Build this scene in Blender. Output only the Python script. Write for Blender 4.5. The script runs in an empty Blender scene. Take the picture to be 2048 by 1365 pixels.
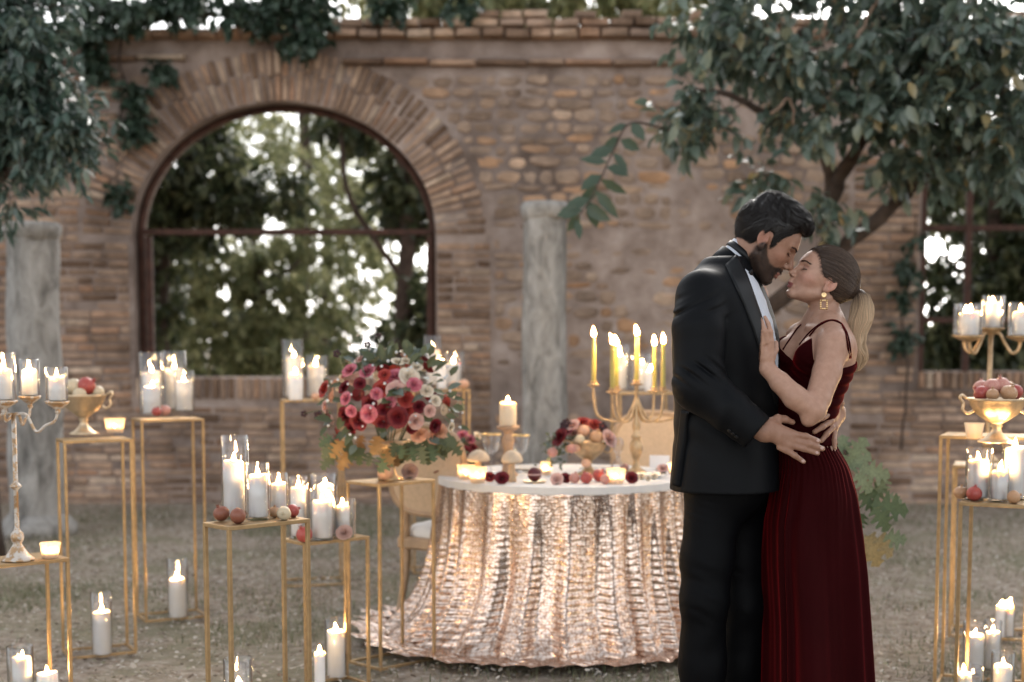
import bpy, bmesh, math, random
import numpy as np
from mathutils import Vector, Matrix

random.seed(7)
rng = np.random.default_rng(11)
SC = bpy.context.scene
COL = SC.collection
R = math.radians

# ------------------------------------------------------------------ camera
CAM_H = 1.35
PITCH = R(5.0)
FPX = 2844.4                    # focal length in pixels of the 2048 px wide photograph (50 mm)
PPY = 690 + FPX * math.tan(PITCH)   # principal point row: horizon at row 690
cam_d = bpy.data.cameras.new('camera')
cam = bpy.data.objects.new('camera', cam_d)
COL.objects.link(cam)
SC.camera = cam
cam.location = (0, 0, CAM_H)
cam.rotation_euler = (R(90) - PITCH, 0, 0)
cam_d.lens = 50.0
cam_d.sensor_width = 36.0
cam_d.shift_y = (PPY - 682.5) / 2048.0
cam_d.clip_end = 600
cam_d.dof.use_dof = True
cam_d.dof.focus_distance = 4.36
cam_d.dof.aperture_fstop = 2.0

# ------------------------------------------------------------------ sky and sun
W = bpy.data.worlds.new('World')
SC.world = W
W.use_nodes = True
wn = W.node_tree
bg = wn.nodes['Background']
sky = wn.nodes.new('ShaderNodeTexSky')
sky.sky_type = 'NISHITA'
sky.sun_disc = False
SUN_EL, SUN_ROT = R(26), R(14)
sky.sun_elevation = SUN_EL
sky.sun_rotation = SUN_ROT
sky.air_density = 1.0
sky.dust_density = 1.5
sky.ozone_density = 0.6
hs = wn.nodes.new('ShaderNodeHueSaturation')
hs.inputs['Saturation'].default_value = 0.16
wn.links.new(sky.outputs[0], hs.inputs['Color'])
wn.links.new(hs.outputs[0], bg.inputs['Color'])
bg.inputs['Strength'].default_value = 0.13

sun_d = bpy.data.lights.new('sun', 'SUN')
sun_d.energy = 0.8
sun_d.angle = R(35)
sun_d.color = (1.0, 0.93, 0.84)
sun = bpy.data.objects.new('sun', sun_d)
COL.objects.link(sun)
# direction towards the sun: rotation 0 = +Y, clockwise seen from above
sdir = Vector((math.sin(SUN_ROT) * math.cos(SUN_EL), math.cos(SUN_ROT) * math.cos(SUN_EL), math.sin(SUN_EL)))
sun.rotation_euler = sdir.to_track_quat('Z', 'Y').to_euler()
sun.location = sdir * 40

SC.view_settings.view_transform = 'Standard'
SC.view_settings.look = 'None'
SC.view_settings.exposure = 1.45
SC.view_settings.gamma = 1.0
SC.view_settings.use_curve_mapping = False
SC.render.engine = 'CYCLES'
SC.cycles.use_denoising = True
SC.cycles.max_bounces = 8
SC.cycles.transparent_max_bounces = 32
SC.cycles.sample_clamp_indirect = 4.0
SC.cycles.caustics_reflective = False
SC.cycles.caustics_refractive = False

# ------------------------------------------------------------------ measuring: photograph pixel -> place
CP, SP = math.cos(PITCH), math.sin(PITCH)
def ray(px, py):
    u = (px - 1024.0) / FPX
    v = (PPY - py) / FPX
    return Vector((u, CP + v * SP, v * CP - SP))
def P(px, py, Y):
    d = ray(px, py)
    t = Y / d.y
    return Vector((d.x * t, Y, CAM_H + d.z * t))
def G(px, py, z=0.0):
    d = ray(px, py)
    t = (z - CAM_H) / d.z
    return Vector((d.x * t, d.y * t, z))

# ------------------------------------------------------------------ mesh helpers
def mesh_np(name, V, F):
    """V (n,3), F (m,k) uniform faces or list of such arrays"""
    if not isinstance(F, list):
        F = [F]
    F = [np.asarray(f, dtype=np.int32) for f in F if len(f)]
    V = np.asarray(V, dtype=np.float32)
    me = bpy.data.meshes.new(name)
    me.vertices.add(len(V))
    me.vertices.foreach_set('co', V.ravel())
    nl = sum(f.size for f in F)
    me.loops.add(nl)
    me.loops.foreach_set('vertex_index', np.concatenate([f.ravel() for f in F]))
    npoly = sum(len(f) for f in F)
    me.polygons.add(npoly)
    tot = np.concatenate([np.full(len(f), f.shape[1], dtype=np.int32) for f in F])
    st = np.concatenate([[0], np.cumsum(tot)[:-1]]).astype(np.int32)
    me.polygons.foreach_set('loop_start', st)
    me.polygons.foreach_set('loop_total', tot)
    me.update(calc_edges=True)
    me.validate()
    return me

def smooth(me, on=True):
    me.polygons.foreach_set('use_smooth', np.full(len(me.polygons), on, dtype=bool))
    me.update()
    return me

class MB:
    def __init__(s):
        s.v = []
        s.f = []
    def add(s, V, F):
        o = len(s.v)
        s.v.extend([tuple(x) for x in V])
        s.f.extend([tuple(i + o for i in f) for f in F])
        return s
    def box(s, c, d, rot=None, bev=0.0):
        hx, hy, hz = d[0] / 2, d[1] / 2, d[2] / 2
        bm = bmesh.new()
        bmesh.ops.create_cube(bm, size=1.0)
        for v in bm.verts:
            v.co = Vector((v.co.x * d[0], v.co.y * d[1], v.co.z * d[2]))
        if bev > 0:
            bmesh.ops.bevel(bm, geom=list(bm.edges), offset=bev, segments=1, affect='EDGES')
        bm.verts.index_update()
        M = rot if rot is not None else Matrix.Identity(3)
        c = Vector(c)
        V = [M @ v.co + c for v in bm.verts]
        F = [[v.index for v in f.verts] for f in bm.faces]
        bm.free()
        return s.add(V, F)
    def tube(s, pts, rad, n=8, cap=True, up=None):
        pts = [Vector(p) for p in pts]
        m = len(pts)
        if not hasattr(rad, '__len__'):
            rad = [rad] * m
        V, F = [], []
        prev = None
        for i, p in enumerate(pts):
            if i == 0:
                t = pts[1] - pts[0]
            elif i == m - 1:
                t = pts[-1] - pts[-2]
            else:
                t = pts[i + 1] - pts[i - 1]
            t.normalize()
            if prev is None:
                a = up if up is not None else (Vector((0, 0, 1)) if abs(t.z) < 0.9 else Vector((1, 0, 0)))
                x = t.cross(a).normalized()
            else:
                x = (prev - t * prev.dot(t))
                if x.length < 1e-6:
                    x = t.orthogonal()
                x.normalize()
            y = t.cross(x)
            prev = x
            for k in range(n):
                an = 2 * math.pi * k / n
                V.append(p + (x * math.cos(an) + y * math.sin(an)) * rad[i])
        for i in range(m - 1):
            for k in range(n):
                k2 = (k + 1) % n
                F.append((i * n + k, i * n + k2, (i + 1) * n + k2, (i + 1) * n + k))
        if cap:
            F.append(tuple(reversed(range(n))))
            F.append(tuple((m - 1) * n + k for k in range(n)))
        return s.add(V, F)
    def lathe(s, prof, n=24, c=(0, 0, 0), closed=False, M=None):
        c = Vector(c)
        V, F = [], []
        for r, z in prof:
            for k in range(n):
                a = 2 * math.pi * k / n
                p = Vector((r * math.cos(a), r * math.sin(a), z))
                if M is not None:
                    p = M @ p
                V.append(p + c)
        m = len(prof)
        for i in range(m - 1):
            for k in range(n):
                k2 = (k + 1) % n
                F.append((i * n + k, i * n + k2, (i + 1) * n + k2, (i + 1) * n + k))
        if closed:
            for k in range(n):
                k2 = (k + 1) % n
                F.append(((m - 1) * n + k, (m - 1) * n + k2, k2, k))
        else:
            if prof[0][0] > 1e-5:
                F.append(tuple(reversed(range(n))))
            if prof[-1][0] > 1e-5:
                F.append(tuple((m - 1) * n + k for k in range(n)))
        return s.add(V, F)
    def sphere(s, c, r, n=14, m=9, M=None):
        if not hasattr(r, '__len__'):
            r = (r, r, r)
        c = Vector(c)
        V = [Vector((0, 0, -r[2]))]
        for i in range(1, m):
            th = math.pi * i / m - math.pi / 2
            for k in range(n):
                a = 2 * math.pi * k / n
                V.append(Vector((r[0] * math.cos(th) * math.cos(a), r[1] * math.cos(th) * math.sin(a), r[2] * math.sin(th))))
        V.append(Vector((0, 0, r[2])))
        F = []
        for k in range(n):
            F.append((0, 1 + (k + 1) % n, 1 + k))
        for i in range(m - 2):
            for k in range(n):
                k2 = (k + 1) % n
                F.append((1 + i * n + k, 1 + i * n + k2, 1 + (i + 1) * n + k2, 1 + (i + 1) * n + k))
        b = 1 + (m - 2) * n
        for k in range(n):
            F.append((b + k, b + (k + 1) % n, len(V) - 1))
        if M is not None:
            V = [M @ v for v in V]
        return s.add([v + c for v in V], F)
    def mesh(s, name, sm=True):
        me = bpy.data.meshes.new(name)
        me.from_pydata(s.v, [], s.f)
        me.update()
        if sm:
            smooth(me)
        return me

def link(name, me, mat, parent=None, loc=None, rot=None, scale=None):
    o = bpy.data.objects.new(name, me)
    COL.objects.link(o)
    if mat is not None and me is not None and len(me.materials) == 0:
        me.materials.append(mat)
    if parent is not None:
        o.parent = parent
    if loc is not None:
        o.location = loc
    if rot is not None:
        o.rotation_euler = rot
    if scale is not None:
        o.scale = scale
    return o

def part(name, mb, mat, parent, sm=True, **k):
    me = mb.mesh(name, sm) if isinstance(mb, MB) else mb
    return link(name, me, mat, parent, **k)

def tag(o, label=None, cat=None, group=None, kind=None):
    if label: o['label'] = label
    if cat: o['category'] = cat
    if group: o['group'] = group
    if kind: o['kind'] = kind
    return o

def thing(name, label, cat, loc=(0, 0, 0), rz=0.0, group=None):
    o = bpy.data.objects.new(name, None)
    o.empty_display_size = 0.1
    COL.objects.link(o)
    o.location = loc
    o.rotation_euler = (0, 0, rz)
    return tag(o, label, cat, group)

def copy_thing(src, label, loc, rz=0.0, group=None, scale=None):
    def cp(o, par):
        c = o.copy()
        COL.objects.link(c)
        c.parent = par
        for ch in KIDS.get(o.name, []) or o.children:
            cp(ch, c)
        return c
    c = cp(src, None)
    c.location = loc
    c.rotation_euler = (0, 0, rz)
    if scale: c.scale = (scale,) * 3 if not hasattr(scale, '__len__') else scale
    c['label'] = label
    if group: c['group'] = group
    return c
KIDS = {}

def autosmooth(o, ang=40):
    me = o.data
    smooth(me)
    try:
        me.set_sharp_from_angle(angle=R(ang))
    except Exception:
        pass
    return o

# ------------------------------------------------------------------ material helpers
def new_mat(name):
    m = bpy.data.materials.new(name)
    m.use_nodes = True
    return m, m.node_tree.nodes, m.node_tree.links, m.node_tree.nodes['Principled BSDF']

def ramp(N, L, fac, stops):
    r = N.new('ShaderNodeValToRGB')
    e = r.color_ramp.elements
    while len(e) > 1:
        e.remove(e[-1])
    e[0].position = stops[0][0]
    e[0].color = (*stops[0][1], 1)
    for p, c in stops[1:]:
        x = e.new(p)
        x.color = (*c, 1)
    if fac is not None:
        L.new(fac, r.inputs[0])
    return r

def noise(N, L, scale, detail=4, rough=0.55, vec=None, dist=0.0):
    n = N.new('ShaderNodeTexNoise')
    n.inputs['Scale'].default_value = scale
    n.inputs['Detail'].default_value = detail
    n.inputs['Roughness'].default_value = rough
    n.inputs['Distortion'].default_value = dist
    if vec is not None:
        L.new(vec, n.inputs['Vector'])
    return n

def mixc(N, L, a, b, fac, mode='MIX'):
    m = N.new('ShaderNodeMix')
    m.data_type = 'RGBA'
    m.blend_type = mode
    for idx, val in ((0, fac), (6, a), (7, b)):
        if hasattr(val, 'is_output'):
            L.new(val, m.inputs[idx])
        elif idx == 0:
            m.inputs[0].default_value = val
        else:
            m.inputs[idx].default_value = (*val, 1)
    return m.outputs[2]

def bump(N, L, h, strength=0.3, dist=0.01, bsdf=None, normal=None):
    b = N.new('ShaderNodeBump')
    b.inputs['Strength'].default_value = strength
    b.inputs['Distance'].default_value = dist
    L.new(h, b.inputs['Height'])
    if normal is not None:
        L.new(normal, b.inputs['Normal'])
    if bsdf is not None:
        L.new(b.outputs[0], bsdf.inputs['Normal'])
    return b.outputs[0]

def objco(N):
    return N.new('ShaderNodeTexCoord').outputs['Object']

def simple(name, col, rough=0.5, metal=0.0, var=0.12, scale=20, bmp=0.0, spec=0.5):
    m, N, L, B = new_mat(name)
    n = noise(N, L, scale, 5, 0.6, objco(N))
    lo = tuple(max(0, c * (1 - var)) for c in col)
    hi = tuple(min(1, c * (1 + var)) for c in col)
    r = ramp(N, L, n.outputs[0], [(0.3, lo), (0.7, hi)])
    L.new(r.outputs[0], B.inputs['Base Color'])
    B.inputs['Roughness'].default_value = rough
    B.inputs['Metallic'].default_value = metal
    B.inputs['Specular IOR Level'].default_value = spec
    if bmp:
        bump(N, L, n.outputs[0], bmp, 0.004, B)
    return m

# ================================================================== SETTING
# ---- ground
def mat_ground():
    m, N, L, B = new_mat('ground_soil')
    co = objco(N)
    n1 = noise(N, L, 0.9, 7, 0.65, co, 0.6)
    n2 = noise(N, L, 14, 6, 0.7, co)
    n3 = noise(N, L, 90, 4, 0.7, co)
    soil = ramp(N, L, n2.outputs[0], [(0.28, (0.16, 0.12, 0.09)), (0.5, (0.38, 0.315, 0.255)), (0.72, (0.60, 0.53, 0.455))])
    moss = ramp(N, L, n3.outputs[0], [(0.3, (0.14, 0.14, 0.08)), (0.7, (0.33, 0.305, 0.205))])
    f = ramp(N, L, n1.outputs[0], [(0.47, (0, 0, 0)), (0.6, (0.75, 0.75, 0.75))])
    c = mixc(N, L, soil.outputs[0], moss.outputs[0], f.outputs[0])
    L.new(c, B.inputs['Base Color'])
    B.inputs['Roughness'].default_value = 0.95
    B.inputs['Specular IOR Level'].default_value = 0.2
    b1 = bump(N, L, n2.outputs[0], 0.6, 0.03)
    bump(N, L, n3.outputs[0], 0.7, 0.012, B, b1)
    return m
M_ground = mat_ground()
xs = np.concatenate([np.linspace(-300, -9, 8), np.linspace(-8, 8, 81), np.linspace(9, 300, 8)])
ys = np.concatenate([np.linspace(-60, -2, 6), np.linspace(-1, 14, 76), np.linspace(15, 400, 12)])
gx, gy = np.meshgrid(xs, ys, indexing='ij')
near = (np.abs(gx) < 8) & (gy > 2.5) & (gy < 12)
gz = np.where(near, 0.012 * np.sin(gx * 2.3 + 1) * np.cos(gy * 1.9) - 0.012, -0.012)
Vg = np.stack([gx, gy, gz], -1).reshape(-1, 3)
nx_, ny_ = gx.shape
ii, jj = np.meshgrid(np.arange(nx_ - 1), np.arange(ny_ - 1), indexing='ij')
q = (ii * ny_ + jj).ravel()
Fg = np.stack([q, q + ny_, q + ny_ + 1, q + 1], -1)
g = link('ground', smooth(mesh_np('ground', Vg, Fg)), M_ground)
tag(g, kind='structure')

# ---- leaf litter, pebbles and thin grass on the ground (uncountable)
def scatter_plates(name, n, smin, smax, cols, seed, xr=(-6, 6), yr=(3.2, 12.0), lift=0.02, dens=None):
    r = np.random.default_rng(seed)
    x = r.uniform(xr[0], xr[1], n)
    y = yr[0] + (yr[1] - yr[0]) * r.random(n) ** 1.15
    s = r.uniform(smin, smax, n)
    a = r.uniform(0, 6.283, n)
    k = 5
    V = np.zeros((n, k + 1, 3))
    tilt = r.normal(0, 0.35, (n, 2))
    for i in range(k):
        an = a + i * 2 * np.pi / k
        rad = s * r.uniform(0.55, 1.2, n)
        dx, dy = np.cos(an) * rad, np.sin(an) * rad * r.uniform(0.5, 1, n)
        V[:, i, 0] = x + dx
        V[:, i, 1] = y + dy
        V[:, i, 2] = dx * tilt[:, 0] + dy * tilt[:, 1]
    V[:, k, 0] = x
    V[:, k, 1] = y
    V[:, k, 2] = s * 0.35
    V[:, :, 2] += (0.004 + lift * r.random(n) ** 3)[:, None] - 0.006
    b = np.arange(n) * (k + 1)
    F = np.concatenate([np.stack([b + i, b + (i + 1) % k, b + k], -1) for i in range(k)])
    m, N, L, B = new_mat(name + '_material')
    g_ = N.new('ShaderNodeNewGeometry')
    rr = ramp(N, L, g_.outputs['Random Per Island'], cols)
    rr.color_ramp.interpolation = 'CONSTANT'
    L.new(rr.outputs[0], B.inputs['Base Color'])
    B.inputs['Roughness'].default_value = 0.85
    o = link(name, mesh_np(name, V.reshape(-1, 3), F), m)
    return o
o = scatter_plates('leaf_litter', 80000, 0.004, 0.014,
                   [(0, (0.22, 0.17, 0.125)), (0.25, (0.36, 0.31, 0.26)), (0.5, (0.48, 0.43, 0.37)), (0.68, (0.60, 0.55, 0.49)),
                    (0.82, (0.27, 0.26, 0.17)), (0.92, (0.15, 0.105, 0.075))], 3, lift=.03)
tag(o, 'pale dry leaf litter and gravel strewn over the soil', 'leaf litter', kind='stuff')
def grass_blades(n, seed):
    r = np.random.default_rng(seed)
    cx = r.uniform(-5.5, 5.5, 260)
    cy = 3.6 + 8 * r.random(260)
    ci = r.integers(0, 260, n)
    x = cx[ci] + r.normal(0, 0.22, n)
    y = cy[ci] + r.normal(0, 0.15, n)
    keep = y < 11.9
    x, y = x[keep], y[keep]
    n = len(x)
    h = r.uniform(0.012, 0.05, n)
    a = r.uniform(0, 6.283, n)
    w = r.uniform(0.0015, 0.003, n)
    le = r.uniform(0.3, 1.4, n) * h
    V = np.zeros((n, 3, 3))
    V[:, 0] = np.stack([x - np.sin(a) * w, y + np.cos(a) * w, np.full(n, -0.012)], -1)
    V[:, 1] = np.stack([x + np.sin(a) * w, y - np.cos(a) * w, np.full(n, -0.012)], -1)
    V[:, 2] = np.stack([x + np.cos(a) * le, y + np.sin(a) * le, h], -1)
    m, N, L, B = new_mat('grass_material')
    g_ = N.new('ShaderNodeNewGeometry')
    rr = ramp(N, L, g_.outputs['Random Per Island'], [(0, (0.10, 0.13, 0.06)), (0.5, (0.16, 0.175, 0.09)), (1, (0.24, 0.22, 0.13))])
    L.new(rr.outputs[0], B.inputs['Base Color'])
    B.inputs['Roughness'].default_value = 0.7
    o = link('grass', mesh_np('grass', V.reshape(-1, 3), np.arange(n * 3).reshape(-1, 3)), m)
    tag(o, 'sparse short grass growing in patches of the bare garden soil', 'grass', kind='stuff')
grass_blades(42000, 5)

# ---- garden wall
WY = 12.2                                       # front face of the wall
def wx(px): return P(px, 690, WY).x
def wz(py): return P(1024, py, WY).z
WALL_TOP = wz(78)
AX, AHW = (wx(268) + wx(872)) / 2, (wx(872) - wx(268)) / 2
ASP, ACR, ASILL = wz(470), wz(203), wz(756)
ARISE = ACR - ASP
RX0 = wx(1838)
RAX, RHW = RX0 + 1.25, 1.25                     # the opening at the right edge
RSP = wz(300)
RRISE = 0.75
RSILL = wz(744)
RING = 0.44
def arch_in(x, z, cx, hw, sp, rise, sill, grow=0.0):
    if z < sill - 0.0: return False
    dx = abs(x - cx)
    if z <= sp: return dx < hw + grow * 0
    return (dx / (hw + grow)) ** 2 + ((z - sp) / (rise + grow)) ** 2 < 1
def opening(x, z, grow=0.0):
    a = arch_in(x, z, AX, AHW, ASP, ARISE, ASILL, 0) or arch_in(x, z, RAX, RHW, RSP, RRISE, RSILL, 0)
    return a
def ringzone(x, z):
    for (cx, hw, sp, rise) in ((AX, AHW, ASP, ARISE), (RAX, RHW, RSP, RRISE)):
        if z > sp and ((x - cx) / (hw + RING)) ** 2 + ((z - sp) / (rise + RING)) ** 2 < 1:
            return True
    return False

M_mortar = None
def mat_masonry(name, stops, island, dark=0.5, rough=0.9, nsc=9):
    m, N, L, B = new_mat(name)
    co = N.new('ShaderNodeNewGeometry')
    if island:
        rnd = co.outputs['Random Per Island']
    else:
        rnd = N.new('ShaderNodeObjectInfo').outputs['Random']
    r1 = ramp(N, L, rnd, stops)
    n = noise(N, L, nsc, 6, 0.65, co.outputs['Position'])
    n2 = noise(N, L, 1.3, 3, 0.6, co.outputs['Position'])
    r2 = ramp(N, L, n.outputs[0], [(0.25, (dark, dark, dark)), (0.75, (1.25, 1.22, 1.2))])
    c = mixc(N, L, r1.outputs[0], r2.outputs[0], 1.0, 'MULTIPLY')
    r3 = ramp(N, L, n2.outputs[0], [(0.32, (0.45, 0.42, 0.40)), (0.5, (0.9, 0.88, 0.86)), (0.68, (1.22, 1.2, 1.18))])
    c = mixc(N, L, c, r3.outputs[0], 0.8, 'MULTIPLY')
    L.new(c, B.inputs['Base Color'])
    B.inputs['Roughness'].default_value = rough
    B.inputs['Specular IOR Level'].default_value = 0.2
    bump(N, L, n.outputs[0], 0.8, 0.02, B)
    return m
BR = [(0, (0.200, 0.131, 0.092)), (0.2, (0.340, 0.237, 0.172)), (0.45, (0.434, 0.314, 0.241)), (0.65, (0.512, 0.375, 0.277)), (0.82, (0.417, 0.253, 0.166)), (1, (0.587, 0.474, 0.374))]
ST = [(0, (0.285, 0.210, 0.160)), (0.3, (0.413, 0.312, 0.244)), (0.55, (0.478, 0.358, 0.274)), (0.74, (0.351, 0.273, 0.220)), (0.88, (0.525, 0.319, 0.189)), (1, (0.573, 0.451, 0.357))]
M_brick = mat_masonry('old_brick', BR, False)
M_brick_i = mat_masonry('old_brick_fill', BR, True)
M_stone = mat_masonry('rubble_stone', ST, False, 0.6, 0.9, 6)
M_stone_i = mat_masonry('rubble_stone_fill', ST, True, 0.6, 0.9, 6)
def mat_mortar():
    m, N, L, B = new_mat('lime_mortar')
    co = N.new('ShaderNodeNewGeometry').outputs['Position']
    n = noise(N, L, 4, 7, 0.65, co)
    n2 = noise(N, L, 0.7, 4, 0.6, co)
    n3 = noise(N, L, 30, 4, 0.7, co)
    a = ramp(N, L, n.outputs[0], [(0.3, (0.25, 0.19, 0.16)), (0.55, (0.43, 0.35, 0.31)), (0.75, (0.55, 0.475, 0.44))])
    b = ramp(N, L, n2.outputs[0], [(0.35, (0.45, 0.43, 0.42)), (0.62, (1.08, 1.05, 1.03))])
    c = mixc(N, L, a.outputs[0], b.outputs[0], 1.0, 'MULTIPLY')
    L.new(c, B.inputs['Base Color'])
    B.inputs['Roughness'].default_value = 0.95
    B.inputs['Specular IOR Level'].default_value = 0.15
    b1 = bump(N, L, n.outputs[0], 0.6, 0.05)
    bump(N, L, n3.outputs[0], 0.5, 0.01, B, b1)
    return m
M_mortar = mat_mortar()

wall = thing('garden_wall', 'old brick and rubble garden wall with an arched opening and worn coping', 'wall', (0, WY, 0))
# wall body: outline strips following the two arched openings (front at y=0.03, back at y=0.5)
def wall_body():
    mb = MB()
    z0, z1 = -0.1, wz(62)
    xsn = [-8.0]
    def col(x0, x1, segs):
        for (lo0, hi0, lo1, hi1) in segs:
            V = [(x0, 0.014, lo0), (x1, 0.014, lo1), (x1, 0.014, hi1), (x0, 0.014, hi0), (x0, 0.5, lo0), (x1, 0.5, lo1), (x1, 0.5, hi1), (x0, 0.5, hi0)]
            mb.add(V, [(0, 1, 2, 3), (5, 4, 7, 6), (3, 2, 6, 7), (1, 0, 4, 5)])
    def top(x, cx, hw, sp, rise):
        t = min(1, abs(x - cx) / hw)
        return sp + rise * math.sqrt(max(0, 1 - t * t))
    def side(x, sill, sp):   # jamb face
        mb.add([(x, 0.014, sill), (x, 0.5, sill), (x, 0.5, sp), (x, 0.014, sp)], [(0, 1, 2, 3)])
    col(-22, AX - AHW, [(z0, z1, z0, z1)])
    n = 40
    for (cx, hw, sp, rise, sill, ) in ((AX, AHW, ASP, ARISE, ASILL), (RAX, RHW, RSP, RRISE, RSILL)):
        ts = [-math.cos(math.pi * i / n) for i in range(n + 1)]
        for i in range(n):
            xa, xb = cx + hw * ts[i], cx + hw * ts[i + 1]
            col(xa, xb, [(z0, sill, z0, sill), (top(xa, cx, hw, sp, rise), z1, top(xb, cx, hw, sp, rise), z1)])
        side(cx - hw, sill, sp)
        side(cx + hw, sill, sp)
    col(AX + AHW, RAX - RHW, [(z0, z1, z0, z1)])
    col(RAX + RHW, 22.0, [(z0, z1, z0, z1)])
    return mb
part('wall_body', wall_body(), M_mortar, wall, sm=False)

# unit pieces (1 x 1 x 1, front at y=-0.5) reused by every brick and stone
def unit_brick(seed):
    r = random.Random(seed)
    j = lambda s: r.uniform(-s, s)
    cx, cz = 0.035, 0.16
    back = [(-.5, .5, -.5), (.5, .5, -.5), (.5, .5, .5), (-.5, .5, .5)]
    side_ = [(-.5 + j(.01), -.35, -.5 + j(.05)), (.5 + j(.01), -.35, -.5 + j(.05)), (.5 + j(.01), -.35, .5 + j(.05)), (-.5 + j(.01), -.35, .5 + j(.05))]
    fr = [(-.5 + cx + j(.02), -.5 + j(.08), -.5 + cz + j(.06)), (.5 - cx + j(.02), -.5 + j(.08), -.5 + cz + j(.06)),
          (.5 - cx + j(.02), -.5 + j(.08), .5 - cz + j(.06)), (-.5 + cx + j(.02), -.5 + j(.08), .5 - cz + j(.06))]
    V = back + side_ + fr
    F = [(3, 2, 1, 0)]
    for i in range(4):
        k = (i + 1) % 4
        F.append((i, k, 4 + k, 4 + i))
        F.append((4 + i, 4 + k, 8 + k, 8 + i))
    F.append((8, 9, 10, 11))
    return V, F
def unit_stone(seed):
    r = random.Random(seed)
    n = 9
    V, F = [], []
    ph = r.uniform(0, 6.28)
    sq = r.uniform(0.62, 0.95)
    for ring_, (s, y) in enumerate(((1.0, 0.5), (1.0, -0.3), (0.9, -0.45), (0.55, -0.5))):
        rr = random.Random(seed * 7 + 1)
        for k in range(n):
            a = ph + 2 * math.pi * k / n
            ca, sa = math.cos(a), math.sin(a)
            m = max(abs(ca), abs(sa))
            rad = 0.5 * ((1 - sq) + sq / m) * rr.uniform(0.82, 1.08)
            V.append((ca * rad * s, y + (r.uniform(-.05, .05) if ring_ >= 2 else 0), sa * rad * s))
    for ring_ in range(3):
        for k in range(n):
            k2 = (k + 1) % n
            F.append((ring_ * n + k, ring_ * n + k2, (ring_ + 1) * n + k2, (ring_ + 1) * n + k))
    F.append(tuple(3 * n + k for k in range(n)))
    return V, F
UB = [unit_brick(s) for s in range(8)]
US = [unit_stone(s + 50) for s in range(10)]
def fix(uf):
    V, F = uf
    me = bpy.data.meshes.new('piece')
    me.from_pydata(V, [], F)
    bm = bmesh.new(); bm.from_mesh(me)
    bmesh.ops.recalc_face_normals(bm, faces=bm.faces)
    bm.to_mesh(me); bm.free()
    return me
def pieces_mesh(units, mat):
    out = []
    for u in units:
        me = fix(u)
        me.name = 'masonry_piece'
        me.materials.append(mat)
        out.append(me)
    return out
BM_ = pieces_mesh(UB, M_brick)
SM_ = pieces_mesh(US, M_stone)
pieces = {'brick': [], 'stone': [], 'voussoir': [], 'coping_brick': [], 'sill_brick': [], 'string_course_tile': []}
def add_piece(kind, x, z, w, h, d=0.07, proud=0.0, ang=0.0, y=None):
    # piece centre (x, z), front face at -proud
    pieces[kind].append((x, (d / 2 - proud) if y is None else y, z, w, d, h, ang))

def zone(x, z):
    if z > wz(138) or z < -0.05: return None
    if opening(x, z) or ringzone(x, z): return None
    px = 1024 + x / WY * FPX
    py = 690 - (z - CAM_H) / WY * FPX
    if AX - AHW - 0.02 < x < AX + AHW + 0.02 and ASILL - 0.2 < z < ASILL: return None
    if RAX - RHW - 0.02 < x < RAX + RHW + 0.02 and RSILL - 0.17 < z < RSILL: return None
    if px < 268:
        return 'brick' if py > 380 else ('stone' if px < 200 else 'brick')
    if px < 872:
        return 'brick' if py > 800 else 'stone'
    if px < 985 and py > 420 + 30 * math.sin(z * 9):
        return 'brick'
    if px < 1345 and py < 470:
        return 'stone'
    if px < 1700:
        q_ = math.sin(x * 3.1 + 1.3) + math.sin(z * 4.3 + x) + 0.8 * math.sin(x * 7 + z * 5)
        return 'stone' if q_ > 0.15 else 'sunk'       # plaster over the rubble
    return 'brick'
def fill(kind, z0, z1, hfun, lfun, gap, d, proud):
    z = z0
    while z < z1:
        h = hfun()
        x = -7.6
        run = None
        while x < 8.6:
            ok = zone(x, z + 0.01) == kind and zone(x, z + h - 0.01) == kind
            if ok and run is None:
                run = x
            if (not ok or x + 0.02 >= 8.6) and run is not None:
                a, b = run, x - 0.02
                run = None
                while b - a > 0.05:
                    l = min(lfun(), b - a)
                    if b - a - l < 0.09: l = b - a
                    pr = random.uniform(*proud)
                    if kind == 'sunk' and random.random() < .5:
                        a += l; continue
                    if kind != 'brick':
                        hh = h * random.uniform(0.78, 1.12)
                        add_piece('stone', a + l / 2, z + h / 2 + random.uniform(-.015, .015), max(0.05, l - gap * random.uniform(.4, 1.6)), hh - gap * 0.6, d, pr, random.uniform(-.1, .1))
                    else:
                        if random.random() < 0.97:
                            add_piece('brick', a + l / 2, z + h / 2, l - gap, h - gap, d, pr, random.uniform(-.015, .015))
                    a += l
            x += 0.02
        z += h
fill('brick', -0.05, WALL_TOP, lambda: random.uniform(0.062, 0.078), lambda: random.choice([.14, .26, .28, .3, .22]) * random.uniform(.9, 1.1), 0.014, 0.09, (-0.010, 0.008))
fill('stone', -0.05, WALL_TOP, lambda: random.uniform(0.06, 0.125), lambda: random.uniform(0.09, 0.30), 0.014, 0.10, (-0.010, 0.012))
fill('sunk', -0.05, WALL_TOP, lambda: random.uniform(0.07, 0.16), lambda: random.uniform(0.10, 0.36), 0.016, 0.10, (-0.017, -0.006))
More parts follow.
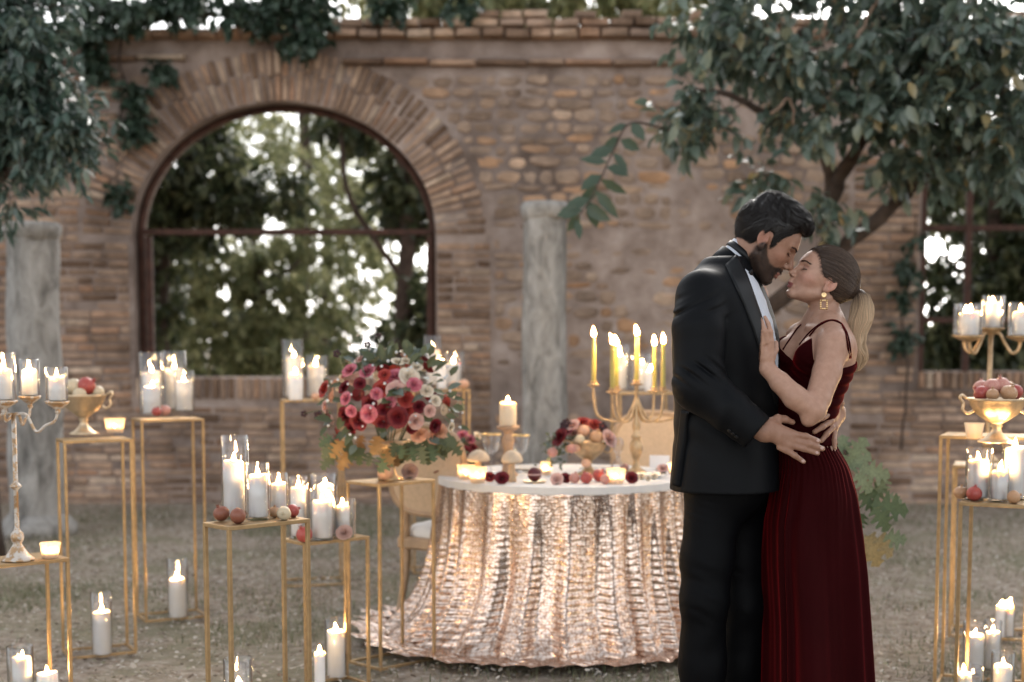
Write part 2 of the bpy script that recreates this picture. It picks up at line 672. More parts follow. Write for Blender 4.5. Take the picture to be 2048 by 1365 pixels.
# voussoirs of the two arches: two bricks deep
for (cx, hw, sp, rise, nn) in ((AX, AHW, ASP, ARISE, 68), (RAX, RHW, RSP, RRISE, 60)):
    # equal arc steps along the ellipse
    tt = np.linspace(0, math.pi, 800)
    ex, ez = -hw * np.cos(tt), rise * np.sin(tt)
    s = np.concatenate([[0], np.cumsum(np.hypot(np.diff(ex), np.diff(ez)))])
    for i in range(nn):
        t = np.interp((i + 0.5) / nn * s[-1], s, tt)
        bx, bz = -hw * math.cos(t), rise * math.sin(t)
        nxn, nzn = -math.cos(t) / hw, math.sin(t) / rise
        ln = math.hypot(nxn, nzn); nxn /= ln; nzn /= ln
        w0 = s[-1] / nn
        split = random.uniform(0.18, 0.28)
        for (a, b) in ((0.0, split), (split, RING - random.uniform(0, .03))):
            rm = (a + b) / 2
            wd = w0 * (1 + 0.32 * rm / 0.44) - 0.014
            add_piece('voussoir', cx + bx + nxn * rm, sp + bz + nzn * rm, b - a - 0.012, wd, 0.16, random.uniform(-.012, .016), -math.atan2(nzn, nxn))
# sills of bricks set on end
for (x0, x1, zt, hh) in ((AX - AHW, AX + AHW, ASILL, 0.19), (RX0, RAX + RHW, RSILL, 0.15)):
    x = x0
    while x < x1 - 0.03:
        w = random.uniform(0.062, 0.078)
        add_piece('sill_brick', x + w / 2, zt - hh / 2 + random.uniform(-.006, .006) + 0.004, hh - 0.01, w - 0.012, 0.25, random.uniform(0.005, 0.03), math.pi / 2)
        x += w
# string course and coping
def course(kind, px0, px1, z, h, lr, d, proud, skip=0.0):
    x = wx(px0)
    while x < wx(px1):
        l = random.uniform(*lr)
        if random.random() > skip:
            add_piece(kind, x + l / 2, z + random.uniform(-.006, .006), l - 0.014, h * random.uniform(.9, 1.05), d, proud + random.uniform(-.015, .015), random.uniform(-.012, .012))
        x += l
course('string_course_tile', -60, 430, wz(117), 0.045, (.3, .5), 0.16, 0.07, 0.05)
course('string_course_tile', 690, 1500, wz(126), 0.05, (.3, .48), 0.16, 0.075, 0.04)
course('string_course_tile', 1500, 3000, wz(126), 0.05, (.3, .48), 0.16, 0.075, 0.1)
course('coping_brick', -4000, 6000, wz(70), 0.085, (.17, .24), 0.34, 0.11, 0.0)
course('coping_brick', 640, 2300, wz(47), 0.075, (.17, .25), 0.30, 0.07, 0.12)
course('coping_brick', 900, 2300, wz(29), 0.07, (.17, .25), 0.26, 0.03, 0.55)
def vol_seen(p):
    x, y, z, w, d, h, a = p
    inside = abs(x) < 4.5 and z < 4.25
    return (w * h) if inside else -1
def emit(kind, meshes, units, mat_fill, fill_name):
    ps = sorted(pieces[kind], key=vol_seen, reverse=True)
    own, rest = ps[:300], ps[300:]
    own2 = [p for p in own if vol_seen(p) > 0]
    rest += [p for p in own if vol_seen(p) <= 0]
    for i, p in enumerate(own2):
        x, y, z, w, d, h, a = p
        o = bpy.data.objects.new(kind, meshes[i % len(meshes)])
        COL.objects.link(o)
        o.parent = wall
        o.location = (x, y, z)
        o.rotation_euler = (0, a, 0)
        o.scale = (w, d, h)
    if rest:
        Vs, Fs, off = [], {}, 0
        for i, p in enumerate(rest):
            x, y, z, w, d, h, a = p
            V, F = units[i % len(units)]
            A = np.array(V) * (w, d, h)
            c, s_ = math.cos(a), math.sin(a)
            B_ = np.stack([A[:, 0] * c + A[:, 2] * s_, A[:, 1], -A[:, 0] * s_ + A[:, 2] * c], -1) + (x, y, z)
            Vs.append(B_)
            for f in F:
                Fs.setdefault(len(f), []).append([k + off for k in f])
            off += len(V)
        me = mesh_np(fill_name, np.concatenate(Vs), [np.array(v) for v in Fs.values()])
        o = link(fill_name, me, mat_fill, wall)
        o['kind'] = 'stuff'
emit('brick', BM_, UB, M_brick_i, 'brick_fill')
emit('stone', SM_, US, M_stone_i, 'stone_fill')
for k_ in ('voussoir', 'coping_brick', 'sill_brick', 'string_course_tile'):
    emit(k_, BM_, UB, M_brick_i, k_ + '_fill')

# ---- rusty iron window frames in the openings
M_rust = simple('rusty_iron', (0.075, 0.034, 0.024), 0.75, 0.3, 0.45, 14, 0.4)
def iron_frame(label, cx, hw, sp, rise, sill, verts, bars):
    t = thing('window_frame', label, 'window frame', (cx, WY + 0.2, 0))
    mb = MB()
    pts = [(-hw + 0.03, 0, sill + 0.0)]
    for i in range(33):
        a = math.pi * i / 32
        pts.append((-(hw - 0.03) * math.cos(a), 0, sp + (rise - 0.03) * math.sin(a)))
    pts.append((hw - 0.03, 0, sill + 0.0))
    mb.tube(pts, 0.032, 4, up=Vector((0, 1, 0)))
    part('arched_bar', mb, M_rust, t, sm=False)
    for z in bars:
        part('crossbar', MB().box((0, 0.005, z), (2 * hw - 0.08, 0.05, 0.05), bev=0.006), M_rust, t, sm=False)
    for (x, z0, z1) in verts:
        part('upright', MB().box((x, -0.012, (z0 + z1) / 2), (0.055, 0.05, z1 - z0), bev=0.006), M_rust, t, sm=False)
    return t
iron_frame('rusty iron frame with one crossbar inside the large brick arch', AX, AHW, ASP, ARISE, ASILL, [(-AHW + 0.10, ASILL, ASP - 0.0), (AHW - 0.06, ASILL, ASP)], [wz(461)])
iron_frame('dark iron bars crossing in the window opening at the right edge', RAX, RHW, RSP, RRISE, RSILL, [(wx(1945) - RAX, RSILL, RSP + 0.6), (-RHW + 0.06, RSILL, RSP)], [wz(453), wz(640)])

# ---- stone columns
def mat_col():
    m, N, L, B = new_mat('weathered_marble')
    co = objco(N)
    mp = N.new('ShaderNodeMapping')
    mp.inputs['Scale'].default_value = (6, 6, 2.6)
    L.new(co, mp.inputs['Vector'])
    n = noise(N, L, 1.6, 7, 0.62, mp.outputs[0], 0.5)
    n2 = noise(N, L, 22, 5, 0.7, co)
    a = ramp(N, L, n.outputs[0], [(0.3, (0.14, 0.135, 0.125)), (0.5, (0.36, 0.345, 0.325)), (0.72, (0.56, 0.545, 0.525))])
    L.new(a.outputs[0], B.inputs['Base Color'])
    B.inputs['Roughness'].default_value = 0.85
    b1 = bump(N, L, n2.outputs[0], 0.7, 0.02)
    bump(N, L, n.outputs[0], 0.8, 0.05, B, b1)
    return m
M_col = mat_col()
def column(label, pxc, pyt, pw, Y, lean=0.0, wob=1):
    top = P(pxc, pyt, Y)
    H = top.z
    rad = pw / FPX * Y / 2
    t = thing('stone_column', label, 'column', (top.x, Y, 0))
    mb = MB()
    n, m = 28, 26
    V, F = [], []
    for i in range(m + 1):
        f = i / m
        z = H * 0.955 * f
        rr = rad * (1.06 - 0.1 * f)
        for k in range(n):
            a = 2 * math.pi * k / n
            w = 1 + 0.03 * math.sin(3 * a + f * 7 * wob) + 0.02 * math.sin(7 * a - f * 13)
            V.append((rr * w * math.cos(a) + lean * f, rr * w * math.sin(a), z))
    for i in range(m):
        for k in range(n):
            F.append((i * n + k, i * n + (k + 1) % n, (i + 1) * n + (k + 1) % n, (i + 1) * n + k))
    mb.add(V, F)
    part('shaft', mb, M_col, t)
    cp = MB()
    cp.lathe([(rad * .93, H * .94), (rad * 1.08, H * .965), (rad * 1.12, H * .985), (rad * .98, H), (0, H * 1.002)], 28, (lean, 0, 0))
    part('collar', cp, M_col, t)
    b = MB()
    b.lathe([(rad * 1.5, -0.03), (rad * 1.5, 0.06), (rad * 1.25, 0.10), (rad * 1.08, 0.14)], 24)
    part('base', b, M_col, t)
    return t
column('grey weathered stone column standing behind the dining table', 1090, 405, 88, 10.6)
column('pale stone column at the left edge behind the tall candelabra', 58, 446, 104, 10.2, 0.02, 2)

# ================================================================== VEGETATION
def mat_leaf(name, stops, rough=0.42, trans=0.25, spec=0.5):
    m, N, L, B = new_mat(name)
    g_ = N.new('ShaderNodeNewGeometry')
    r1 = ramp(N, L, g_.outputs['Random Per Island'], stops)
    L.new(r1.outputs[0], B.inputs['Base Color'])
    B.inputs['Roughness'].default_value = rough
    B.inputs['Specular IOR Level'].default_value = spec
    t = N.new('ShaderNodeBsdfTranslucent')
    hsv = N.new('ShaderNodeHueSaturation')
    hsv.inputs['Hue'].default_value = 0.47
    hsv.inputs['Value'].default_value = 1.5
    L.new(r1.outputs[0], hsv.inputs['Color'])
    L.new(hsv.outputs[0], t.inputs['Color'])
    mx = N.new('ShaderNodeMixShader')
    mx.inputs[0].default_value = trans
    L.new(B.outputs[0], mx.inputs[1])
    L.new(t.outputs[0], mx.inputs[2])
    L.new(mx.outputs[0], N['Material Output'].inputs['Surface'])
    return m
M_leaf_teal = mat_leaf('persimmon_leaf', [(0, (0.05, 0.078, 0.058)), (0.4, (0.095, 0.135, 0.108)), (0.75, (0.14, 0.19, 0.155)), (0.94, (0.21, 0.24, 0.17)), (1, (0.32, 0.25, 0.11))], 0.30, 0.25, .75)
M_leaf_laurel = mat_leaf('laurel_leaf', [(0, (0.03, 0.058, 0.046)), (0.5, (0.070, 0.112, 0.092)), (1, (0.15, 0.20, 0.168))], 0.30, 0.18, .75)
M_leaf_ivy = mat_leaf('ivy_leaf', [(0, (0.022, 0.04, 0.026)), (0.6, (0.045, 0.075, 0.05)), (1, (0.08, 0.12, 0.085))], 0.45, 0.15)
M_leaf_dark = mat_leaf('dark_evergreen_leaf', [(0, (0.022, 0.034, 0.016)), (0.6, (0.055, 0.075, 0.034)), (1, (0.14, 0.155, 0.075))], 0.45, 0.3)
M_leaf_light = mat_leaf('pale_green_leaf', [(0, (0.10, 0.125, 0.055)), (0.5, (0.21, 0.235, 0.115)), (1, (0.38, 0.39, 0.21))], 0.4, 0.45)
M_bark = simple('bark', (0.075, 0.055, 0.045), 0.9, 0, 0.4, 12, 0.7, 0.2)
M_bark_warm = simple('lichen_bark', (0.20, 0.145, 0.11), 0.9, 0, 0.4, 12, 0.7, 0.2)

def leaf_arrays(pos, d, nrm, ln, wd, curl=0.25, fold=0.18, prof=(0.5, 0.42)):
    """pos,d,nrm (n,3); ln,wd (n,) -> V (n*8,3), tri F, quad F"""
    n = len(pos)
    d = d / np.linalg.norm(d, axis=1, keepdims=True)
    s = np.cross(d, nrm)
    s /= np.maximum(np.linalg.norm(s, axis=1, keepdims=True), 1e-6)
    u = np.cross(s, d)
    L_ = ln[:, None]
    Wd = wd[:, None]
    def pt(t, side, lift=0.0):
        return pos + d * (L_ * t) + s * (Wd * side) + u * (L_ * (-curl * t * t) + Wd * lift)
    V = np.stack([pt(0, 0), pt(.33, -prof[0], fold), pt(.33, 0), pt(.33, prof[0], fold), pt(.68, -prof[1], fold), pt(.68, 0), pt(.68, prof[1], fold), pt(1, 0)], 1)
    b = (np.arange(n) * 8)[:, None]
    T = np.concatenate([b + np.array([0, 2, 1]), b + np.array([0, 3, 2]), b + np.array([4, 5, 7]), b + np.array([5, 6, 7])])
    Q = np.concatenate([b + np.array([1, 2, 5, 4]), b + np.array([2, 3, 6, 5])])
    return V.reshape(-1, 3), T, Q

def unitv(r, n):
    v = r.normal(0, 1, (n, 3))
    return v / np.linalg.norm(v, axis=1, keepdims=True)

def blob_points(r, blobs, total):
    """blobs: (px,py,rx,ry,Y,dY,weight)"""
    w = np.array([b[2] * b[3] * b[6] for b in blobs], float)
    w /= w.sum()
    idx = r.choice(len(blobs), total, p=w)
    out = np.zeros((total, 3))
    ctr = np.zeros((total, 3))
    for i, b in enumerate(blobs):
        k = np.where(idx == i)[0]
        if not len(k): continue
        q = unitv(r, len(k)) * (r.random(len(k)) ** 0.45)[:, None]
        c = P(b[0], b[1], b[4])
        sx = b[2] / FPX * b[4]
        sz = b[3] / FPX * b[4]
        out[k] = np.array(c) + q * (sx, b[5], sz)
        ctr[k] = np.array(c)
    return out, ctr

def foliage(name, blobs, nclus, per, ln, wd, mat, parent, seed, sag=0.5, spread=0.1, prof=(.5, .42), twigs=None, zmin=0.03, ycap=None):
    r = np.random.default_rng(seed)
    c, ctr = blob_points(r, blobs, nclus)
    # clump: pull clusters towards a set of nuclei so that gaps open between them
    nuc = c[r.integers(0, nclus, max(4, nclus // 9))]
    d2 = ((c[:, None, :] - nuc[None]) ** 2).sum(-1)
    near = nuc[d2.argmin(1)]
    c = c + (near - c) * 0.45
    n = nclus * per
    tw = unitv(r, nclus) * 0.8 + (c - ctr) * 0.8
    tw[:, 2] -= sag * 0.5
    tw /= np.maximum(np.linalg.norm(tw, axis=1, keepdims=True), 1e-5)
    ci = np.repeat(np.arange(nclus), per)
    t = np.tile((np.arange(per) + 0.5) / per, nclus)
    pos = c[ci] + tw[ci] * (t * spread * 2)[:, None]
    d = tw[ci] * 0.6 + unitv(r, n) * 0.8
    d[:, 2] -= sag
    nr = unitv(r, n) * 0.6
    nr[:, 2] += 0.9
    l = r.uniform(*ln, n)
    w = l * r.uniform(wd * 0.85, wd * 1.15, n)
    if ycap is not None:
        pos[:, 1] = np.minimum(pos[:, 1], ycap)
    keep = pos[:, 2] > zmin + 0.05
    V, T, Q = leaf_arrays(pos[keep], d[keep], nr[keep], l[keep], w[keep], prof=prof)
    loc = np.array(parent.location) if parent is not None else np.zeros(3)
    o = link(name, smooth(mesh_np(name, V - loc, [T, Q])), mat, parent)
    o['kind'] = 'stuff'
    if twigs is not None:
        mb = MB()
        for k in r.choice(nclus, min(nclus, twigs[1]), replace=False):
            a = Vector(c[k]) - Vector(loc)
            b = a + Vector(tw[k]) * spread * 2
            back = Vector(ctr[k]) - Vector(loc)
            mid = a.lerp(back, 0.45) + Vector((r.normal(0, .04), r.normal(0, .04), r.normal(0, .04) - .03))
            mb.tube([mid, a.lerp(mid, 0.5) + Vector((0, 0, 0.01)), a, b], [0.007, 0.005, 0.004, 0.002], 4, cap=False)
        link('twigs', smooth(mb.mesh('twigs')), twigs[0], parent)['kind'] = 'stuff'
    return o

def limb_pts(pix):
    return [P(*p) for p in pix]
def smooth_path(pts, k=4):
    out = []
    n = len(pts)
    for i in range(n - 1):
        p0 = pts[max(0, i - 1)]; p1 = pts[i]; p2 = pts[i + 1]; p3 = pts[min(n - 1, i + 2)]
        for j in range(k):
            t = j / k
            out.append(0.5 * ((2 * p1) + (p2 - p0) * t + (2 * p0 - 5 * p1 + 4 * p2 - p3) * t * t + (3 * p1 - p0 - 3 * p2 + p3) * t ** 3))
    out.append(pts[-1])
    return out
def limbs(name, parent, mat, specs, seed=1):
    r = random.Random(seed)
    loc = Vector(parent.location)
    mb = MB()
    for pix, r0, r1 in specs:
        pts = smooth_path([Vector(p) for p in pix], 5)
        n = len(pts)
        rad = [(r0 + (r1 - r0) * i / (n - 1)) * r.uniform(.9, 1.12) for i in range(n)]
        mb.tube([p - loc + Vector((r.uniform(-.01, .01), r.uniform(-.01, .01), 0)) for p in pts], rad, 10)
    return part(name, mb, mat, parent)

# ---- broad-leaved tree over the right of the wall
b0 = G(1395, 1045); b0.z = -0.03
t = thing('broadleaf_tree', 'leaning tree with broad blue-green leaves overhanging the wall at the upper right', 'tree', b0)
YT = 10.0
limbs('trunk', t, M_bark, [
    ([b0, P(1400, 860, 10.3), P(1440, 690, 10.2), P(1560, 600, 10.1), P(1700, 482, 10.0), P(1790, 408, 9.9), P(1862, 330, 9.8), P(1930, 210, 9.7), P(1990, 90, 9.6)], 0.075, 0.03),
    ([P(1580, 585, 10.1), P(1640, 520, 10.1), P(1662, 420, 10.0), P(1655, 300, 10.0), P(1640, 190, 9.9), P(1600, 60, 9.8)], 0.065, 0.025),
    ([P(1660, 400, 10.0), P(1700, 320, 9.9), P(1760, 220, 9.8), P(1850, 120, 9.6)], 0.06, 0.02),
    ([P(1655, 290, 10.0), P(1600, 265, 9.8), P(1540, 235, 9.6), P(1460, 190, 9.4), P(1380, 180, 9.2)], 0.04, 0.012),
    ([P(1640, 200, 9.9), P(1560, 130, 9.6), P(1460, 90, 9.3)], 0.03, 0.01),
    ([P(1860, 330, 9.8), P(1920, 300, 9.6), P(1990, 250, 9.4)], 0.03, 0.012)], 4)
for sp_ in [
    ([P(1630, 262, 9.3), P(1650, 215, 9.25), P(1672, 175, 9.2)], 0.016, 0.013),
    ([P(1545, 228, 9.2), P(1572, 200, 9.2), P(1583, 205, 9.2), P(1588, 250, 9.2)], 0.010, 0.008),
    ([P(1700, 100, 9.2), P(1735, 40, 9.2), P(1760, -10, 9.2)], 0.014, 0.010)]:
    limbs('cut_branch', t, M_bark_warm, [sp_], 5)
foliage('crown', [
    (1460, 50, 110, 70, 9.6, .5, 1), (1375, 200, 75, 50, 9.3, .35, .9), (1430, 235, 70, 45, 9.3, .35, .8), (1560, 150, 110, 100, 9.6, .6, 1), (1700, 90, 150, 100, 9.6, .7, 1),
    (1850, 110, 150, 130, 9.4, .7, 1.2), (1990, 120, 120, 140, 9.2, .7, 1.2), (1800, 240, 130, 80, 9.5, .6, 1.1), (1960, 270, 110, 80, 9.3, .6, 1.1),
    (1600, 250, 45, 60, 9.4, .3, .8), (1530, 345, 50, 45, 9.2, .25, .6), (1640, 420, 30, 60, 9.6, .25, .7), (1850, 330, 60, 50, 9.5, .4, .9), (2060, 300, 80, 90, 9.2, .5, 1), (1340, 270, 30, 40, 9.2, .2, .5),
    (1600, -60, 260, 70, 9.6, .8, .8), (1950, -80, 260, 90, 9.5, .8, .8)],
    980, 9, (0.055, 0.145), 0.5, M_leaf_teal, t, 21, 0.45, 0.12, twigs=(M_bark, 260))
# hanging spray of the same tree: leaves one by one
sp = link('hanging_branch', smooth(MB().tube(smooth_path([p - b0 for p in limb_pts([(1340, 262, 9.2), (1262, 246, 9.0), (1228, 300, 8.9), (1205, 350, 8.8), (1180, 400, 8.7), (1152, 440, 8.65)])], 4), [0.008 - 0.00025 * i for i in range(21)], 6).mesh('hanging_branch')), M_bark, t)
def leaf_obj(name, parent, base, tip, width, mat, loc0, curl=0.12, roll=0.0, nv=None):
    base, tip = np.array(base), np.array(tip)
    d = tip - base
    ln = np.linalg.norm(d)
    nr = np.array(nv if nv is not None else (math.sin(roll), -0.7, 0.6 + 0.3 * math.cos(roll)))
    V, T, Q = leaf_arrays(np.zeros((1, 3)), d[None], nr[None], np.array([ln]), np.array([width]), curl, 0.12)
    o = link(name, smooth(mesh_np(name, V, [T, Q])), mat, parent)
    o.location = Vector(base) - Vector(loc0)
    return o
M_leaf_teal1 = M_leaf_teal
rr_ = random.Random(3)
for (x, y, dx, dy, Y) in [(1262, 246, 25, 30, 9.0), (1258, 250, -38, 12, 9.0), (1240, 275, -30, 22, 8.95), (1240, 280, 36, 18, 8.95), (1228, 300, -45, 10, 8.9), (1225, 305, 30, 35, 8.9), (1215, 325, -48, -8, 8.85),
                          (1212, 335, 42, 12, 8.85), (1205, 350, -40, 25, 8.8), (1200, 358, 48, 28, 8.8), (1196, 370, -34, 38, 8.78), (1190, 380, 42, 50, 8.75), (1180, 398, -48, 18, 8.7), (1178, 402, 16, 48, 8.7), (1165, 420, -46, 8, 8.68), (1160, 428, -22, 32, 8.66), (1152, 440, 8, 34, 8.65), (1170, 412, 44, 26, 8.7)]:
    dy2 = dy
    leaf_obj('leaf', sp, P(x, y, Y), P(x + dx * 1.15, y + dy2 * 1.15, Y + rr_.uniform(-.05, .05)), rr_.uniform(0.058, 0.090), M_leaf_ivy, b0, 0.12, 0, (rr_.uniform(-.7, .7), -1, rr_.uniform(-.2, .7)))

# ---- laurel at the upper left
b1 = P(-40, 900, 9.0); b1.z = -0.03
t = thing('laurel_tree', 'dense dark green laurel hanging into the frame at the upper left', 'tree', b1)
limbs('trunk', t, M_bark, [([b1, P(-60, 700, 9.0), P(-50, 480, 8.9), P(0, 300, 8.8), P(40, 150, 8.8), P(60, 20, 8.8)], 0.13, 0.04),
                           ([P(-30, 380, 8.85), P(40, 330, 8.6), P(110, 290, 8.5)], 0.04, 0.012), ([P(0, 250, 8.8), P(80, 190, 8.6), P(130, 120, 8.5)], 0.04, 0.012)], 6)
foliage('crown', [(40, 60, 100, 110, 8.7, .5, 1), (90, 130, 60, 80, 8.6, .4, 1), (50, 215, 110, 90, 8.6, .5, 1.2), (150, 260, 60, 80, 8.6, .35, .9), (60, 320, 95, 50, 8.6, .4, 1), (165, 350, 36, 36, 8.6, .25, .9),
                  (28, 395, 20, 26, 8.5, .12, .7), (-60, 160, 120, 220, 8.8, .6, .8), (20, -40, 130, 60, 8.8, .5, .8)],
        660, 11, (0.05, 0.125), 0.34, M_leaf_laurel, t, 22, 0.35, 0.10, twigs=(M_bark, 120))

# ---- ivy along the wall top
b2 = Vector((wx(380), WY - 0.05, WALL_TOP))
t = thing('ivy', 'dark ivy trailing over the wall top above the arch', 'ivy', b2)
limbs('stems', t, M_bark, [([P(150, 20, 12.1), P(300, 40, 12.05), P(420, 30, 12.05), P(560, 50, 12.05), P(640, 60, 12.05)], 0.02, 0.01),
                           ([P(250, 50, 12.1), P(240, 120, 12.12), P(258, 200, 12.12), P(265, 280, 12.12)], 0.012, 0.006), ([P(245, 200, 12.12), P(235, 330, 12.12), P(240, 410, 12.12)], 0.008, 0.004)], 8)
foliage('leaves', [(330, 10, 200, 45, 12.0, .25, 1.3), (560, 20, 130, 45, 12.0, .2, 1.3), (610, 75, 40, 30, 11.95, .12, 1.4), (190, 120, 28, 35, 12.05, .08, 1.4), (255, 185, 20, 40, 12.08, .06, 1.4), (265, 245, 35, 30, 12.08, .06, 1.4), (240, 380, 16, 36, 12.1, .05, 1.3),
                   (335, 130, 30, 16, 12.1, .05, 1.3), (800, 22, 70, 26, 12.1, .2, 1.1), (180, 60, 60, 40, 12.0, .2, 1.2), (940, 10, 40, 20, 12.2, .2, 1)],
        560, 9, (0.05, 0.09), 0.8, M_leaf_ivy, t, 23, 0.5, 0.07, ycap=12.12)
b3 = Vector((wx(1805), WY - 0.02, 1.6))
t = thing('climbing_vine', 'thin dark vine climbing the brick pier beside the right window', 'vine', b3)
limbs('stem', t, M_bark, [([P(1800, 900, 12.1), P(1815, 760, 12.1), P(1805, 640, 12.1), P(1825, 520, 12.1), P(1835, 430, 12.1)], 0.012, 0.006)], 9)
foliage('leaves', [(1810, 560, 22, 60, 12.08, .05, 1), (1800, 650, 24, 50, 12.08, .05, 1), (1832, 480, 14, 40, 12.08, .05, 1)], 46, 8, (0.05, 0.085), 0.7, M_leaf_ivy, t, 24, 0.5, 0.06, ycap=12.13)

# ---- trees beyond the wall
def far_tree(name, label, foot, trunk, blobs, n, mat, seed, ln=(0.10, 0.17), per=9, wd=0.5, spread=0.13):
    b = G(foot[0], 690 + CAM_H * FPX / foot[1]); b.z = -0.03
    t = thing(name, label, 'tree', b, group='trees beyond the wall')
    specs = []
    for k, (pix, r0, r1) in enumerate(trunk):
        pts = [P(*p) for p in pix]
        if k == 0: pts = [b] + pts
        specs.append((pts, r0, r1))
    limbs('trunk', t, M_bark, specs, seed)
    foliage('crown', blobs, n, per, ln, wd, mat, t, seed, 0.35, spread, twigs=(M_bark, n // 4))
    return t
far_tree('evergreen_tree', 'dark evergreen tree filling the left of the arch', (330, 15.2), [([(320, 600, 15.2), (345, 400, 15.2), (400, 250, 15.2)], .12, .04), ([(335, 480, 15.2), (420, 380, 15.2)], .05, .02)],
         [(320, 350, 70, 120, 15.2, .6, 1.2), (400, 300, 90, 70, 15.2, .6, 1), (340, 460, 80, 70, 15.2, .5, 1.1), (470, 400, 90, 60, 15.2, .6, 1), (300, 600, 60, 120, 15.2, .5, .9), (420, 240, 60, 30, 15.3, .5, .8), (560, 400, 60, 50, 15.4, .5, .7)], 560, M_leaf_dark, 31)
far_tree('pale_tree', 'pale yellow-green tree in the middle of the arch', (480, 18), [([(500, 700, 18), (520, 560, 18), (490, 420, 18)], .09, .03), ([(515, 600, 18), (600, 520, 18)], .04, .015)],
         [(400, 560, 120, 70, 18, .8, 1), (520, 520, 110, 60, 18, .8, .9), (440, 660, 140, 80, 18, .8, 1), (600, 620, 110, 90, 18, .8, 1), (560, 720, 150, 50, 17.5, .6, 1), (350, 500, 80, 60, 17.5, .6, .8), (640, 440, 50, 60, 18.5, .5, .35)], 640, M_leaf_light, 32)
far_tree('leaning_tree', 'dark-trunked tree at the right side of the arch', (815, 14.6), [([(812, 760, 14.6), (806, 640, 14.6), (815, 480, 14.6), (800, 300, 14.6), (760, 150, 14.6)], .11, .05), ([(806, 560, 14.6), (700, 400, 14.7), (685, 280, 14.8), (678, 200, 14.8)], .035, .02)],
         [(790, 330, 60, 70, 14.8, .5, .8), (830, 420, 40, 80, 14.7, .4, 1), (700, 250, 80, 40, 15, .5, .7), (840, 640, 35, 70, 14.6, .4, 1), (760, 460, 60, 40, 15, .5, .3)], 240, M_leaf_dark, 33)
far_tree('tall_tree', 'tall tree with open canopy showing sky behind the arch crown', (590, 20), [([(600, 600, 20), (610, 300, 20), (590, 50, 20)], .14, .06)],
         [(560, 240, 150, 35, 20, 1, .8), (480, 290, 80, 40, 20, 1, .5), (660, 330, 110, 50, 20, 1, .4), (700, 60, 260, 60, 20, 1, .8), (560, 380, 120, 50, 20, 1, .6), (700, 420, 110, 110, 19, 1, .8), (720, 560, 90, 70, 19, 1, .8), (620, 500, 60, 60, 19, 1, .8), (520, 300, 110, 60, 19, 1, .7)], 760, M_leaf_light, 34, (0.06, 0.12))
far_tree('canopy_tree', 'leafy tree rising above the worn coping in the centre', (1080, 17), [([(1080, 500, 17), (1060, 100, 17), (1100, -100, 17)], .14, .08)],
         [(930, 0, 120, 50, 16.5, .8, 1), (1080, 10, 120, 45, 17, .8, .5), (1250, 5, 120, 55, 16.5, .8, .7), (1400, 20, 120, 60, 16, .8, 1), (1150, -80, 320, 60, 17, 1, .8), (700, -60, 220, 70, 16, 1, 1), (1100, 0, 260, 40, 16, .8, 1.2)], 760, M_leaf_light, 35)
far_tree('window_tree', 'dark tree behind the barred right window', (2010, 15), [([(2000, 650, 15), (1990, 400, 15), (2020, 200, 15)], .1, .05)],
         [(1900, 590, 60, 80, 15, .5, 1.2), (2010, 560, 70, 90, 15, .5, 1.2), (1950, 690, 120, 60, 15, .5, 1.4), (1900, 300, 100, 40, 15, .5, .8), (2030, 380, 40, 60, 15, .5, .6), (1870, 440, 24, 50, 15, .3, .6), (2020, 300, 60, 50, 15, .5, 1), (1960, 440, 90, 50, 15.5, .5, .6), (1870, 360, 40, 40, 15, .4, .9), (2060, 460, 60, 90, 15, .5, 1)], 760, M_leaf_dark, 36)
far_tree('birch_tree', 'slender far tree with fine scattered leaves across the arch sky', (640, 23), [([(650, 600, 23), (655, 420, 23), (640, 250, 23), (650, 120, 23)], .08, .03), ([(654, 460, 23), (720, 380, 23)], .03, .012)],
         [(570, 300, 260, 110, 23, 1.2, 1), (600, 480, 270, 120, 23, 1.2, 1), (720, 420, 120, 180, 22, 1, 1.2)], 620, M_leaf_light, 41, (0.09, 0.17), 8)
far_tree('alder_tree', 'far tree with fine leaves filling the sky of the right window', (1960, 21), [([(1960, 600, 21), (1950, 400, 21), (1970, 200, 21)], .08, .03)],
         [(1930, 380, 110, 110, 21, 1, 1), (2020, 470, 90, 110, 21, 1, 1)], 300, M_leaf_dark, 42, (0.10, 0.18), 8)
wd_ = thing('hedgerow', 'low dark hedgerow along the field behind the wall openings', 'hedge', (0, 24, 0))
foliage('leaves', [(-200 + 160 * i, 690 + 30 * math.sin(i), 150, 120 + 30 * math.sin(i * 2.3), 24 + (i % 3), 1.2, 1) for i in range(16)], 1500, 9, (0.16, 0.28), 0.55, M_leaf_dark, wd_, 37, 0.3, 0.2)
mbt = MB()
for i in range(16):
    c_ = P(-200 + 160 * i, 700, 24 + (i % 3)) - Vector((0, 24, 0))
    mbt.tube([(c_.x, c_.y, -0.05), (c_.x + .1, c_.y, .8), (c_.x - .1, c_.y + .1, 1.7)], [.1, .07, .03], 6)
part('stems', mbt, M_bark, wd_)['kind'] = 'stuff'

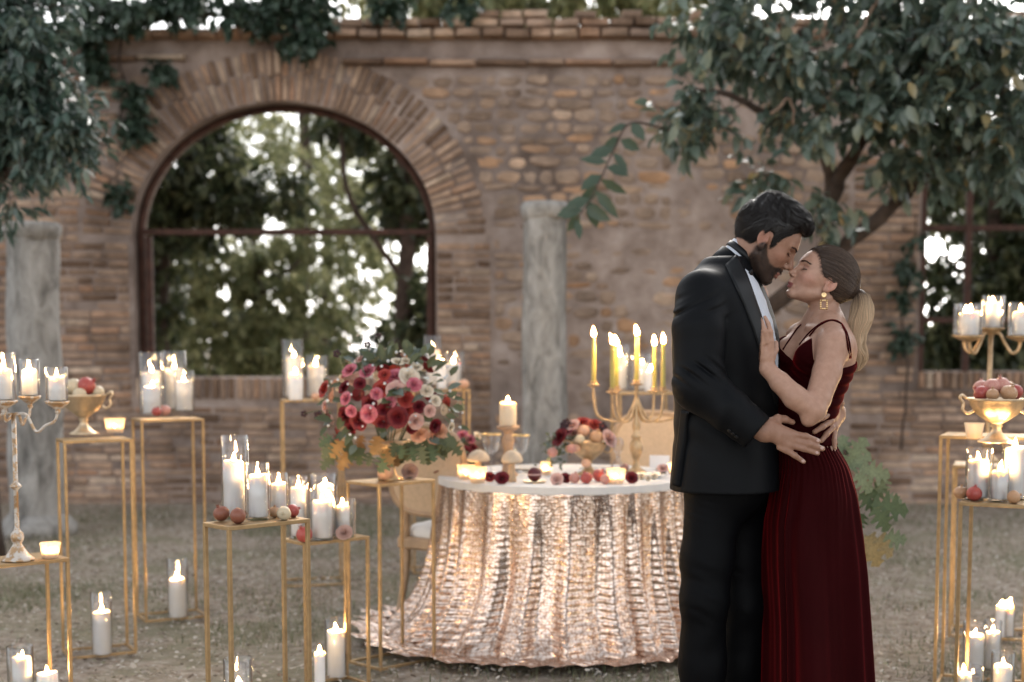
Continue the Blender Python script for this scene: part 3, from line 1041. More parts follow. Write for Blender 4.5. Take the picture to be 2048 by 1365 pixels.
# ================================================================== MATERIALS FOR THE TABLEAU
def mat_gold(name, col, rough, var=0.25):
    m, N, L, B = new_mat(name)
    co = objco(N)
    n = noise(N, L, 18, 5, 0.65, co)
    r1 = ramp(N, L, n.outputs[0], [(0.3, tuple(c * (1 - var) for c in col)), (0.7, tuple(min(1, c * (1 + var * .6)) for c in col))])
    L.new(r1.outputs[0], B.inputs['Base Color'])
    B.inputs['Metallic'].default_value = 0.85
    rr = ramp(N, L, n.outputs[0], [(0.3, (rough + .15,) * 3), (0.7, (rough,) * 3)])
    L.new(rr.outputs[0], B.inputs['Roughness'])
    bump(N, L, n.outputs[0], 0.15, 0.003, B)
    return m
M_gold = mat_gold('brushed_gold_paint', (0.50, 0.345, 0.185), 0.40)
M_gold_old = mat_gold('antique_gold', (0.62, 0.44, 0.26), 0.38, 0.4)
M_gold_pale = mat_gold('champagne_gold', (0.70, 0.55, 0.38), 0.34, 0.3)
def mat_worn():
    m, N, L, B = new_mat('flaking_gilt')
    co = objco(N)
    n = noise(N, L, 34, 6, 0.7, co)
    f = ramp(N, L, n.outputs[0], [(0.46, (0, 0, 0)), (0.54, (1, 1, 1))])
    c = mixc(N, L, (0.50, 0.33, 0.19), (0.62, 0.57, 0.52), f.outputs[0])
    L.new(c, B.inputs['Base Color'])
    mt = ramp(N, L, n.outputs[0], [(0.46, (0.8, 0.8, 0.8)), (0.54, (0.05, 0.05, 0.05))])
    L.new(mt.outputs[0], B.inputs['Metallic'])
    B.inputs['Roughness'].default_value = 0.45
    bump(N, L, f.outputs[0], 0.2, 0.002, B)
    return m
M_worn = mat_worn()
def mat_glass(name, tint=(0.97, 0.97, 0.97), ior=1.45, gl=1.0, rough=0.02):
    m, N, L, B = new_mat(name)
    N.remove(B)
    tr = N.new('ShaderNodeBsdfTransparent')
    tr.inputs[0].default_value = (*tint, 1)
    gg = N.new('ShaderNodeBsdfGlossy')
    gg.inputs['Roughness'].default_value = rough
    fr = N.new('ShaderNodeLayerWeight')          # Schlick: the same for both faces of the thin wall
    fr.inputs['Blend'].default_value = 0.5
    pw = N.new('ShaderNodeMath'); pw.operation = 'POWER'; pw.inputs[1].default_value = 3.0
    L.new(fr.outputs['Facing'], pw.inputs[0])
    f0 = ((ior - 1) / (ior + 1)) ** 2
    ml = N.new('ShaderNodeMath'); ml.operation = 'MULTIPLY_ADD'; ml.inputs[1].default_value = (1 - f0) * gl * .8; ml.inputs[2].default_value = f0 * gl
    ml.use_clamp = True
    L.new(pw.outputs[0], ml.inputs[0])
    mx = N.new('ShaderNodeMixShader')
    L.new(ml.outputs[0], mx.inputs[0])
    L.new(tr.outputs[0], mx.inputs[1])
    L.new(gg.outputs[0], mx.inputs[2])
    L.new(mx.outputs[0], N['Material Output'].inputs['Surface'])
    return m
M_glass = mat_glass('clear_glass', (.98, .98, .98), 1.5, 2.0)
M_crystal = mat_glass('cut_crystal', (0.9, 0.9, 0.92), 1.7, 1.6, 0.05)
def mat_frost():
    m, N, L, B = new_mat('frosted_votive_glass')
    B.inputs['Base Color'].default_value = (0.92, 0.82, 0.70, 1)
    B.inputs['Roughness'].default_value = 0.4
    t = N.new('ShaderNodeBsdfTranslucent'); t.inputs[0].default_value = (1.0, 0.86, 0.68, 1)
    tr = N.new('ShaderNodeBsdfTransparent'); tr.inputs[0].default_value = (1, .95, .88, 1)
    a = N.new('ShaderNodeMixShader'); a.inputs[0].default_value = 0.6
    L.new(B.outputs[0], a.inputs[1]); L.new(t.outputs[0], a.inputs[2])
    b = N.new('ShaderNodeMixShader'); b.inputs[0].default_value = 0.35
    L.new(a.outputs[0], b.inputs[1]); L.new(tr.outputs[0], b.inputs[2])
    L.new(b.outputs[0], N['Material Output'].inputs['Surface'])
    n = noise(N, L, 60, 3, 0.6, objco(N))
    bump(N, L, n.outputs[0], 0.4, 0.002, B)
    return m
M_frost = mat_frost()
def mat_wax(name, col, rad=(0.030, 0.023, 0.015), w=0.6):
    m, N, L, B = new_mat(name)
    n = noise(N, L, 14, 3, 0.5, objco(N))
    r1 = ramp(N, L, n.outputs[0], [(0.3, tuple(c * .95 for c in col)), (0.7, col)])
    L.new(r1.outputs[0], B.inputs['Base Color'])
    B.inputs['Subsurface Weight'].default_value = w
    B.inputs['Subsurface Radius'].default_value = rad
    B.inputs['Subsurface Scale'].default_value = 1.0
    B.subsurface_method = 'BURLEY'
    B.inputs['Roughness'].default_value = 0.42
    bump(N, L, n.outputs[0], 0.05, 0.003, B)
    return m
M_wax = mat_wax('white_wax', (0.93, 0.91, 0.90))
M_wax_cream = mat_wax('cream_wax', (0.88, 0.72, 0.52))
M_wax_olive = mat_wax('olive_wax', (0.42, 0.36, 0.10), (0.012, 0.010, 0.003), 0.6)
def mat_flame():
    m, N, L, B = new_mat('candle_flame')
    N.remove(B)
    e = N.new('ShaderNodeEmission')
    e.inputs['Color'].default_value = (1.0, 0.62, 0.26, 1)
    e.inputs['Strength'].default_value = FLAME
    L.new(e.outputs[0], N['Material Output'].inputs['Surface'])
    return m
def mat_flame_edge():
    m, N, L, B = new_mat('flame_edge')
    N.remove(B)
    e = N.new('ShaderNodeEmission'); e.inputs['Color'].default_value = (1.0, .42, .10, 1); e.inputs['Strength'].default_value = 1.6
    t = N.new('ShaderNodeBsdfTransparent')
    a = N.new('ShaderNodeAddShader')
    L.new(e.outputs[0], a.inputs[0]); L.new(t.outputs[0], a.inputs[1])
    L.new(a.outputs[0], N['Material Output'].inputs['Surface'])
    return m
FLAME = 300.0
M_flame = mat_flame()
M_flame_edge = mat_flame_edge()
M_wick = simple('wick', (0.03, 0.025, 0.02), 0.9)
M_white_wood = simple('white_cushion', (0.72, 0.71, 0.70), 0.8, 0, 0.05, 10)

# ================================================================== CANDLES, GLASSES, STANDS
def flame_mb(h, r, lean):
    mb = MB()
    pr = [(0.0, 0.0), (.62, .06), (.95, .18), (1.0, .30), (.86, .46), (.62, .64), (.34, .82), (.12, .95), (0.0, 1.0)]
    n = 10
    V, F = [], []
    for (a, z) in pr:
        for k in range(n):
            an = 2 * math.pi * k / n
            V.append((r * a * math.cos(an) + lean[0] * z * z * h, r * a * math.sin(an) + lean[1] * z * z * h, z * h))
    for i in range(len(pr) - 1):
        for k in range(n):
            F.append((i * n + k, i * n + (k + 1) % n, (i + 1) * n + (k + 1) % n, (i + 1) * n + k))
    mb.add(V, F)
    return mb
rc = random.Random(19)
def candle(label, base, r, h, mat=None, fh=None, lean=None, group='white pillar candles', name='pillar_candle', taper=1.0, lit=True, cat='candle'):
    mat = mat or M_wax
    t = thing(name, label, cat, base, group=group)
    n = 22
    mb = MB()
    tr = r * taper
    dip = min(0.006, r * .2)
    mb.lathe([(r * .96, 0), (r, .004), (r * .995, h * .5), (tr * .99, h - .008), (tr * .95, h - .0015), (tr * .84, h), (tr * .6, h - dip), (tr * .2, h - dip * 1.15), (0, h - dip * 1.2)], n)
    a1, a2, wob = rc.uniform(0, 6.28), rc.uniform(0, 6.28), rc.uniform(.0015, .004) * min(1, r / .02)
    for i_, (x_, y_, z_) in enumerate(mb.v):            # the rim melts unevenly
        if z_ > h - .012:
            an = math.atan2(y_, x_)
            mb.v[i_] = (x_, y_, z_ + wob * (math.sin(an + a1) + .5 * math.sin(2 * an + a2)) * min(1, math.hypot(x_, y_) / (tr * .8)))
    if r > .014 and rc.random() < .45:                  # a run of wax down the side
        an = rc.uniform(0, 6.28); l_ = rc.uniform(.15, .5) * h
        ca_, sa_ = math.cos(an), math.sin(an)
        mb.tube([(ca_ * tr * .9, sa_ * tr * .9, h - .002), (ca_ * r * .99, sa_ * r * .99, h - .008), (ca_ * r * 1.0, sa_ * r * 1.0, h - l_ * .6), (ca_ * r * 1.0, sa_ * r * 1.0, h - l_)], [.002, .0026, .0022, .0034], 6)
    part('wax', mb, mat, t)
    wk = MB().tube([(0, 0, h - dip * 1.3), (0.0006, 0, h + .006), (.002, 0, h + .012)], .0012, 5)
    part('wick', wk, M_wick, t)
    if lit:
        fh = fh or rc.uniform(.025, .037)
        lean = lean or (rc.uniform(-.2, .15), rc.uniform(-.15, .15))
        o = part('flame', flame_mb(fh, fh * .19, lean), M_flame, t)
        o.location = (0, 0, h - dip * .4)
        e = part('flame_edge', flame_mb(fh * 1.22, fh * .30, lean), M_flame_edge, o)
        e.location = (0, 0, -fh * .05)
    return t
def cyl_glass(label, base, r, h, group='clear glass cylinder vases', name='glass_cylinder'):
    th = .0032
    mb = MB().lathe([(0, 0), (r * .97, 0), (r, .004), (r, h - .002), (r - th * .5, h), (r - th, h - .002), (r - th, .008), (0, .008)], 30)
    me = mb.mesh(name)
    o = link(name, me, M_glass)
    o.location = base
    autosmooth(o, 50)
    return tag(o, label, 'vase', group)
def jar(px, yb, vtop, vw, ctop, cw, z, clabel, vlabel, dx=0.0, mat=None, lean=None):
    """a candle in a glass cylinder whose foot is seen at (px, yb) on a surface of height z"""
    b = G(px, yb, z)
    Y = b.y
    b.z = z + .0015
    if vlabel:
        vh = P(px, vtop, Y).z - z
        cyl_glass(vlabel, b, vw / FPX * Y / 2, vh)
    if clabel:
        ch = P(px, ctop, Y).z - z
        c = b.copy(); c.x += dx / FPX * Y
        if vlabel: c.z += .009; ch -= .009
        candle(clabel, c, cw / FPX * Y / 2, ch, mat, lean=lean)
def votive(label, px, yb, w, h, z, lit=True):
    b = G(px, yb, z); b.z = z + .0015
    Y = b.y
    r = w / FPX * Y / 2
    hh = h / FPX * Y
    t = thing('votive_candle', label, 'candle', b, group='frosted votive candles')
    g_ = MB().lathe([(0, 0), (r * .72, 0), (r * .76, .003), (r * .93, hh * .8), (r, hh), (r - .003, hh), (r * .9 - .003, hh * .8), (r * .72 - .002, .007), (0, .007)], 26)
    autosmooth(part('glass', g_, M_frost, t), 50)
    part('wax', MB().lathe([(r * .62, .008), (r * .66, hh * .35), (0, hh * .34)], 18), M_wax, t)
    if lit:
        o = part('flame', flame_mb(.016, .0036, (.1, 0)), M_flame, t)
        o.location = (0, 0, hh * .36)
    return t
def stand(label, front, ang, wu, wv, z, bar=.0125):
    """open metal plinth: front corner on the ground, edge u at angle ang (deg), edge v perpendicular"""
    a = R(ang)
    u = Vector((math.cos(a), math.sin(a), 0)); v = Vector((-math.sin(a), math.cos(a), 0))
    c = Vector((front[0], front[1], 0)) + u * wu / 2 + v * wv / 2
    t = thing('display_stand', label, 'stand', c, a, group='gold metal plinth stands')
    hb = bar / 2
    for sx in (-1, 1):
        for sy in (-1, 1):
            part('leg', MB().box((sx * (wu / 2 - hb), sy * (wv / 2 - hb), (z - bar) / 2), (bar, bar, z - bar), bev=.0012), M_gold, t, sm=False)
    for zz, nm in ((hb + .001, 'base_rail'),):
        for sy in (-1, 1):
            part(nm, MB().box((0, sy * (wv / 2 - hb), zz), (wu - 2 * bar, bar * .98, bar * .96), bev=.0012), M_gold, t, sm=False)
        for sx in (-1, 1):
            part(nm, MB().box((sx * (wu / 2 - hb), 0, zz), (bar * .98, wv - 2 * bar, bar * .96), bev=.0012), M_gold, t, sm=False)
    part('top_panel', MB().box((0, 0, z - bar / 2), (wu, wv, bar), bev=.0015), M_gold, t, sm=False)
    return t

# pomegranates and other round fruit
def mat_fruit(name, a, b):
    m, N, L, B = new_mat(name)
    n = noise(N, L, 9, 4, 0.6, objco(N))
    n2 = noise(N, L, 70, 3, 0.6, objco(N))
    r1 = ramp(N, L, n.outputs[0], [(0.35, a), (0.65, b)])
    r2 = ramp(N, L, n2.outputs[0], [(0.3, (.82, .8, .78)), (0.6, (1, 1, 1))])
    L.new(mixc(N, L, r1.outputs[0], r2.outputs[0], 1.0, 'MULTIPLY'), B.inputs['Base Color'])
    B.inputs['Roughness'].default_value = 0.36
    B.inputs['Subsurface Weight'].default_value = 0.08
    B.inputs['Subsurface Radius'].default_value = (.01, .005, .003)
    return m
M_pom_red = mat_fruit('red_pomegranate_skin', (0.36, 0.045, 0.045), (0.50, 0.12, 0.09))
M_pom_brown = mat_fruit('brown_pomegranate_skin', (0.20, 0.055, 0.035), (0.36, 0.14, 0.08))
M_pom_tan = mat_fruit('tan_pomegranate_skin', (0.50, 0.27, 0.13), (0.58, 0.36, 0.22))
M_pom_cream = mat_fruit('cream_pomegranate_skin', (0.62, 0.50, 0.32), (0.72, 0.62, 0.46))
M_pom_pink = mat_fruit('pink_pomegranate_skin', (0.55, 0.20, 0.17), (0.66, 0.38, 0.30))
M_peach = mat_fruit('peach_skin', (0.70, 0.36, 0.22), (0.78, 0.50, 0.34))
FRUIT = {}
def fruit_mesh(mat, crown):
    key = (mat.name, crown)
    if key in FRUIT: return FRUIT[key]
    mb = MB()
    n, m = 20, 13
    V, F = [], []
    for i in range(m):
        th = math.pi * i / (m - 1) - math.pi / 2
        for k in range(n):
            a = 2 * math.pi * k / n
            w = 1 + .025 * math.cos(6 * a) * math.cos(th)
            V.append((math.cos(th) * math.cos(a) * w, math.cos(th) * math.sin(a) * w, .92 * math.sin(th)))
    for i in range(m - 1):
        for k in range(n):
            F.append((i * n + k, i * n + (k + 1) % n, (i + 1) * n + (k + 1) % n, (i + 1) * n + k))
    mb.add(V, F)
    body = mb.mesh('skin')
    body.materials.append(mat)
    cr = None
    if crown:
        c = MB()
        c.lathe([(.26, .84), (.19, 1.0), (.17, 1.06)], 12)
        for k in range(6):
            a = 2 * math.pi * k / 6
            ca, sa = math.cos(a), math.sin(a)
            pa = Vector((.17 * math.cos(a - .45), .17 * math.sin(a - .45), 1.05)); pb = Vector((.17 * math.cos(a + .45), .17 * math.sin(a + .45), 1.05)); pc = Vector((.30 * ca, .30 * sa, 1.32))
            c.add([pa, pb, pc, pa * .9 + Vector((0, 0, .1)), pb * .9 + Vector((0, 0, .1))], [(0, 1, 2), (4, 3, 2), (3, 0, 2), (1, 4, 2), (0, 3, 4, 1)])
        cr = c.mesh('crown')
        cr.materials.append(mat)
    FRUIT[key] = (body, cr)
    return FRUIT[key]
def fruit(label, pos, r, mat, rot=(0, 0, 0), crown=True, name='pomegranate', cat='pomegranate', group='pomegranates and round fruit'):
    t = thing(name, label, cat, pos, group=group)
    b, c = fruit_mesh(mat, crown)
    eu = Matrix.Rotation(rot[2], 3, 'Z') @ Matrix.Rotation(rot[1], 3, 'Y') @ Matrix.Rotation(rot[0], 3, 'X')
    for nm, me in (('skin', b), ('crown', c)):
        if me is None: continue
        o = link(nm, me, None, t)
        o.rotation_euler = eu.to_euler()
        o.scale = (r, r, r)
        o.location = (0, 0, r * .92)
    return t
def fruit_px(label, px, yb, w, z, mat, rot=(0, 0, 0), crown=True, **k):
    b = G(px, yb, z); b.z = z + .001
    return fruit(label, b, w / FPX * b.y / 2, mat, rot, crown, **k)

# ---- stands: position from where they touch the ground
stand('tall narrow gold stand nearest the camera left of the table, crowded with candles', (-.86, 4.28), 43, .30, .15, .80)
stand('low gold stand just behind the crowded one, with a dusty rose on top', (-.79, 5.36), 40, .30, .17, .60)
stand('gold stand carrying the large red flower arrangement', (-.545, 5.80), 45, .31, .22, .78)
stand('gold stand carrying the goblet bowl of fruit at the left', (-1.90, 6.01), 27, .29, .19, .945)
stand('tallest gold stand at the left, two glass cylinders on top under the arch', (-1.785, 6.83), 27, .31, .21, .99)
stand('low gold stand at the left edge under the tall candelabra', (-1.80, 4.78), 40, .31, .20, .60)
stand('distant gold stand behind the flowers with candles before the arch', (-1.27, 7.85), 12, .34, .24, 1.045)
stand('distant gold stand right of the flowers, peaches on its corner', (-.58, 8.3), 10, .34, .24, 1.09)
stand('distant gold stand behind the taper candelabra', (.62, 8.2), 8, .34, .24, 1.075)
stand('gold stand in front at the right edge with three candles', (1.57, 4.97), -28, .30, .22, .80)
stand('taller gold stand at the right edge under the bowl of pomegranates', (1.655, 5.5), -24, .34, .24, 1.0)
stand('rear gold stand at the right edge holding the candelabra', (2.02, 6.5), -20, .34, .26, .80)

Z = .80
# crowded front stand
jar(472, 1036, 872, 57, 922, 42, Z, 'tall white pillar candle in the tallest glass on the crowded front stand', 'tallest glass cylinder on the crowded front stand', -3)
jar(517, 1040, 927, 47, 950, 38, Z, 'white pillar candle in the short glass at the front stand centre', 'short glass cylinder at the centre of the front stand', 0)
jar(558, 1032, 947, 38, 967, 30, Z, 'small white candle in the glass near the right corner of the front stand', 'smaller glass cylinder near the right corner of the front stand')
fruit_px('dark brown pomegranate at the left corner of the front stand', 443, 1043, 33, Z, M_pom_brown, (.2, -.4, 0))
fruit_px('brown pomegranate between the glasses of the front stand', 476, 1048, 33, Z, M_pom_brown, (-.3, 1.3, .5))
fruit_px('cream coloured pomegranate at the front stand right corner', 568, 1041, 29, Z, M_pom_cream, (1.5, .1, 0))
fruit_px('red pomegranate half hidden behind the cream one', 586, 1035, 27, Z, M_pom_red, (0, 1.2, .3))
fruit_px('small olive-brown fruit behind the cream pomegranate', 549, 1036, 24, Z, M_pom_tan, (.1, .1, 0))
# low stand behind it
Z = .60
jar(598, 1076, 953, 40, 975, 31, Z, 'white candle at the left end of the low stand', 'glass cylinder at the left end of the low stand')
jar(648, 1072, 948, 57, 970, 34, Z, 'tall white candle at the back of the low stand', 'wide glass cylinder at the back of the low stand', 4)
jar(645, 1080, 980, 48, 1003, 41, Z, 'thick white candle at the front of the low stand', 'glass cylinder at the front of the low stand')
jar(690, 1074, 998, 44, 1012, 28, Z, 'short white candle at the right end of the low stand', 'short glass cylinder at the right end of the low stand', -4)
fruit_px('red and yellow pomegranate on the low stand', 609, 1085, 34, Z, M_pom_red, (.2, -.5, .4))
# floor, left half
jar(673, 1358, 1238, 46, 1262, 37, 0.0, 'white pillar candle on the ground under the low stand', 'tall glass cylinder on the ground under the low stand')
jar(640, 1390, 1300, 34, 1305, 22, 0.0, 'slim white candle on the ground beside the low stand leg', None)
jar(478, 1475, 1318, 59, 1372, 44, 0.0, 'white candle low in the front glass at the bottom edge', 'glass cylinder on the ground cut by the bottom edge', 4)
jar(205, 1312, 1186, 42, 1224, 37, 0.0, 'white pillar candle on the ground inside the fruit bowl stand', 'glass cylinder on the ground inside the fruit bowl stand')
jar(357, 1238, 1118, 42, 1158, 35, 0.0, 'white pillar candle on the ground inside the tallest stand', 'glass cylinder on the ground inside the tallest stand', -2)
jar(44, 1440, 1293, 53, 1315, 39, 0.0, 'white candle on the ground at the lower left corner', 'glass cylinder on the ground at the lower left corner', 4)
jar(97, 1440, 1340, 46, 1346, 42, 0.0, 'short thick candle beside the lower left glass', None)
# left edge stand
Z = .60
votive('frosted votive on the low stand at the left edge', 101, 1117, 42, 31, Z)
# fruit bowl stand
Z = .945
votive('frosted votive beside the fruit goblet', 230, 866, 42, 28, Z)
# tallest stand
Z = .99
jar(303, 822, 706, 47, 744, 36, Z, 'white candle in the left glass of the tallest stand', 'left glass cylinder on the tallest stand', 2)
jar(350, 820, 703, 46, 737, 38, Z, 'white candle in the middle glass of the tallest stand', 'middle glass cylinder on the tallest stand')
jar(303, 829, 770, 46, 774, 34, Z, 'short white candle at the front left of the tallest stand', 'low glass cylinder at the front left of the tallest stand', 2)
jar(369, 824, 742, 38, 763, 34, Z, 'white candle at the right end of the tallest stand', 'low glass cylinder at the right end of the tallest stand')
fruit_px('small red pomegranate on the tallest stand', 313, 833, 19, Z, M_pom_red, (0, .4, 0))
fruit_px('red and orange pomegranate beside the small red one', 331, 832, 22, Z, M_pom_pink, (.3, -.6, 0))
# stand behind the flowers, left
Z = 1.045
jar(586, 797, 680, 42, 714, 32, Z, 'white candle in the tall glass before the arch sill', 'tall glass cylinder before the arch sill', 3)
jar(634, 795, 712, 44, 732, 34, Z, 'white candle beside the flower bouquet top', 'glass cylinder beside the flower bouquet top', -2)
jar(592, 801, 740, 0, 748, 28, Z, 'short white candle in front of the tall glass by the arch', None)
fruit_px('small orange fruit at the foot of the candle by the bouquet', 631, 801, 17, Z, M_peach, crown=False, name='apricot', cat='fruit')
# stand behind the flowers, right
Z = 1.09
jar(866, 772, 672, 34, 702, 26, Z, 'white candle in the tall glass right of the bouquet', 'tall glass cylinder right of the bouquet')
jar(884, 778, 0, 0, 728, 20, Z, 'slim white candle between two glasses right of the bouquet', None)
jar(909, 772, 705, 39, 726, 28, Z, 'white candle in the low glass near the peaches', 'low glass cylinder near the peaches', -2)
fruit_px('left peach on the corner of the stand behind the bouquet', 908, 780, 18, Z, M_peach, crown=False, name='peach', cat='peach')
fruit_px('right peach on the corner of the stand behind the bouquet', 928, 779, 21, Z, M_peach, crown=False, name='peach', cat='peach')
# stand behind the candelabra
Z = 1.075
jar(1240, 781, 690, 34, 712, 25, Z, 'white candle glowing behind the left tapers', 'tall glass cylinder behind the left tapers')
jar(1280, 781, 708, 40, 727, 27, Z, 'white candle glowing behind the central taper', 'glass cylinder behind the central taper', 4)
jar(1300, 784, 0, 0, 742, 20, Z, 'small white candle to the right behind the central taper', None)
# right front stand
Z = .80
jar(1957, 1000, 897, 54, 920, 41, Z, 'white candle at the left end of the right front stand', 'glass cylinder at the left end of the right front stand', -2)
jar(1998, 1004, 930, 38, 942, 31, Z, 'short white candle at the middle of the right front stand', 'low glass cylinder at the middle of the right front stand')
jar(2027, 1000, 880, 50, 896, 40, Z, 'tall white candle near the right edge on the front stand', 'tall glass cylinder near the right edge on the front stand')
fruit_px('tan pomegranate at the left corner of the right front stand', 1921, 999, 28, Z, M_pom_tan, (0, .1, 0))
fruit_px('red pomegranate on the right front stand', 1948, 1003, 32, Z, M_pom_red, (0, .15, .2))
fruit_px('tan pomegranate near the right edge of the front stand', 2027, 1008, 28, Z, M_pom_tan, (.2, 1.2, .2))
# floor right
jar(1947, 1348, 1245, 46, 1270, 37, 0.0, 'thick white candle on the ground under the right stands', 'glass cylinder on the ground under the right stands')
jar(1983, 1340, 1242, 36, 1264, 32, 0.0, 'white candle behind the thick one on the right ground', 'narrow glass cylinder behind the thick candle on the right ground')
jar(2003, 1430, 1305, 47, 1331, 37, 0.0, 'white candle in the front glass at the lower right corner', 'front glass cylinder at the lower right corner')
jar(1936, 1440, 1333, 54, 1347, 30, 0.0, 'small white candle low at the lower right', 'wide glass cylinder low at the lower right', -10)
jar(2001, 1275, 0, 0, 1211, 21, 0.0, 'slim white candle standing farther back on the right ground', None)
jar(2019, 1277, 1196, 20, 1214, 13, 0.0, 'thin white taper in a narrow glass at the far right ground', 'narrowest glass cylinder on the far right ground')
votive('frosted votive beside the bowl of pomegranates', 1948, 878, 40, 31, 1.0, lit=False)

# ---- goblet bowls
def goblet(label, base, r, h, mat, handles=True, flute=0, name='goblet_bowl'):
    t = thing(name, label, 'bowl', base, group='gilded footed bowls')
    pr = [(0, 0), (r * .62, 0), (r * .62, h * .03), (r * .40, h * .10), (r * .20, h * .22), (r * .15, h * .32), (r * .21, h * .37), (r * .17, h * .41), (r * .34, h * .48), (r * .72, h * .66), (r * .90, h * .85), (r * .95, h * .94), (r * 1.04, h), (r * 1.0, h * 1.005), (r * .88, h * .93), (r * .6, h * .7), (0, h * .55)]
    mb = MB()
    n = 40
    V, F = [], []
    for (a, z) in pr:
        for k in range(n):
            an = 2 * math.pi * k / n
            w = 1 + (flute * math.cos(10 * an) if h * .44 < z < h * .93 else 0)
            V.append((a * w * math.cos(an), a * w * math.sin(an), z))
    for i in range(len(pr) - 1):
        for k in range(n):
            F.append((i * n + k, i * n + (k + 1) % n, (i + 1) * n + (k + 1) % n, (i + 1) * n + k))
    mb.add(V, F)
    part('bowl', mb, mat, t)
    if handles:
        for s in (-1, 1):
            pts = [Vector((s * r * q[0], 0, h * q[1])) for q in ((.80, .72), (1.0, .66), (1.18, .74), (1.16, .88), (1.28, 1.0), (1.22, 1.07), (1.06, 1.0))]
            part('handle', MB().tube(smooth_path(pts, 4), r * .055, 8), mat, t)
    return t
b = G(168, 870, .945); b.z = .947
RG = 46 / FPX * b.y
goblet('antique gold goblet bowl of fruit with scroll handles at the left', b, RG, 80 / FPX * b.y, M_gold_pale)
top = b.z + 80 / FPX * b.y
for i, (dx, dy, dz, r, mt, lb) in enumerate([(-.35, -.1, .10, .38, M_pom_cream, 'cream fruit piled in the left goblet bowl'), (.22, -.15, .12, .40, M_pom_red, 'red pomegranate on top of the left goblet bowl'), (-.75, .1, -.12, .3, M_pom_cream, 'pale fruit at the left rim of the left goblet bowl'),
                                            (.05, -.62, -.16, .3, M_pom_cream, 'pale fruit at the front rim of the left goblet bowl'), (.62, .05, -.08, .3, M_pom_cream, 'pale fruit at the right rim of the left goblet bowl'), (0, .5, .05, .38, M_pom_tan, 'tan pomegranate at the back of the left goblet bowl')]):
    fruit(lb, b + Vector((dx * RG, dy * RG, top - b.z + dz * RG - r * RG * .3)), r * RG, mt, (0, .9 if i == 1 else .2, 0), i in (1, 5))
b = G(1992, 886, 1.0); b.z = 1.002
RB = 58 / FPX * b.y
hb = 88 / FPX * b.y
goblet('wide fluted gold bowl heaped with pomegranates at the right edge', b, RB, hb, M_gold_pale, True, .05)
for i, (dx, dy, dz, r, mt, lb) in enumerate([(-.62, -.2, .0, .27, M_pom_red, 'dark red pomegranate at the left of the right bowl'), (-.35, -.55, .0, .22, M_pom_tan, 'tan pomegranate at the front of the right bowl'), (-.2, .0, .18, .3, M_pom_pink, 'pink pomegranate at the middle of the right bowl'),
                                            (.22, -.5, .0, .29, M_pom_tan, 'orange pomegranate at the front right of the right bowl'), (.15, .1, .24, .3, M_pom_pink, 'pink pomegranate at the top of the right bowl'), (.6, .0, .02, .28, M_pom_red, 'red pomegranate at the right of the right bowl'), (-.45, .35, .16, .28, M_pom_pink, 'pale pomegranate at the back of the right bowl'), (.5, .4, .12, .28, M_pom_tan, 'tan pomegranate at the far back of the right bowl')]):
    fruit(lb, b + Vector((dx * RB, dy * RB, hb + dz * RB - r * RB * .25)), r * RB, mt, (.3 * (i % 3 - 1), .4 * ((i * 7) % 5 - 2), i), True)

# ---- tall candelabra with glass cups
def cup_candelabra(label, base, topz, cups, mat, side, polerad=.008, armr=.005):
    """cups: (dx, dy, cup z, r, glass h, candle h, candle r)"""
    t = thing('candelabra', label, 'candelabra', base, group='floor candelabra with glass cups')
    H = topz - base.z
    pr = [(0, 0), (.055, 0), (.056, .006), (.042, .016), (.028, .035), (.018, .052), (.014, .060), (.020, .068), (.023, .080), (.021, .094), (.012, .104), (polerad, .115), (polerad, H * .48), (.014, H * .49), (.022, H * .505), (.014, H * .52), (polerad, H * .535), (polerad, H)]
    part('stem', MB().lathe(pr, 20), mat, t)
    for i, (dx, dy, dz, r, gh, ch, cr) in enumerate(cups):
        zc = dz - base.z
        c = Vector((dx, dy, zc))
        if abs(dx) + abs(dy) > .01:
            e = Vector((dx, dy, 0)); L_ = e.length; e.normalize()
            pts = [Vector((0, 0, H * .985)), e * L_ * .28 + Vector((0, 0, H * .99)), e * L_ * .5 + Vector((0, 0, H * .985 - L_ * .35)), e * L_ * .72 + Vector((0, 0, zc - .055 - L_ * .12)), e * L_ * .92 + Vector((0, 0, zc - .06)), e * L_ + Vector((0, 0, zc - .03))]
            part('arm', MB().tube(smooth_path(pts, 5), armr, 8), mat, t)
        part('cup', MB().lathe([(.006, -.034), (.010, -.028), (.007, -.02), (r * .5, -.012), (r * 1.06, .002), (r * 1.1, .010), (r * 1.03, .010), (r * .98, .003), (0, .002)], 22, c), mat, t)
        wp = base + c
        cyl_glass('glass chimney %d of the %s candelabra' % (i + 1, side) if False else cups_labels[side][i][0], wp + Vector((0, 0, .0035)), r, gh, 'glass chimneys on the candelabras', 'glass_chimney')
        candle(cups_labels[side][i][1], wp + Vector((0, 0, .0125)), cr, ch, group='candles in the candelabra chimneys')
    return t
cups_labels = {'left': [('glass chimney on the central cup of the left candelabra', 'white candle in the central chimney of the left candelabra'), ('glass chimney on the outstretched right arm of the left candelabra', 'white candle on the outstretched right arm of the left candelabra'),
                        ('glass chimney behind the central one on the left candelabra', 'white candle behind the central chimney of the left candelabra'), ('glass chimney on the left candelabra arm cut by the picture edge', 'white candle on the left candelabra arm cut by the picture edge')],
               'right': [('raised central glass chimney of the right candelabra', 'white candle in the raised central chimney of the right candelabra'), ('left glass chimney of the right candelabra', 'white candle in the left chimney of the right candelabra'),
                         ('right glass chimney of the right candelabra at the picture edge', 'white candle in the right chimney of the right candelabra'), ('rear glass chimney of the right candelabra', 'white candle in the rear chimney of the right candelabra')]}
b = G(36, 1122, .60); b.z = .602
k_ = b.y / FPX
zc = P(30, 806, b.y).z
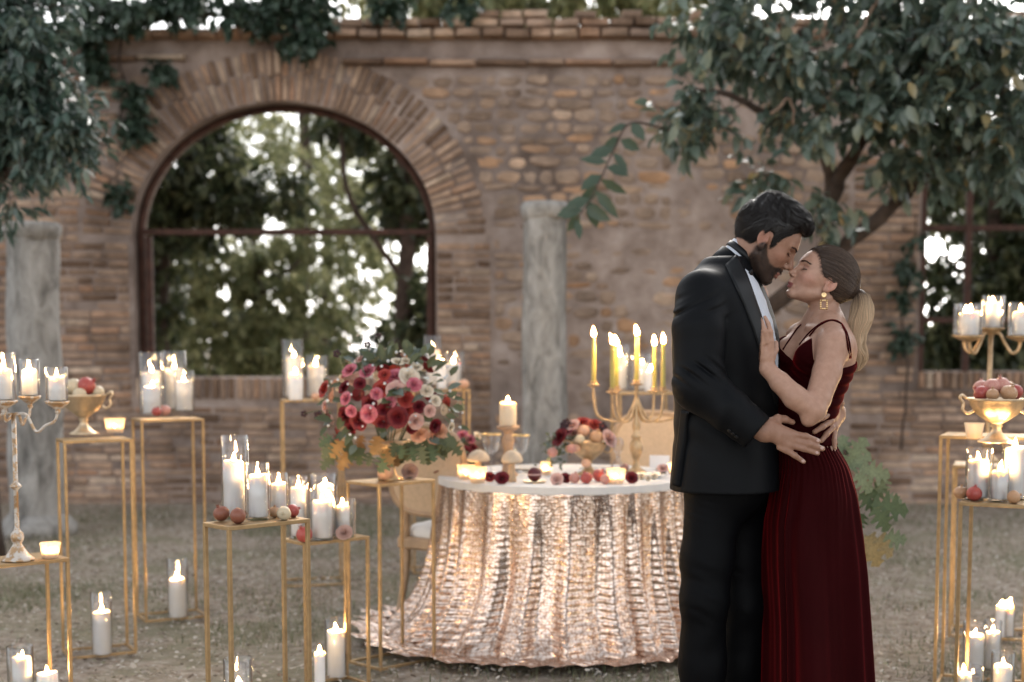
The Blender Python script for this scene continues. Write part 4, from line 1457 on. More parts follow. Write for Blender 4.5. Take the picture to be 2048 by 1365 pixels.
cup_candelabra('tall flaking gilt candelabra with glass cups at the left edge', b, zc - .035, [((24 - 36) * k_ , -.03, zc, .042, 98 * k_, 62 * k_, 16 * k_), (92 * k_, -.02, P(0, 808, b.y).z, .037, 71 * k_, 48 * k_, 16 * k_), (14 * k_, .10, P(0, 800, b.y).z, .035, 78 * k_, 52 * k_, 15 * k_), (-.15, .0, P(0, 806, b.y).z, .037, 75 * k_, 50 * k_, 15 * k_)], M_worn, 'left')
b = Vector((P(1981, 690, 6.68).x, 6.68, .802))
k_ = b.y / FPX
cup_candelabra('gold candelabra with curled arms and glass cups above the pomegranate bowl', b, P(0, 664, b.y).z, [(3 * k_, 0, P(0, 660, b.y).z, 22 * k_, 66 * k_, 50 * k_, 14 * k_), (-50 * k_, -.06, P(0, 676, b.y).z, 25 * k_, 66 * k_, 46 * k_, 17 * k_), (50 * k_, -.06, P(0, 676, b.y).z, 25 * k_, 68 * k_, 46 * k_, 16 * k_), (-36 * k_, .12, P(0, 674, b.y).z, 23 * k_, 60 * k_, 44 * k_, 14 * k_)], M_gold_old, 'right', .011, .008)

# ================================================================== TABLE
TC = Vector((P(1130, 690, 6.59).x, 6.59, 0))
TR = .585
TZ = .75
M_cloth = None
t = thing('dining_table', 'round table with a plain white top edge behind the couple', 'table', TC)
M_tabletop = simple('white_table_linen', (0.74, 0.73, 0.72), 0.75, 0, 0.04, 30)
part('tabletop', MB().lathe([(0, TZ - .042), (TR - .006, TZ - .042), (TR + .004, TZ - .036), (TR + .004, TZ - .004), (TR - .004, TZ), (0, TZ)], 72), M_tabletop, t)
autosmooth(t.children[0] if t.children else bpy.data.objects['tabletop'], 35)
M_wood = simple('beech_wood', (0.30, 0.20, 0.12), 0.6, 0, 0.2, 10)
for k in range(4):
    a = R(45 + 90 * k)
    part('leg', MB().tube([(.36 * math.cos(a), .36 * math.sin(a), 0), (.36 * math.cos(a), .36 * math.sin(a), TZ - .045)], .022, 10), M_wood, t)

def mat_sequin():
    m, N, L, B = new_mat('rose_gold_sequins')
    uv = N.new('ShaderNodeUVMap').outputs[0]
    vo = N.new('ShaderNodeTexVoronoi')
    vo.inputs['Scale'].default_value = 1.0
    vo.inputs['Randomness'].default_value = 0.55
    L.new(uv, vo.inputs['Vector'])
    # each sequin leans its own way
    nm = N.new('ShaderNodeNormalMap')
    nm.space = 'TANGENT'
    nm.inputs['Strength'].default_value = 0.13
    c = N.new('ShaderNodeMix'); c.data_type = 'RGBA'
    c.inputs[0].default_value = 0.66
    L.new(vo.outputs['Color'], c.inputs[6])
    c.inputs[7].default_value = (.5, .5, 1, 1)
    sep = N.new('ShaderNodeSeparateColor'); L.new(c.outputs[2], sep.inputs[0])
    cmb = N.new('ShaderNodeCombineColor')
    L.new(sep.outputs[0], cmb.inputs[0]); L.new(sep.outputs[1], cmb.inputs[1]); cmb.inputs[2].default_value = 1.0
    L.new(cmb.outputs[0], nm.inputs['Color'])
    col = ramp(N, L, vo.outputs['Distance'], [(0.0, (0.84, 0.725, 0.65)), (0.5, (0.76, 0.60, 0.505)), (0.68, (0.44, 0.28, 0.20))])
    L.new(col.outputs[0], B.inputs['Base Color'])
    B.inputs['Metallic'].default_value = 0.95
    B.inputs['Roughness'].default_value = 0.24
    bb = bump(N, L, vo.outputs['Distance'], 0.25, 0.004, None, nm.outputs[0])
    L.new(bb, B.inputs['Normal'])
    return m
M_sequin = mat_sequin()
def tablecloth():
    nth, nz = 720, 190
    r0 = TR + .012
    zt = TZ - .034
    th = np.linspace(0, 2 * np.pi, nth, endpoint=False)
    r_ = np.random.default_rng(8)
    # fold pattern: irregular number of folds
    ph = np.cumsum(r_.uniform(.4, 1.7, 28)); ph = np.concatenate([[0], ph]); ph = ph / ph[-1] * 2 * np.pi
    idx = np.arange(29)
    warp = np.interp(th, ph, idx)
    amp_f = 0.45 + 0.55 * r_.random(29); amp_f[-1] = amp_f[0]
    amp = np.interp(th, ph, amp_f)
    fold = np.cos(warp * 2 * np.pi) * amp
    warp2 = warp * 2.35 + 1.1
    V = np.zeros((nz + 1, nth, 3))
    UV = np.zeros((nz + 1, nth, 2))
    front = np.clip(-np.sin(th), -1, 1)            # 1 towards the camera
    leftp = np.clip(-np.cos(th), 0, 1)
    L_tot = zt + 0.11
    for i in range(nz + 1):
        s = i / nz
        ln = s * L_tot
        drop = np.minimum(ln, zt - .012 + 0 * th)
        over = np.maximum(0, ln - (zt - .012))
        k = np.minimum(1, ln / zt)
        flare = .03 + 0.115 * k ** 2.4 + leftp * 0.13 * k ** 5
        a = (.008 + .046 * k ** 1.1)
        rad = r0 - .008 + flare * k + fold * a + 0.009 * k * np.cos(warp2 * 2 * np.pi) + over * 1.0
        # small sag ripples where the cloth breaks on the ground
        rip = 0.010 * np.sin(warp * 5.1 + s * 34) * np.clip((s - .62) / .3, 0, 1)
        rad = rad + rip
        z = zt - drop + np.where(over > 0, 0.010 + .012 * np.abs(np.sin(warp * 7.3 + s * 25)) + .010 * (1 + fold), 0.0)
        rad = rad + 0.0018 * np.sin(s * 150 + warp * 2.2 + np.sin(warp * 9)) * np.clip(fold, 0, 1) * k
        V[i, :, 2] = z
        swirl = 0.10 * k ** 2 * np.sin(th * 1.0 + .6) - .05 * k * leftp
        zig = 0.022 * np.sin(2 * np.pi * 1.6 * s + warp * .9) * k * k + 0.0042 * np.sin(2 * np.pi * 27 * s + 2.1 * np.sin(warp * 1.7) + 1.6 * np.sin(warp * .63 + s * 4)) * np.clip(k * 1.6 - .15, 0, 1)
        V[i, :, 0] = rad * np.cos(th + swirl * .3 + zig)
        V[i, :, 1] = rad * np.sin(th + swirl * .3 + zig)
        V[i, :, 2] = z
        UV[i, :, 0] = th / (2 * np.pi) * 270
        UV[i, :, 1] = s * 64
    q = np.arange(nz * nth).reshape(nz, nth)
    q2 = np.roll(q, -1, axis=1)
    F = np.stack([q, q + nth, q2 + nth, q2], -1).reshape(-1, 4)
    me = mesh_np('tablecloth', V.reshape(-1, 3), F)
    uvl = me.uv_layers.new(name='UVMap')
    li = np.zeros(len(me.loops), dtype=np.int32); me.loops.foreach_get('vertex_index', li)
    u = UV.reshape(-1, 2)[li].copy()
    # seam
    col_ = li % nth
    fi = np.arange(len(li)) // 4
    minc = col_.reshape(-1, 4).min(1); maxc = col_.reshape(-1, 4).max(1)
    wrap = (maxc - minc) > 2
    wr = np.repeat(wrap, 4) & (col_ == 0)
    u[wr, 0] = 270
    uvl.data.foreach_set('uv', u.astype(np.float32).ravel())
    smooth(me)
    o = link('tablecloth', me, M_sequin)
    o.location = TC
    tag(o, 'floor-length rose gold sequin cloth pooling round the table', 'tablecloth')
tablecloth()

# ---- chairs
M_cane = simple('woven_cane', (0.56, 0.42, 0.29), 0.7, 0, 0.1, 60, 0.3)
M_chairwood = simple('limed_oak', (0.42, 0.29, 0.185), 0.55, 0, 0.22, 12, 0.2)
def chair(label, loc, rz):
    t = thing('dining_chair', label, 'chair', loc, rz, group='wooden chairs with pale backs at the table')
    # seat faces +x (local), back at -x
    part('seat_frame', MB().box((0, 0, .415), (.46, .46, .06), bev=.012), M_chairwood, t, sm=False)
    mb = MB()
    n = 24
    V, F = [], []
    rings = [(1.0, .447), (1.02, .47), (.96, .495), (.7, .51), (0.0, .515)]
    for s, z in rings:
        for k in range(n):
            a = 2 * math.pi * k / n
            ca, sa = math.cos(a), math.sin(a)
            m_ = (abs(ca) ** 4 + abs(sa) ** 4) ** .25
            V.append((.215 * s * ca / m_, .215 * s * sa / m_, z))
    for i in range(len(rings) - 1):
        for k in range(n):
            F.append((i * n + k, i * n + (k + 1) % n, (i + 1) * n + (k + 1) % n, (i + 1) * n + k))
    mb.add(V, F)
    part('cushion', mb, M_white_wood, t)
    for sy in (-1, 1):
        part('leg', MB().tube(smooth_path([Vector((.20, sy * .20, .40)), Vector((.205, sy * .2, .28)), Vector((.2, sy * .2, 0))], 4), [.024 - .0013 * i for i in range(9)], 8), M_chairwood, t)
        part('leg', MB().tube(smooth_path([Vector((-.20, sy * .19, .43)), Vector((-.21, sy * .19, .25)), Vector((-.27, sy * .2, 0))], 4), [.024 - .0012 * i for i in range(9)], 8), M_chairwood, t)
        part('back_post', MB().tube(smooth_path([Vector((-.205, sy * .19, .40)), Vector((-.225, sy * .165, .52)), Vector((-.245, sy * .16, .60))], 4), .018, 8), M_chairwood, t)
    # back: rounded rectangle frame and panel, reclined
    def back_pt(u, v):
        return Vector((-.245 - (v - .56) * .16, u, v))
    m = 40
    pts = []
    for k in range(m + 1):
        a = 2 * math.pi * k / m
        ca, sa = math.cos(a), math.sin(a)
        q = (abs(ca) ** 3.4 + abs(sa) ** 3.4) ** (1 / 3.4)
        pts.append((.225 * ca / q, .765 + .20 * sa / q + .02 * max(0, sa) * (1 - ca * ca)))
    fr = MB().tube([back_pt(*p) for p in pts], .017, 8, cap=False)
    part('back_frame', fr, M_chairwood, t)
    pm = MB()
    V, F = [], []
    for sgn in (1, -1):
        o_ = len(V)
        V.append(back_pt(0, .765) + Vector((.012 * sgn, 0, 0)))
        for s in (.55, .98):
            for p in pts[:-1]:
                V.append(back_pt(p[0] * s, .765 + (p[1] - .765) * s) + Vector((.012 * sgn * (1.0 if s < .9 else .5), 0, 0)))
        for k in range(m):
            k2 = (k + 1) % m
            f1 = (o_, o_ + 1 + k, o_ + 1 + k2); f2 = (o_ + 1 + k, o_ + 1 + m + k, o_ + 1 + m + k2, o_ + 1 + k2)
            F += [f1, f2] if sgn > 0 else [f1[::-1], f2[::-1]]
    pm.add(V, F)
    part('back_panel', pm, M_cane, t)
    return t
chair('pale upholstered chair facing the camera behind the table', (P(1322, 690, 7.42).x, 7.42, -0.005), R(-90))
chair('cane-backed chair turned to the table left of the sequin cloth', (P(925, 690, 6.80).x, 6.80, -0.005), R(55))

# ---- things on the table
def tpos(px, py):
    b = G(px, py, TZ); b.z = TZ + .0012
    return b
# taper candelabra
b = tpos(1272, 946)
k_ = b.y / FPX
t = thing('taper_candelabra', 'gold branched candelabra holding green tapers on the table', 'candelabra', b)
zt_ = lambda py: P(0, py, b.y).z - b.z
part('stem', MB().lathe([(0, 0), (.050, 0), (.050, .006), (.036, .014), (.020, .026), (.013, zt_(922)), (.022, zt_(912)), (.031, zt_(900)), (.030, zt_(888)), (.016, zt_(878)), (.024, zt_(875)), (.022, zt_(871)), (.012, zt_(866)), (.019, zt_(856)), (.017, zt_(846)), (.009, zt_(836)), (.009, zt_(778)), (.012, zt_(772)), (0, zt_(771))], 24), M_gold_old, t)
tap = [(-86, 0, 770, 675, 'green taper at the left end of the candelabra'), (-50, -.06, 783, 690, 'front green taper left of the candelabra centre'), (-38, .07, 780, 692, 'rear green taper left of the candelabra centre'), (0, 0, 768, 672, 'green taper at the centre of the candelabra'),
       (38, .07, 783, 692, 'rear green taper right of the candelabra centre'), (50, -.06, 780, 688, 'front green taper right of the candelabra centre'), (88, 0, 770, None, '')]
for (dx, dy, pz, ptop, lb) in tap:
    c = Vector((dx * k_, dy, zt_(pz)))
    if dx:
        e = Vector((c.x, c.y, 0)); L_ = e.length; e.normalize()
        lo = zt_(842)
        pts = [Vector((0, 0, zt_(790))), e * L_ * .10 + Vector((0, 0, zt_(815))), e * L_ * .3 + Vector((0, 0, lo + .004)), e * L_ * .62 + Vector((0, 0, lo)), e * L_ * .92 + Vector((0, 0, lo + .03)), e * L_ + Vector((0, 0, c.z - .03)), e * L_ + Vector((0, 0, c.z - .006))]
        part('arm', MB().tube(smooth_path(pts, 5), .0062, 8), M_gold_old, t)
    part('cup', MB().lathe([(.006, -.012), (.022, -.006), (.031, -.002), (.031, .001), (.016, .002), (.013, .010), (.019, .013), (.019, .017), (.012, .017), (.012, .004), (0, .004)], 20, c), M_gold_old, t)
    if ptop:
        candle(lb, b + c + Vector((0, 0, .0045)), .0105, P(0, ptop, b.y).z - (b + c).z, M_wax_olive, fh=.046, lean=(rc.uniform(-.35, .0), 0), group='green taper candles', name='taper_candle', taper=.8)
# pillar candle on a turned holder
b = tpos(1016, 952); k_ = b.y / FPX
t = thing('candle_holder', 'turned wooden candle holder carrying a lit cream candle', 'candle holder', b)
H_ = P(0, 852, b.y).z - b.z
M_turned = simple('gilded_wood', (0.46, 0.30, 0.19), 0.5, 0.2, 0.3, 25)
part('body', MB().lathe([(0, 0), (.045, 0), (.045, .01), (.028, .022), (.022, H_ * .3), (.026, H_ * .4), (.020, H_ * .5), (.026, H_ * .6), (.030, H_ * .72), (.018, H_ * .82), (.022, H_ * .88), (.050, H_ * .95), (.052, H_), (0, H_)], 26), M_turned, t)
candle('lit cream pillar candle on the turned holder at the table', b + Vector((0, 0, H_ + .001)), 17 * k_, 46 * k_, M_wax_cream, lean=(-.05, 0), group='cream candle')
# mushrooms
M_mush_cap = simple('pale_carved_wood', (0.62, 0.50, 0.37), 0.75, 0, 0.15, 22, 0.2)
M_mush_stem = simple('carved_wood_stem', (0.58, 0.42, 0.27), 0.7, 0, 0.15, 22, 0.2)
for (px, py, w, h, lb) in ((957, 958, 46, 58, 'carved wooden mushroom behind the left votives'), (1024, 964, 44, 63, 'carved wooden mushroom beside the dark red roses')):
    b = tpos(px, py); k_ = b.y / FPX
    t = thing('wooden_mushroom', lb, 'mushroom', b, group='carved wooden mushrooms')
    w_, h_ = w * k_ / 2, h * k_
    part('stem', MB().lathe([(0, 0), (w_ * .42, 0), (w_ * .36, h_ * .2), (w_ * .26, h_ * .5), (w_ * .3, h_ * .66), (0, h_ * .66)], 18), M_mush_stem, t)
    part('cap', MB().lathe([(0, h_ * .64), (w_ * .8, h_ * .60), (w_ * .98, h_ * .63), (w_, h_ * .68), (w_ * .86, h_ * .82), (w_ * .55, h_ * .94), (w_ * .2, h_ * .995), (0, h_)], 26), M_mush_cap, t)
votive('frosted votive at the left end of the table', 932, 959, 38, 28, TZ)
votive('brightly glowing votive beside the left one on the table', 955, 966, 38, 31, TZ)
votive('glowing votive at the table front below the crystal stopper', 1232, 968, 40, 30, TZ)
votive('small votive behind the pink rose on the table', 1093, 950, 24, 26, TZ)
votive('small votive beside the place card', 1347, 948, 26, 22, TZ)
# goblets
M_glass_rim = mat_gold('gold_rim', (0.8, 0.6, 0.3), 0.25)
for (px, py, w, h, lb) in ((982, 948, 42, 80, 'gold-rimmed wine glass behind the left mushroom'), (1040, 946, 40, 76, 'gold-rimmed wine glass right of the turned candle holder')):
    b = tpos(px, py); k_ = b.y / FPX
    r_, h_ = w * k_ / 2, h * k_
    t = thing('wine_glass', lb, 'wine glass', b, group='gold-rimmed wine glasses')
    autosmooth(part('glass', MB().lathe([(0, 0), (r_ * .75, 0), (r_ * .7, .003), (.006, .008), (.0045, h_ * .42), (.008, h_ * .47), (r_ * .6, h_ * .56), (r_ * .86, h_ * .75), (r_, h_), (r_ * .97, h_), (r_ * .83, h_ * .75), (r_ * .55, h_ * .58), (0, h_ * .5)], 26), M_glass, t), 60)
    part('rim', MB().lathe([(r_ * .96, h_ * .965), (r_ * 1.005, h_ * .965), (r_ * 1.012, h_ * 1.003), (r_ * .965, h_ * 1.003)], 26, closed=True), M_glass_rim, t)
# crystal decanter
b = tpos(1236, 952); k_ = b.y / FPX
t = thing('crystal_decanter', 'small crystal bottle with a large faceted stopper', 'bottle', b)
h_ = 40 * k_
part('bottle', MB().lathe([(0, 0), (.03, 0), (.034, .01), (.03, h_ * .6), (.011, h_ * .8), (.010, h_ * .95), (.014, h_), (0, h_)], 8), M_crystal, t, sm=False)
part('stopper', MB().lathe([(.005, h_ - .012), (.007, h_ + .004), (.010, h_ + .008), (.022, h_ + 20 * k_ * .55), (.027, h_ + 28 * k_ * .8), (.024, h_ + 32 * k_), (.014, h_ + 36 * k_), (0, h_ + 37 * k_)], 10), M_crystal, t, sm=False)
# fruit on the table
fruit_px('pink-red pomegranate beside the pink rose on the table', 1149, 967, 22, TZ, M_pom_pink, (.2, .2, 0))
fruit_px('red pomegranate at the middle of the table front', 1173, 968, 25, TZ, M_pom_red, (.1, -.4, 0))
fruit_px('dark red pomegranate behind the glowing votive', 1198, 964, 27, TZ, M_pom_red, (0, .6, 0))
fruit_px('orange-lit pomegranate touching the glowing votive', 1210, 969, 21, TZ, M_pom_pink, (0, 1.0, 0))
fruit_px('small plum beside the candelabra foot', 1249, 944, 18, TZ, M_pom_pink, crown=False, name='plum', cat='plum')
# dark ornament with a ribbon
b = tpos(1069, 966); k_ = b.y / FPX
t = thing('dark_red_bauble', 'round dark red ornament with a pale ribbon on a little tray', 'ornament', b)
M_bur = simple('burgundy_lacquer', (0.10, 0.012, 0.018), 0.45, 0, 0.2, 20)
r_ = 14 * k_
part('ball', MB().sphere((0, 0, r_ * 1.05 + .004), (r_, r_, r_ * 1.05), 20, 12), M_bur, t)
part('ribbon', MB().lathe([(r_ * .99, r_ * 1.08), (r_ * 1.03, r_ * 1.08), (r_ * 1.03, r_ * 1.26), (r_ * .99, r_ * 1.26)], 22, closed=True), simple('blush_ribbon', (.62, .42, .38), .5), t)
part('tray', MB().lathe([(0, 0), (r_ * 1.5, 0), (r_ * 1.7, .006), (r_ * 1.66, .008), (r_ * 1.45, .004), (0, .004)], 24), M_gold_pale, t)
# plates
M_china = simple('white_china', (0.78, 0.77, 0.75), 0.25, 0, 0.03, 20)
for (px, py, w, lb) in ((1050, 941, 95, 'white plate at the left place setting'), (1205, 944, 95, 'white plate behind the votive at the right place setting'), (1300, 956, 70, 'low white dish of petals near the table edge')):
    b = tpos(px, py); r_ = w * b.y / FPX / 2
    o = link('plate', MB().lathe([(0, 0), (r_ * .6, 0), (r_ * .62, .004), (r_, .014), (r_ * .99, .017), (r_ * .64, .008), (0, .006)], 32).mesh('plate'), M_china)
    o.location = b
    tag(o, lb, 'plate', 'white plates')
# place card
b = tpos(1319, 941); k_ = b.y / FPX
t = thing('place_card', 'blank white place card standing on the table', 'card', b, R(-8))
part('card', MB().box((0, 0, .028 + .011), (40 * k_, .0015, 27 * k_), Matrix.Rotation(R(-12), 3, 'X')), simple('card_paper', (.80, .81, .84), .8, 0, .02), t, sm=False)
part('holder', MB().lathe([(0, 0), (.018, 0), (.018, .006), (.006, .010), (.005, .014), (0, .014)], 14), M_gold_old, t)
# napkin
mb = MB()
b = tpos(905, 950); 
V, F = [], []
for i in range(13):
    for j in range(9):
        u, v = i / 12 - .5, j / 8 - .5
        V.append((u * .17, v * .10, .006 + .012 * abs(math.sin(u * 9 + v * 3)) + .008 * math.cos(v * 11)))
for i in range(12):
    for j in range(8):
        F.append((i * 9 + j, (i + 1) * 9 + j, (i + 1) * 9 + j + 1, i * 9 + j + 1))
o = link('napkin', mb.add(V, F).mesh('napkin'), simple('burgundy_linen', (.16, .012, .028), .85))
o.location = b
tag(o, 'crumpled burgundy napkin at the left end of the table', 'napkin')

# ================================================================== FLOWERS
def mat_petal(name, a, b, rough=0.6):
    m, N, L, B = new_mat(name)
    n = noise(N, L, 2.2, 3, 0.6, objco(N))
    r1 = ramp(N, L, n.outputs[0], [(0.35, a), (0.65, b)])
    L.new(r1.outputs[0], B.inputs['Base Color'])
    B.inputs['Roughness'].default_value = rough
    t = N.new('ShaderNodeBsdfTranslucent')
    L.new(r1.outputs[0], t.inputs[0])
    mx = N.new('ShaderNodeMixShader'); mx.inputs[0].default_value = .2
    L.new(B.outputs[0], mx.inputs[1]); L.new(t.outputs[0], mx.inputs[2])
    L.new(mx.outputs[0], N['Material Output'].inputs['Surface'])
    return m
PET = {'burgundy': mat_petal('burgundy_petal', (.11, .006, .014), (.20, .012, .022)), 'red': mat_petal('red_petal', (.34, .03, .03), (.46, .07, .05)), 'pink': mat_petal('pink_petal', (.52, .11, .18), (.64, .24, .28)),
       'blush': mat_petal('blush_petal', (.66, .40, .36), (.74, .52, .46)), 'cream': mat_petal('cream_petal', (.74, .64, .50), (.80, .73, .62)), 'peach': mat_petal('peach_petal', (.70, .38, .26), (.76, .48, .36)), 'dusty': mat_petal('dusty_petal', (.52, .32, .27), (.60, .40, .34))}
def rose_mesh(col, seed, n_rings=4):
    r = random.Random(seed)
    mb = MB()
    mb.sphere((0, 0, .12), (.16, .16, .24), 10, 6)
    for ring in range(n_rings):
        npet = 4 + ring
        f = (ring + 1) / n_rings
        for k in range(npet):
            a0 = 2 * math.pi * (k + .5 * (ring % 2)) / npet + r.uniform(-.15, .15)
            tilt = .12 + .95 * f ** 1.5 + r.uniform(-.08, .08)
            ln = .42 + .42 * f
            wid = .44 + .28 * f
            rad0 = .06 + .10 * f
            nu, nv = 4, 4
            V, F = [], []
            for i in range(nu + 1):
                u = i / nu
                for j in range(nv + 1):
                    v = j / nv * 2 - 1
                    w = wid * (.55 + .75 * u - .55 * u ** 4) * v * .55
                    rr = rad0 + math.sin(tilt) * ln * u + .10 * f * u * u * u - abs(v) ** 3 * .05 * u
                    z = math.cos(tilt) * ln * u * 1.0 - .12 * f * max(0, u - .7) * 3 * f - abs(v) ** 2 * .05 - .10 * f
                    an = a0 + w * 1.75 / max(.16, rr + .10)
                    V.append((rr * math.cos(an), rr * math.sin(an), z + .02))
            for i in range(nu):
                for j in range(nv):
                    F.append((i * (nv + 1) + j, (i + 1) * (nv + 1) + j, (i + 1) * (nv + 1) + j + 1, i * (nv + 1) + j + 1))
            mb.add(V, F)
    me = mb.mesh('rose')
    co = np.array([v.co[:] for v in me.vertices])
    s = 1 / np.abs(co[:, :2]).max()
    co *= s
    me.vertices.foreach_set('co', co.astype(np.float32).ravel())
    me.materials.append(PET[col])
    return me
ROSE = {c: [rose_mesh(c, i * 31 + hash(c) % 7 if False else i * 31 + len(c), 4) for i in range(2)] for c in PET}
def put_rose(parent, loc0, pos, d, r, col, i=0, name='rose'):
    o = bpy.data.objects.new(name, ROSE[col][i % 2])
    COL.objects.link(o)
    o.parent = parent
    o.location = Vector(pos) - Vector(loc0)
    q = Vector(d).normalized().to_track_quat('Z', 'Y')
    o.rotation_euler = (q @ Matrix.Rotation(i * 1.7, 3, 'Z').to_quaternion()).to_euler()
    o.scale = (r, r, r)
    return o
M_euca = mat_leaf('eucalyptus_leaf', [(0, (.07, .10, .085)), (1, (.15, .19, .165))], .5, .2)
M_fol = mat_leaf('bouquet_leaf', [(0, (.045, .065, .03)), (1, (.10, .12, .055))], .5, .2)
M_fol2 = mat_leaf('orange_lit_leaf', [(0, (.24, .15, .05)), (1, (.34, .20, .06))], .5, .35)  # orange light on the foot leaves, put into their base colour
M_oak = simple('silver_oak_leaf', (.15, .195, .115), .6, 0, .35, 12)
M_oak2 = simple('green_oak_leaf', (.07, .105, .045), .6, 0, .3, 12)
M_oak3 = simple('ochre_oak_leaf', (.26, .20, .09), .6, 0, .3, 12)
M_berry = simple('pale_berry', (.62, .66, .70), .4, 0, .1, 20)
M_darkpet = simple('dark_bloom', (.03, .008, .014), .6)
BERRY = MB().sphere((0, 0, 0), 1.0, 8, 6).mesh('berry'); BERRY.materials.append(M_berry)
def simple_leaf_mesh(mat):
    V, T, Q = leaf_arrays(np.zeros((1, 3)), np.array([[1., 0, 0]]), np.array([[0, 0, 1.]]), np.array([1.]), np.array([.55]), .15, .12)
    me = smooth(mesh_np('leaf', V, [T, Q])); me.materials.append(mat)
    return me
LEAF = [simple_leaf_mesh(m) for m in (M_euca, M_fol, M_fol2)]
def lobed_mesh(mat, seed=0, lobes=4):
    r = random.Random(seed)
    out = [(0, .012), (.10, .018), (.14, .12), (.19, .29), (.25, .31), (.275, .18), (.31, .09), (.36, .16), (.42, .38), (.49, .42), (.51, .27), (.54, .12), (.58, .17), (.65, .36), (.72, .37), (.725, .22), (.76, .11), (.82, .17), (.89, .21), (.93, .11), (1.0, .004)]
    V, F = [], []
    for t, w in out:
        w1, w2 = w * r.uniform(.85, 1.15), w * r.uniform(.85, 1.15)
        z = -.16 * t * t
        V += [(t, 0, z), (t + .03 * w, w1, z + .10 * w1), (t + .03 * w, -w2, z + .10 * w2)]
    for i in range(len(out) - 1):
        a, b = i * 3, (i + 1) * 3
        F += [(a, b, b + 1, a + 1), (a + 2, b + 2, b, a)]
    me = bpy.data.meshes.new('lobed_leaf')
    me.from_pydata(V, [], F)
    me.materials.append(mat)
    smooth(me)
    return me
LOBED = [lobed_mesh(M_fol, 1), lobed_mesh(M_fol2, 2), lobed_mesh(M_oak2, 3)]
def put_leaf(parent, loc0, pos, d, size, me, nrm=(0, 0, 1), name='leaf'):
    o = bpy.data.objects.new(name, me)
    COL.objects.link(o)
    o.parent = parent
    o.location = Vector(pos) - Vector(loc0)
    x = Vector(d).normalized()
    n = Vector(nrm)
    y = n.cross(x)
    if y.length < 1e-3: y = Vector((0, 1, 0)).cross(x)
    y.normalize()
    z = x.cross(y)
    o.rotation_euler = Matrix((x, y, z)).transposed().to_euler()
    o.scale = (size,) * 3
    return o
rf = random.Random(44)
# ---- the large arrangement
vb = Vector((-.513, 5.99, .782))
arr = thing('flower_arrangement', 'large bouquet of red and pink roses spilling from a footed gold vase', 'flower arrangement', vb)
YB = vb.y
kB = YB / FPX
hv = (vb - P(785, 872, YB)).length
H_ = P(785, 880, YB).z - vb.z
part('vase', MB().lathe([(0, 0), (.055, 0), (.055, .006), (.03, .02), (.018, H_ * .3), (.022, H_ * .4), (.03, H_ * .48), (.07, H_ * .75), (.085, H_), (.075, H_), (.02, H_ * .55), (0, H_ * .5)], 26), M_gold_old, arr)
C0 = P(787, 815, YB)
RXB, RZB, RYB = 133 * kB, 112 * kB, .23
def bq(px, py):
    """point on the front surface of the bouquet seen at the pixel"""
    dx, dz = (px - 787) * kB, (815 - py) * kB
    q = 1 - (dx / RXB) ** 2 - (dz / RZB) ** 2
    y = -RYB * math.sqrt(max(0.0, q))
    p = C0 + Vector((dx, y, dz))
    d = Vector((dx / RXB ** 2, y / RYB ** 2, dz / RZB ** 2))
    if d.length < 1e-4: d = Vector((0, -1, 0))
    return p, d.normalized()
mainr = [(726, 838, 36, 'burgundy'), (690, 832, 34, 'burgundy'), (666, 782, 30, 'red'), (653, 835, 28, 'burgundy'), (772, 772, 32, 'red'), (805, 828, 32, 'burgundy'), (748, 802, 28, 'burgundy'), (712, 746, 26, 'pink'), (745, 745, 28, 'pink'), (703, 795, 22, 'pink'), (762, 784, 24, 'pink'),
         (798, 748, 32, 'pink'), (832, 772, 26, 'pink'), (718, 818, 24, 'pink'), (750, 823, 28, 'pink'), (778, 750, 26, 'red'), (803, 778, 34, 'blush'), (665, 812, 26, 'blush'), (838, 838, 28, 'blush'), (880, 868, 34, 'peach'), (848, 872, 34, 'peach'), (825, 752, 32, 'cream'), (856, 782, 26, 'cream'),
         (862, 818, 22, 'blush'), (690, 716, 20, 'cream'), (762, 704, 20, 'cream'), (757, 692, 18, 'cream'), (800, 722, 22, 'cream'), (816, 716, 20, 'cream'), (676, 878, 28, 'red'), (668, 868, 22, 'red'), (760, 832, 24, 'red'), (820, 795, 26, 'red'), (835, 855, 28, 'burgundy'), (780, 815, 28, 'burgundy'), (735, 770, 24, 'burgundy'), (690, 770, 24, 'burgundy'),
         (690, 745, 20, 'red'), (870, 845, 26, 'burgundy'), (725, 720, 20, 'blush'), (845, 810, 24, 'burgundy'), (788, 800, 24, 'pink'), (822, 818, 24, 'red'), (900, 850, 18, 'cream'), (838, 735, 20, 'cream'), (872, 800, 22, 'cream'), (776, 838, 26, 'burgundy'), (705, 858, 24, 'burgundy')]
for i, (x, y, w, c) in enumerate(mainr):
    p, d = bq(x, y)
    put_rose(arr, vb, p - d * w * kB * .15 + d * rf.uniform(-.022, .034), d + Vector((rf.uniform(-.25, .25), rf.uniform(-.15, .1), rf.uniform(-.1, .25))), w * kB * rf.uniform(.52, .72), c, i)
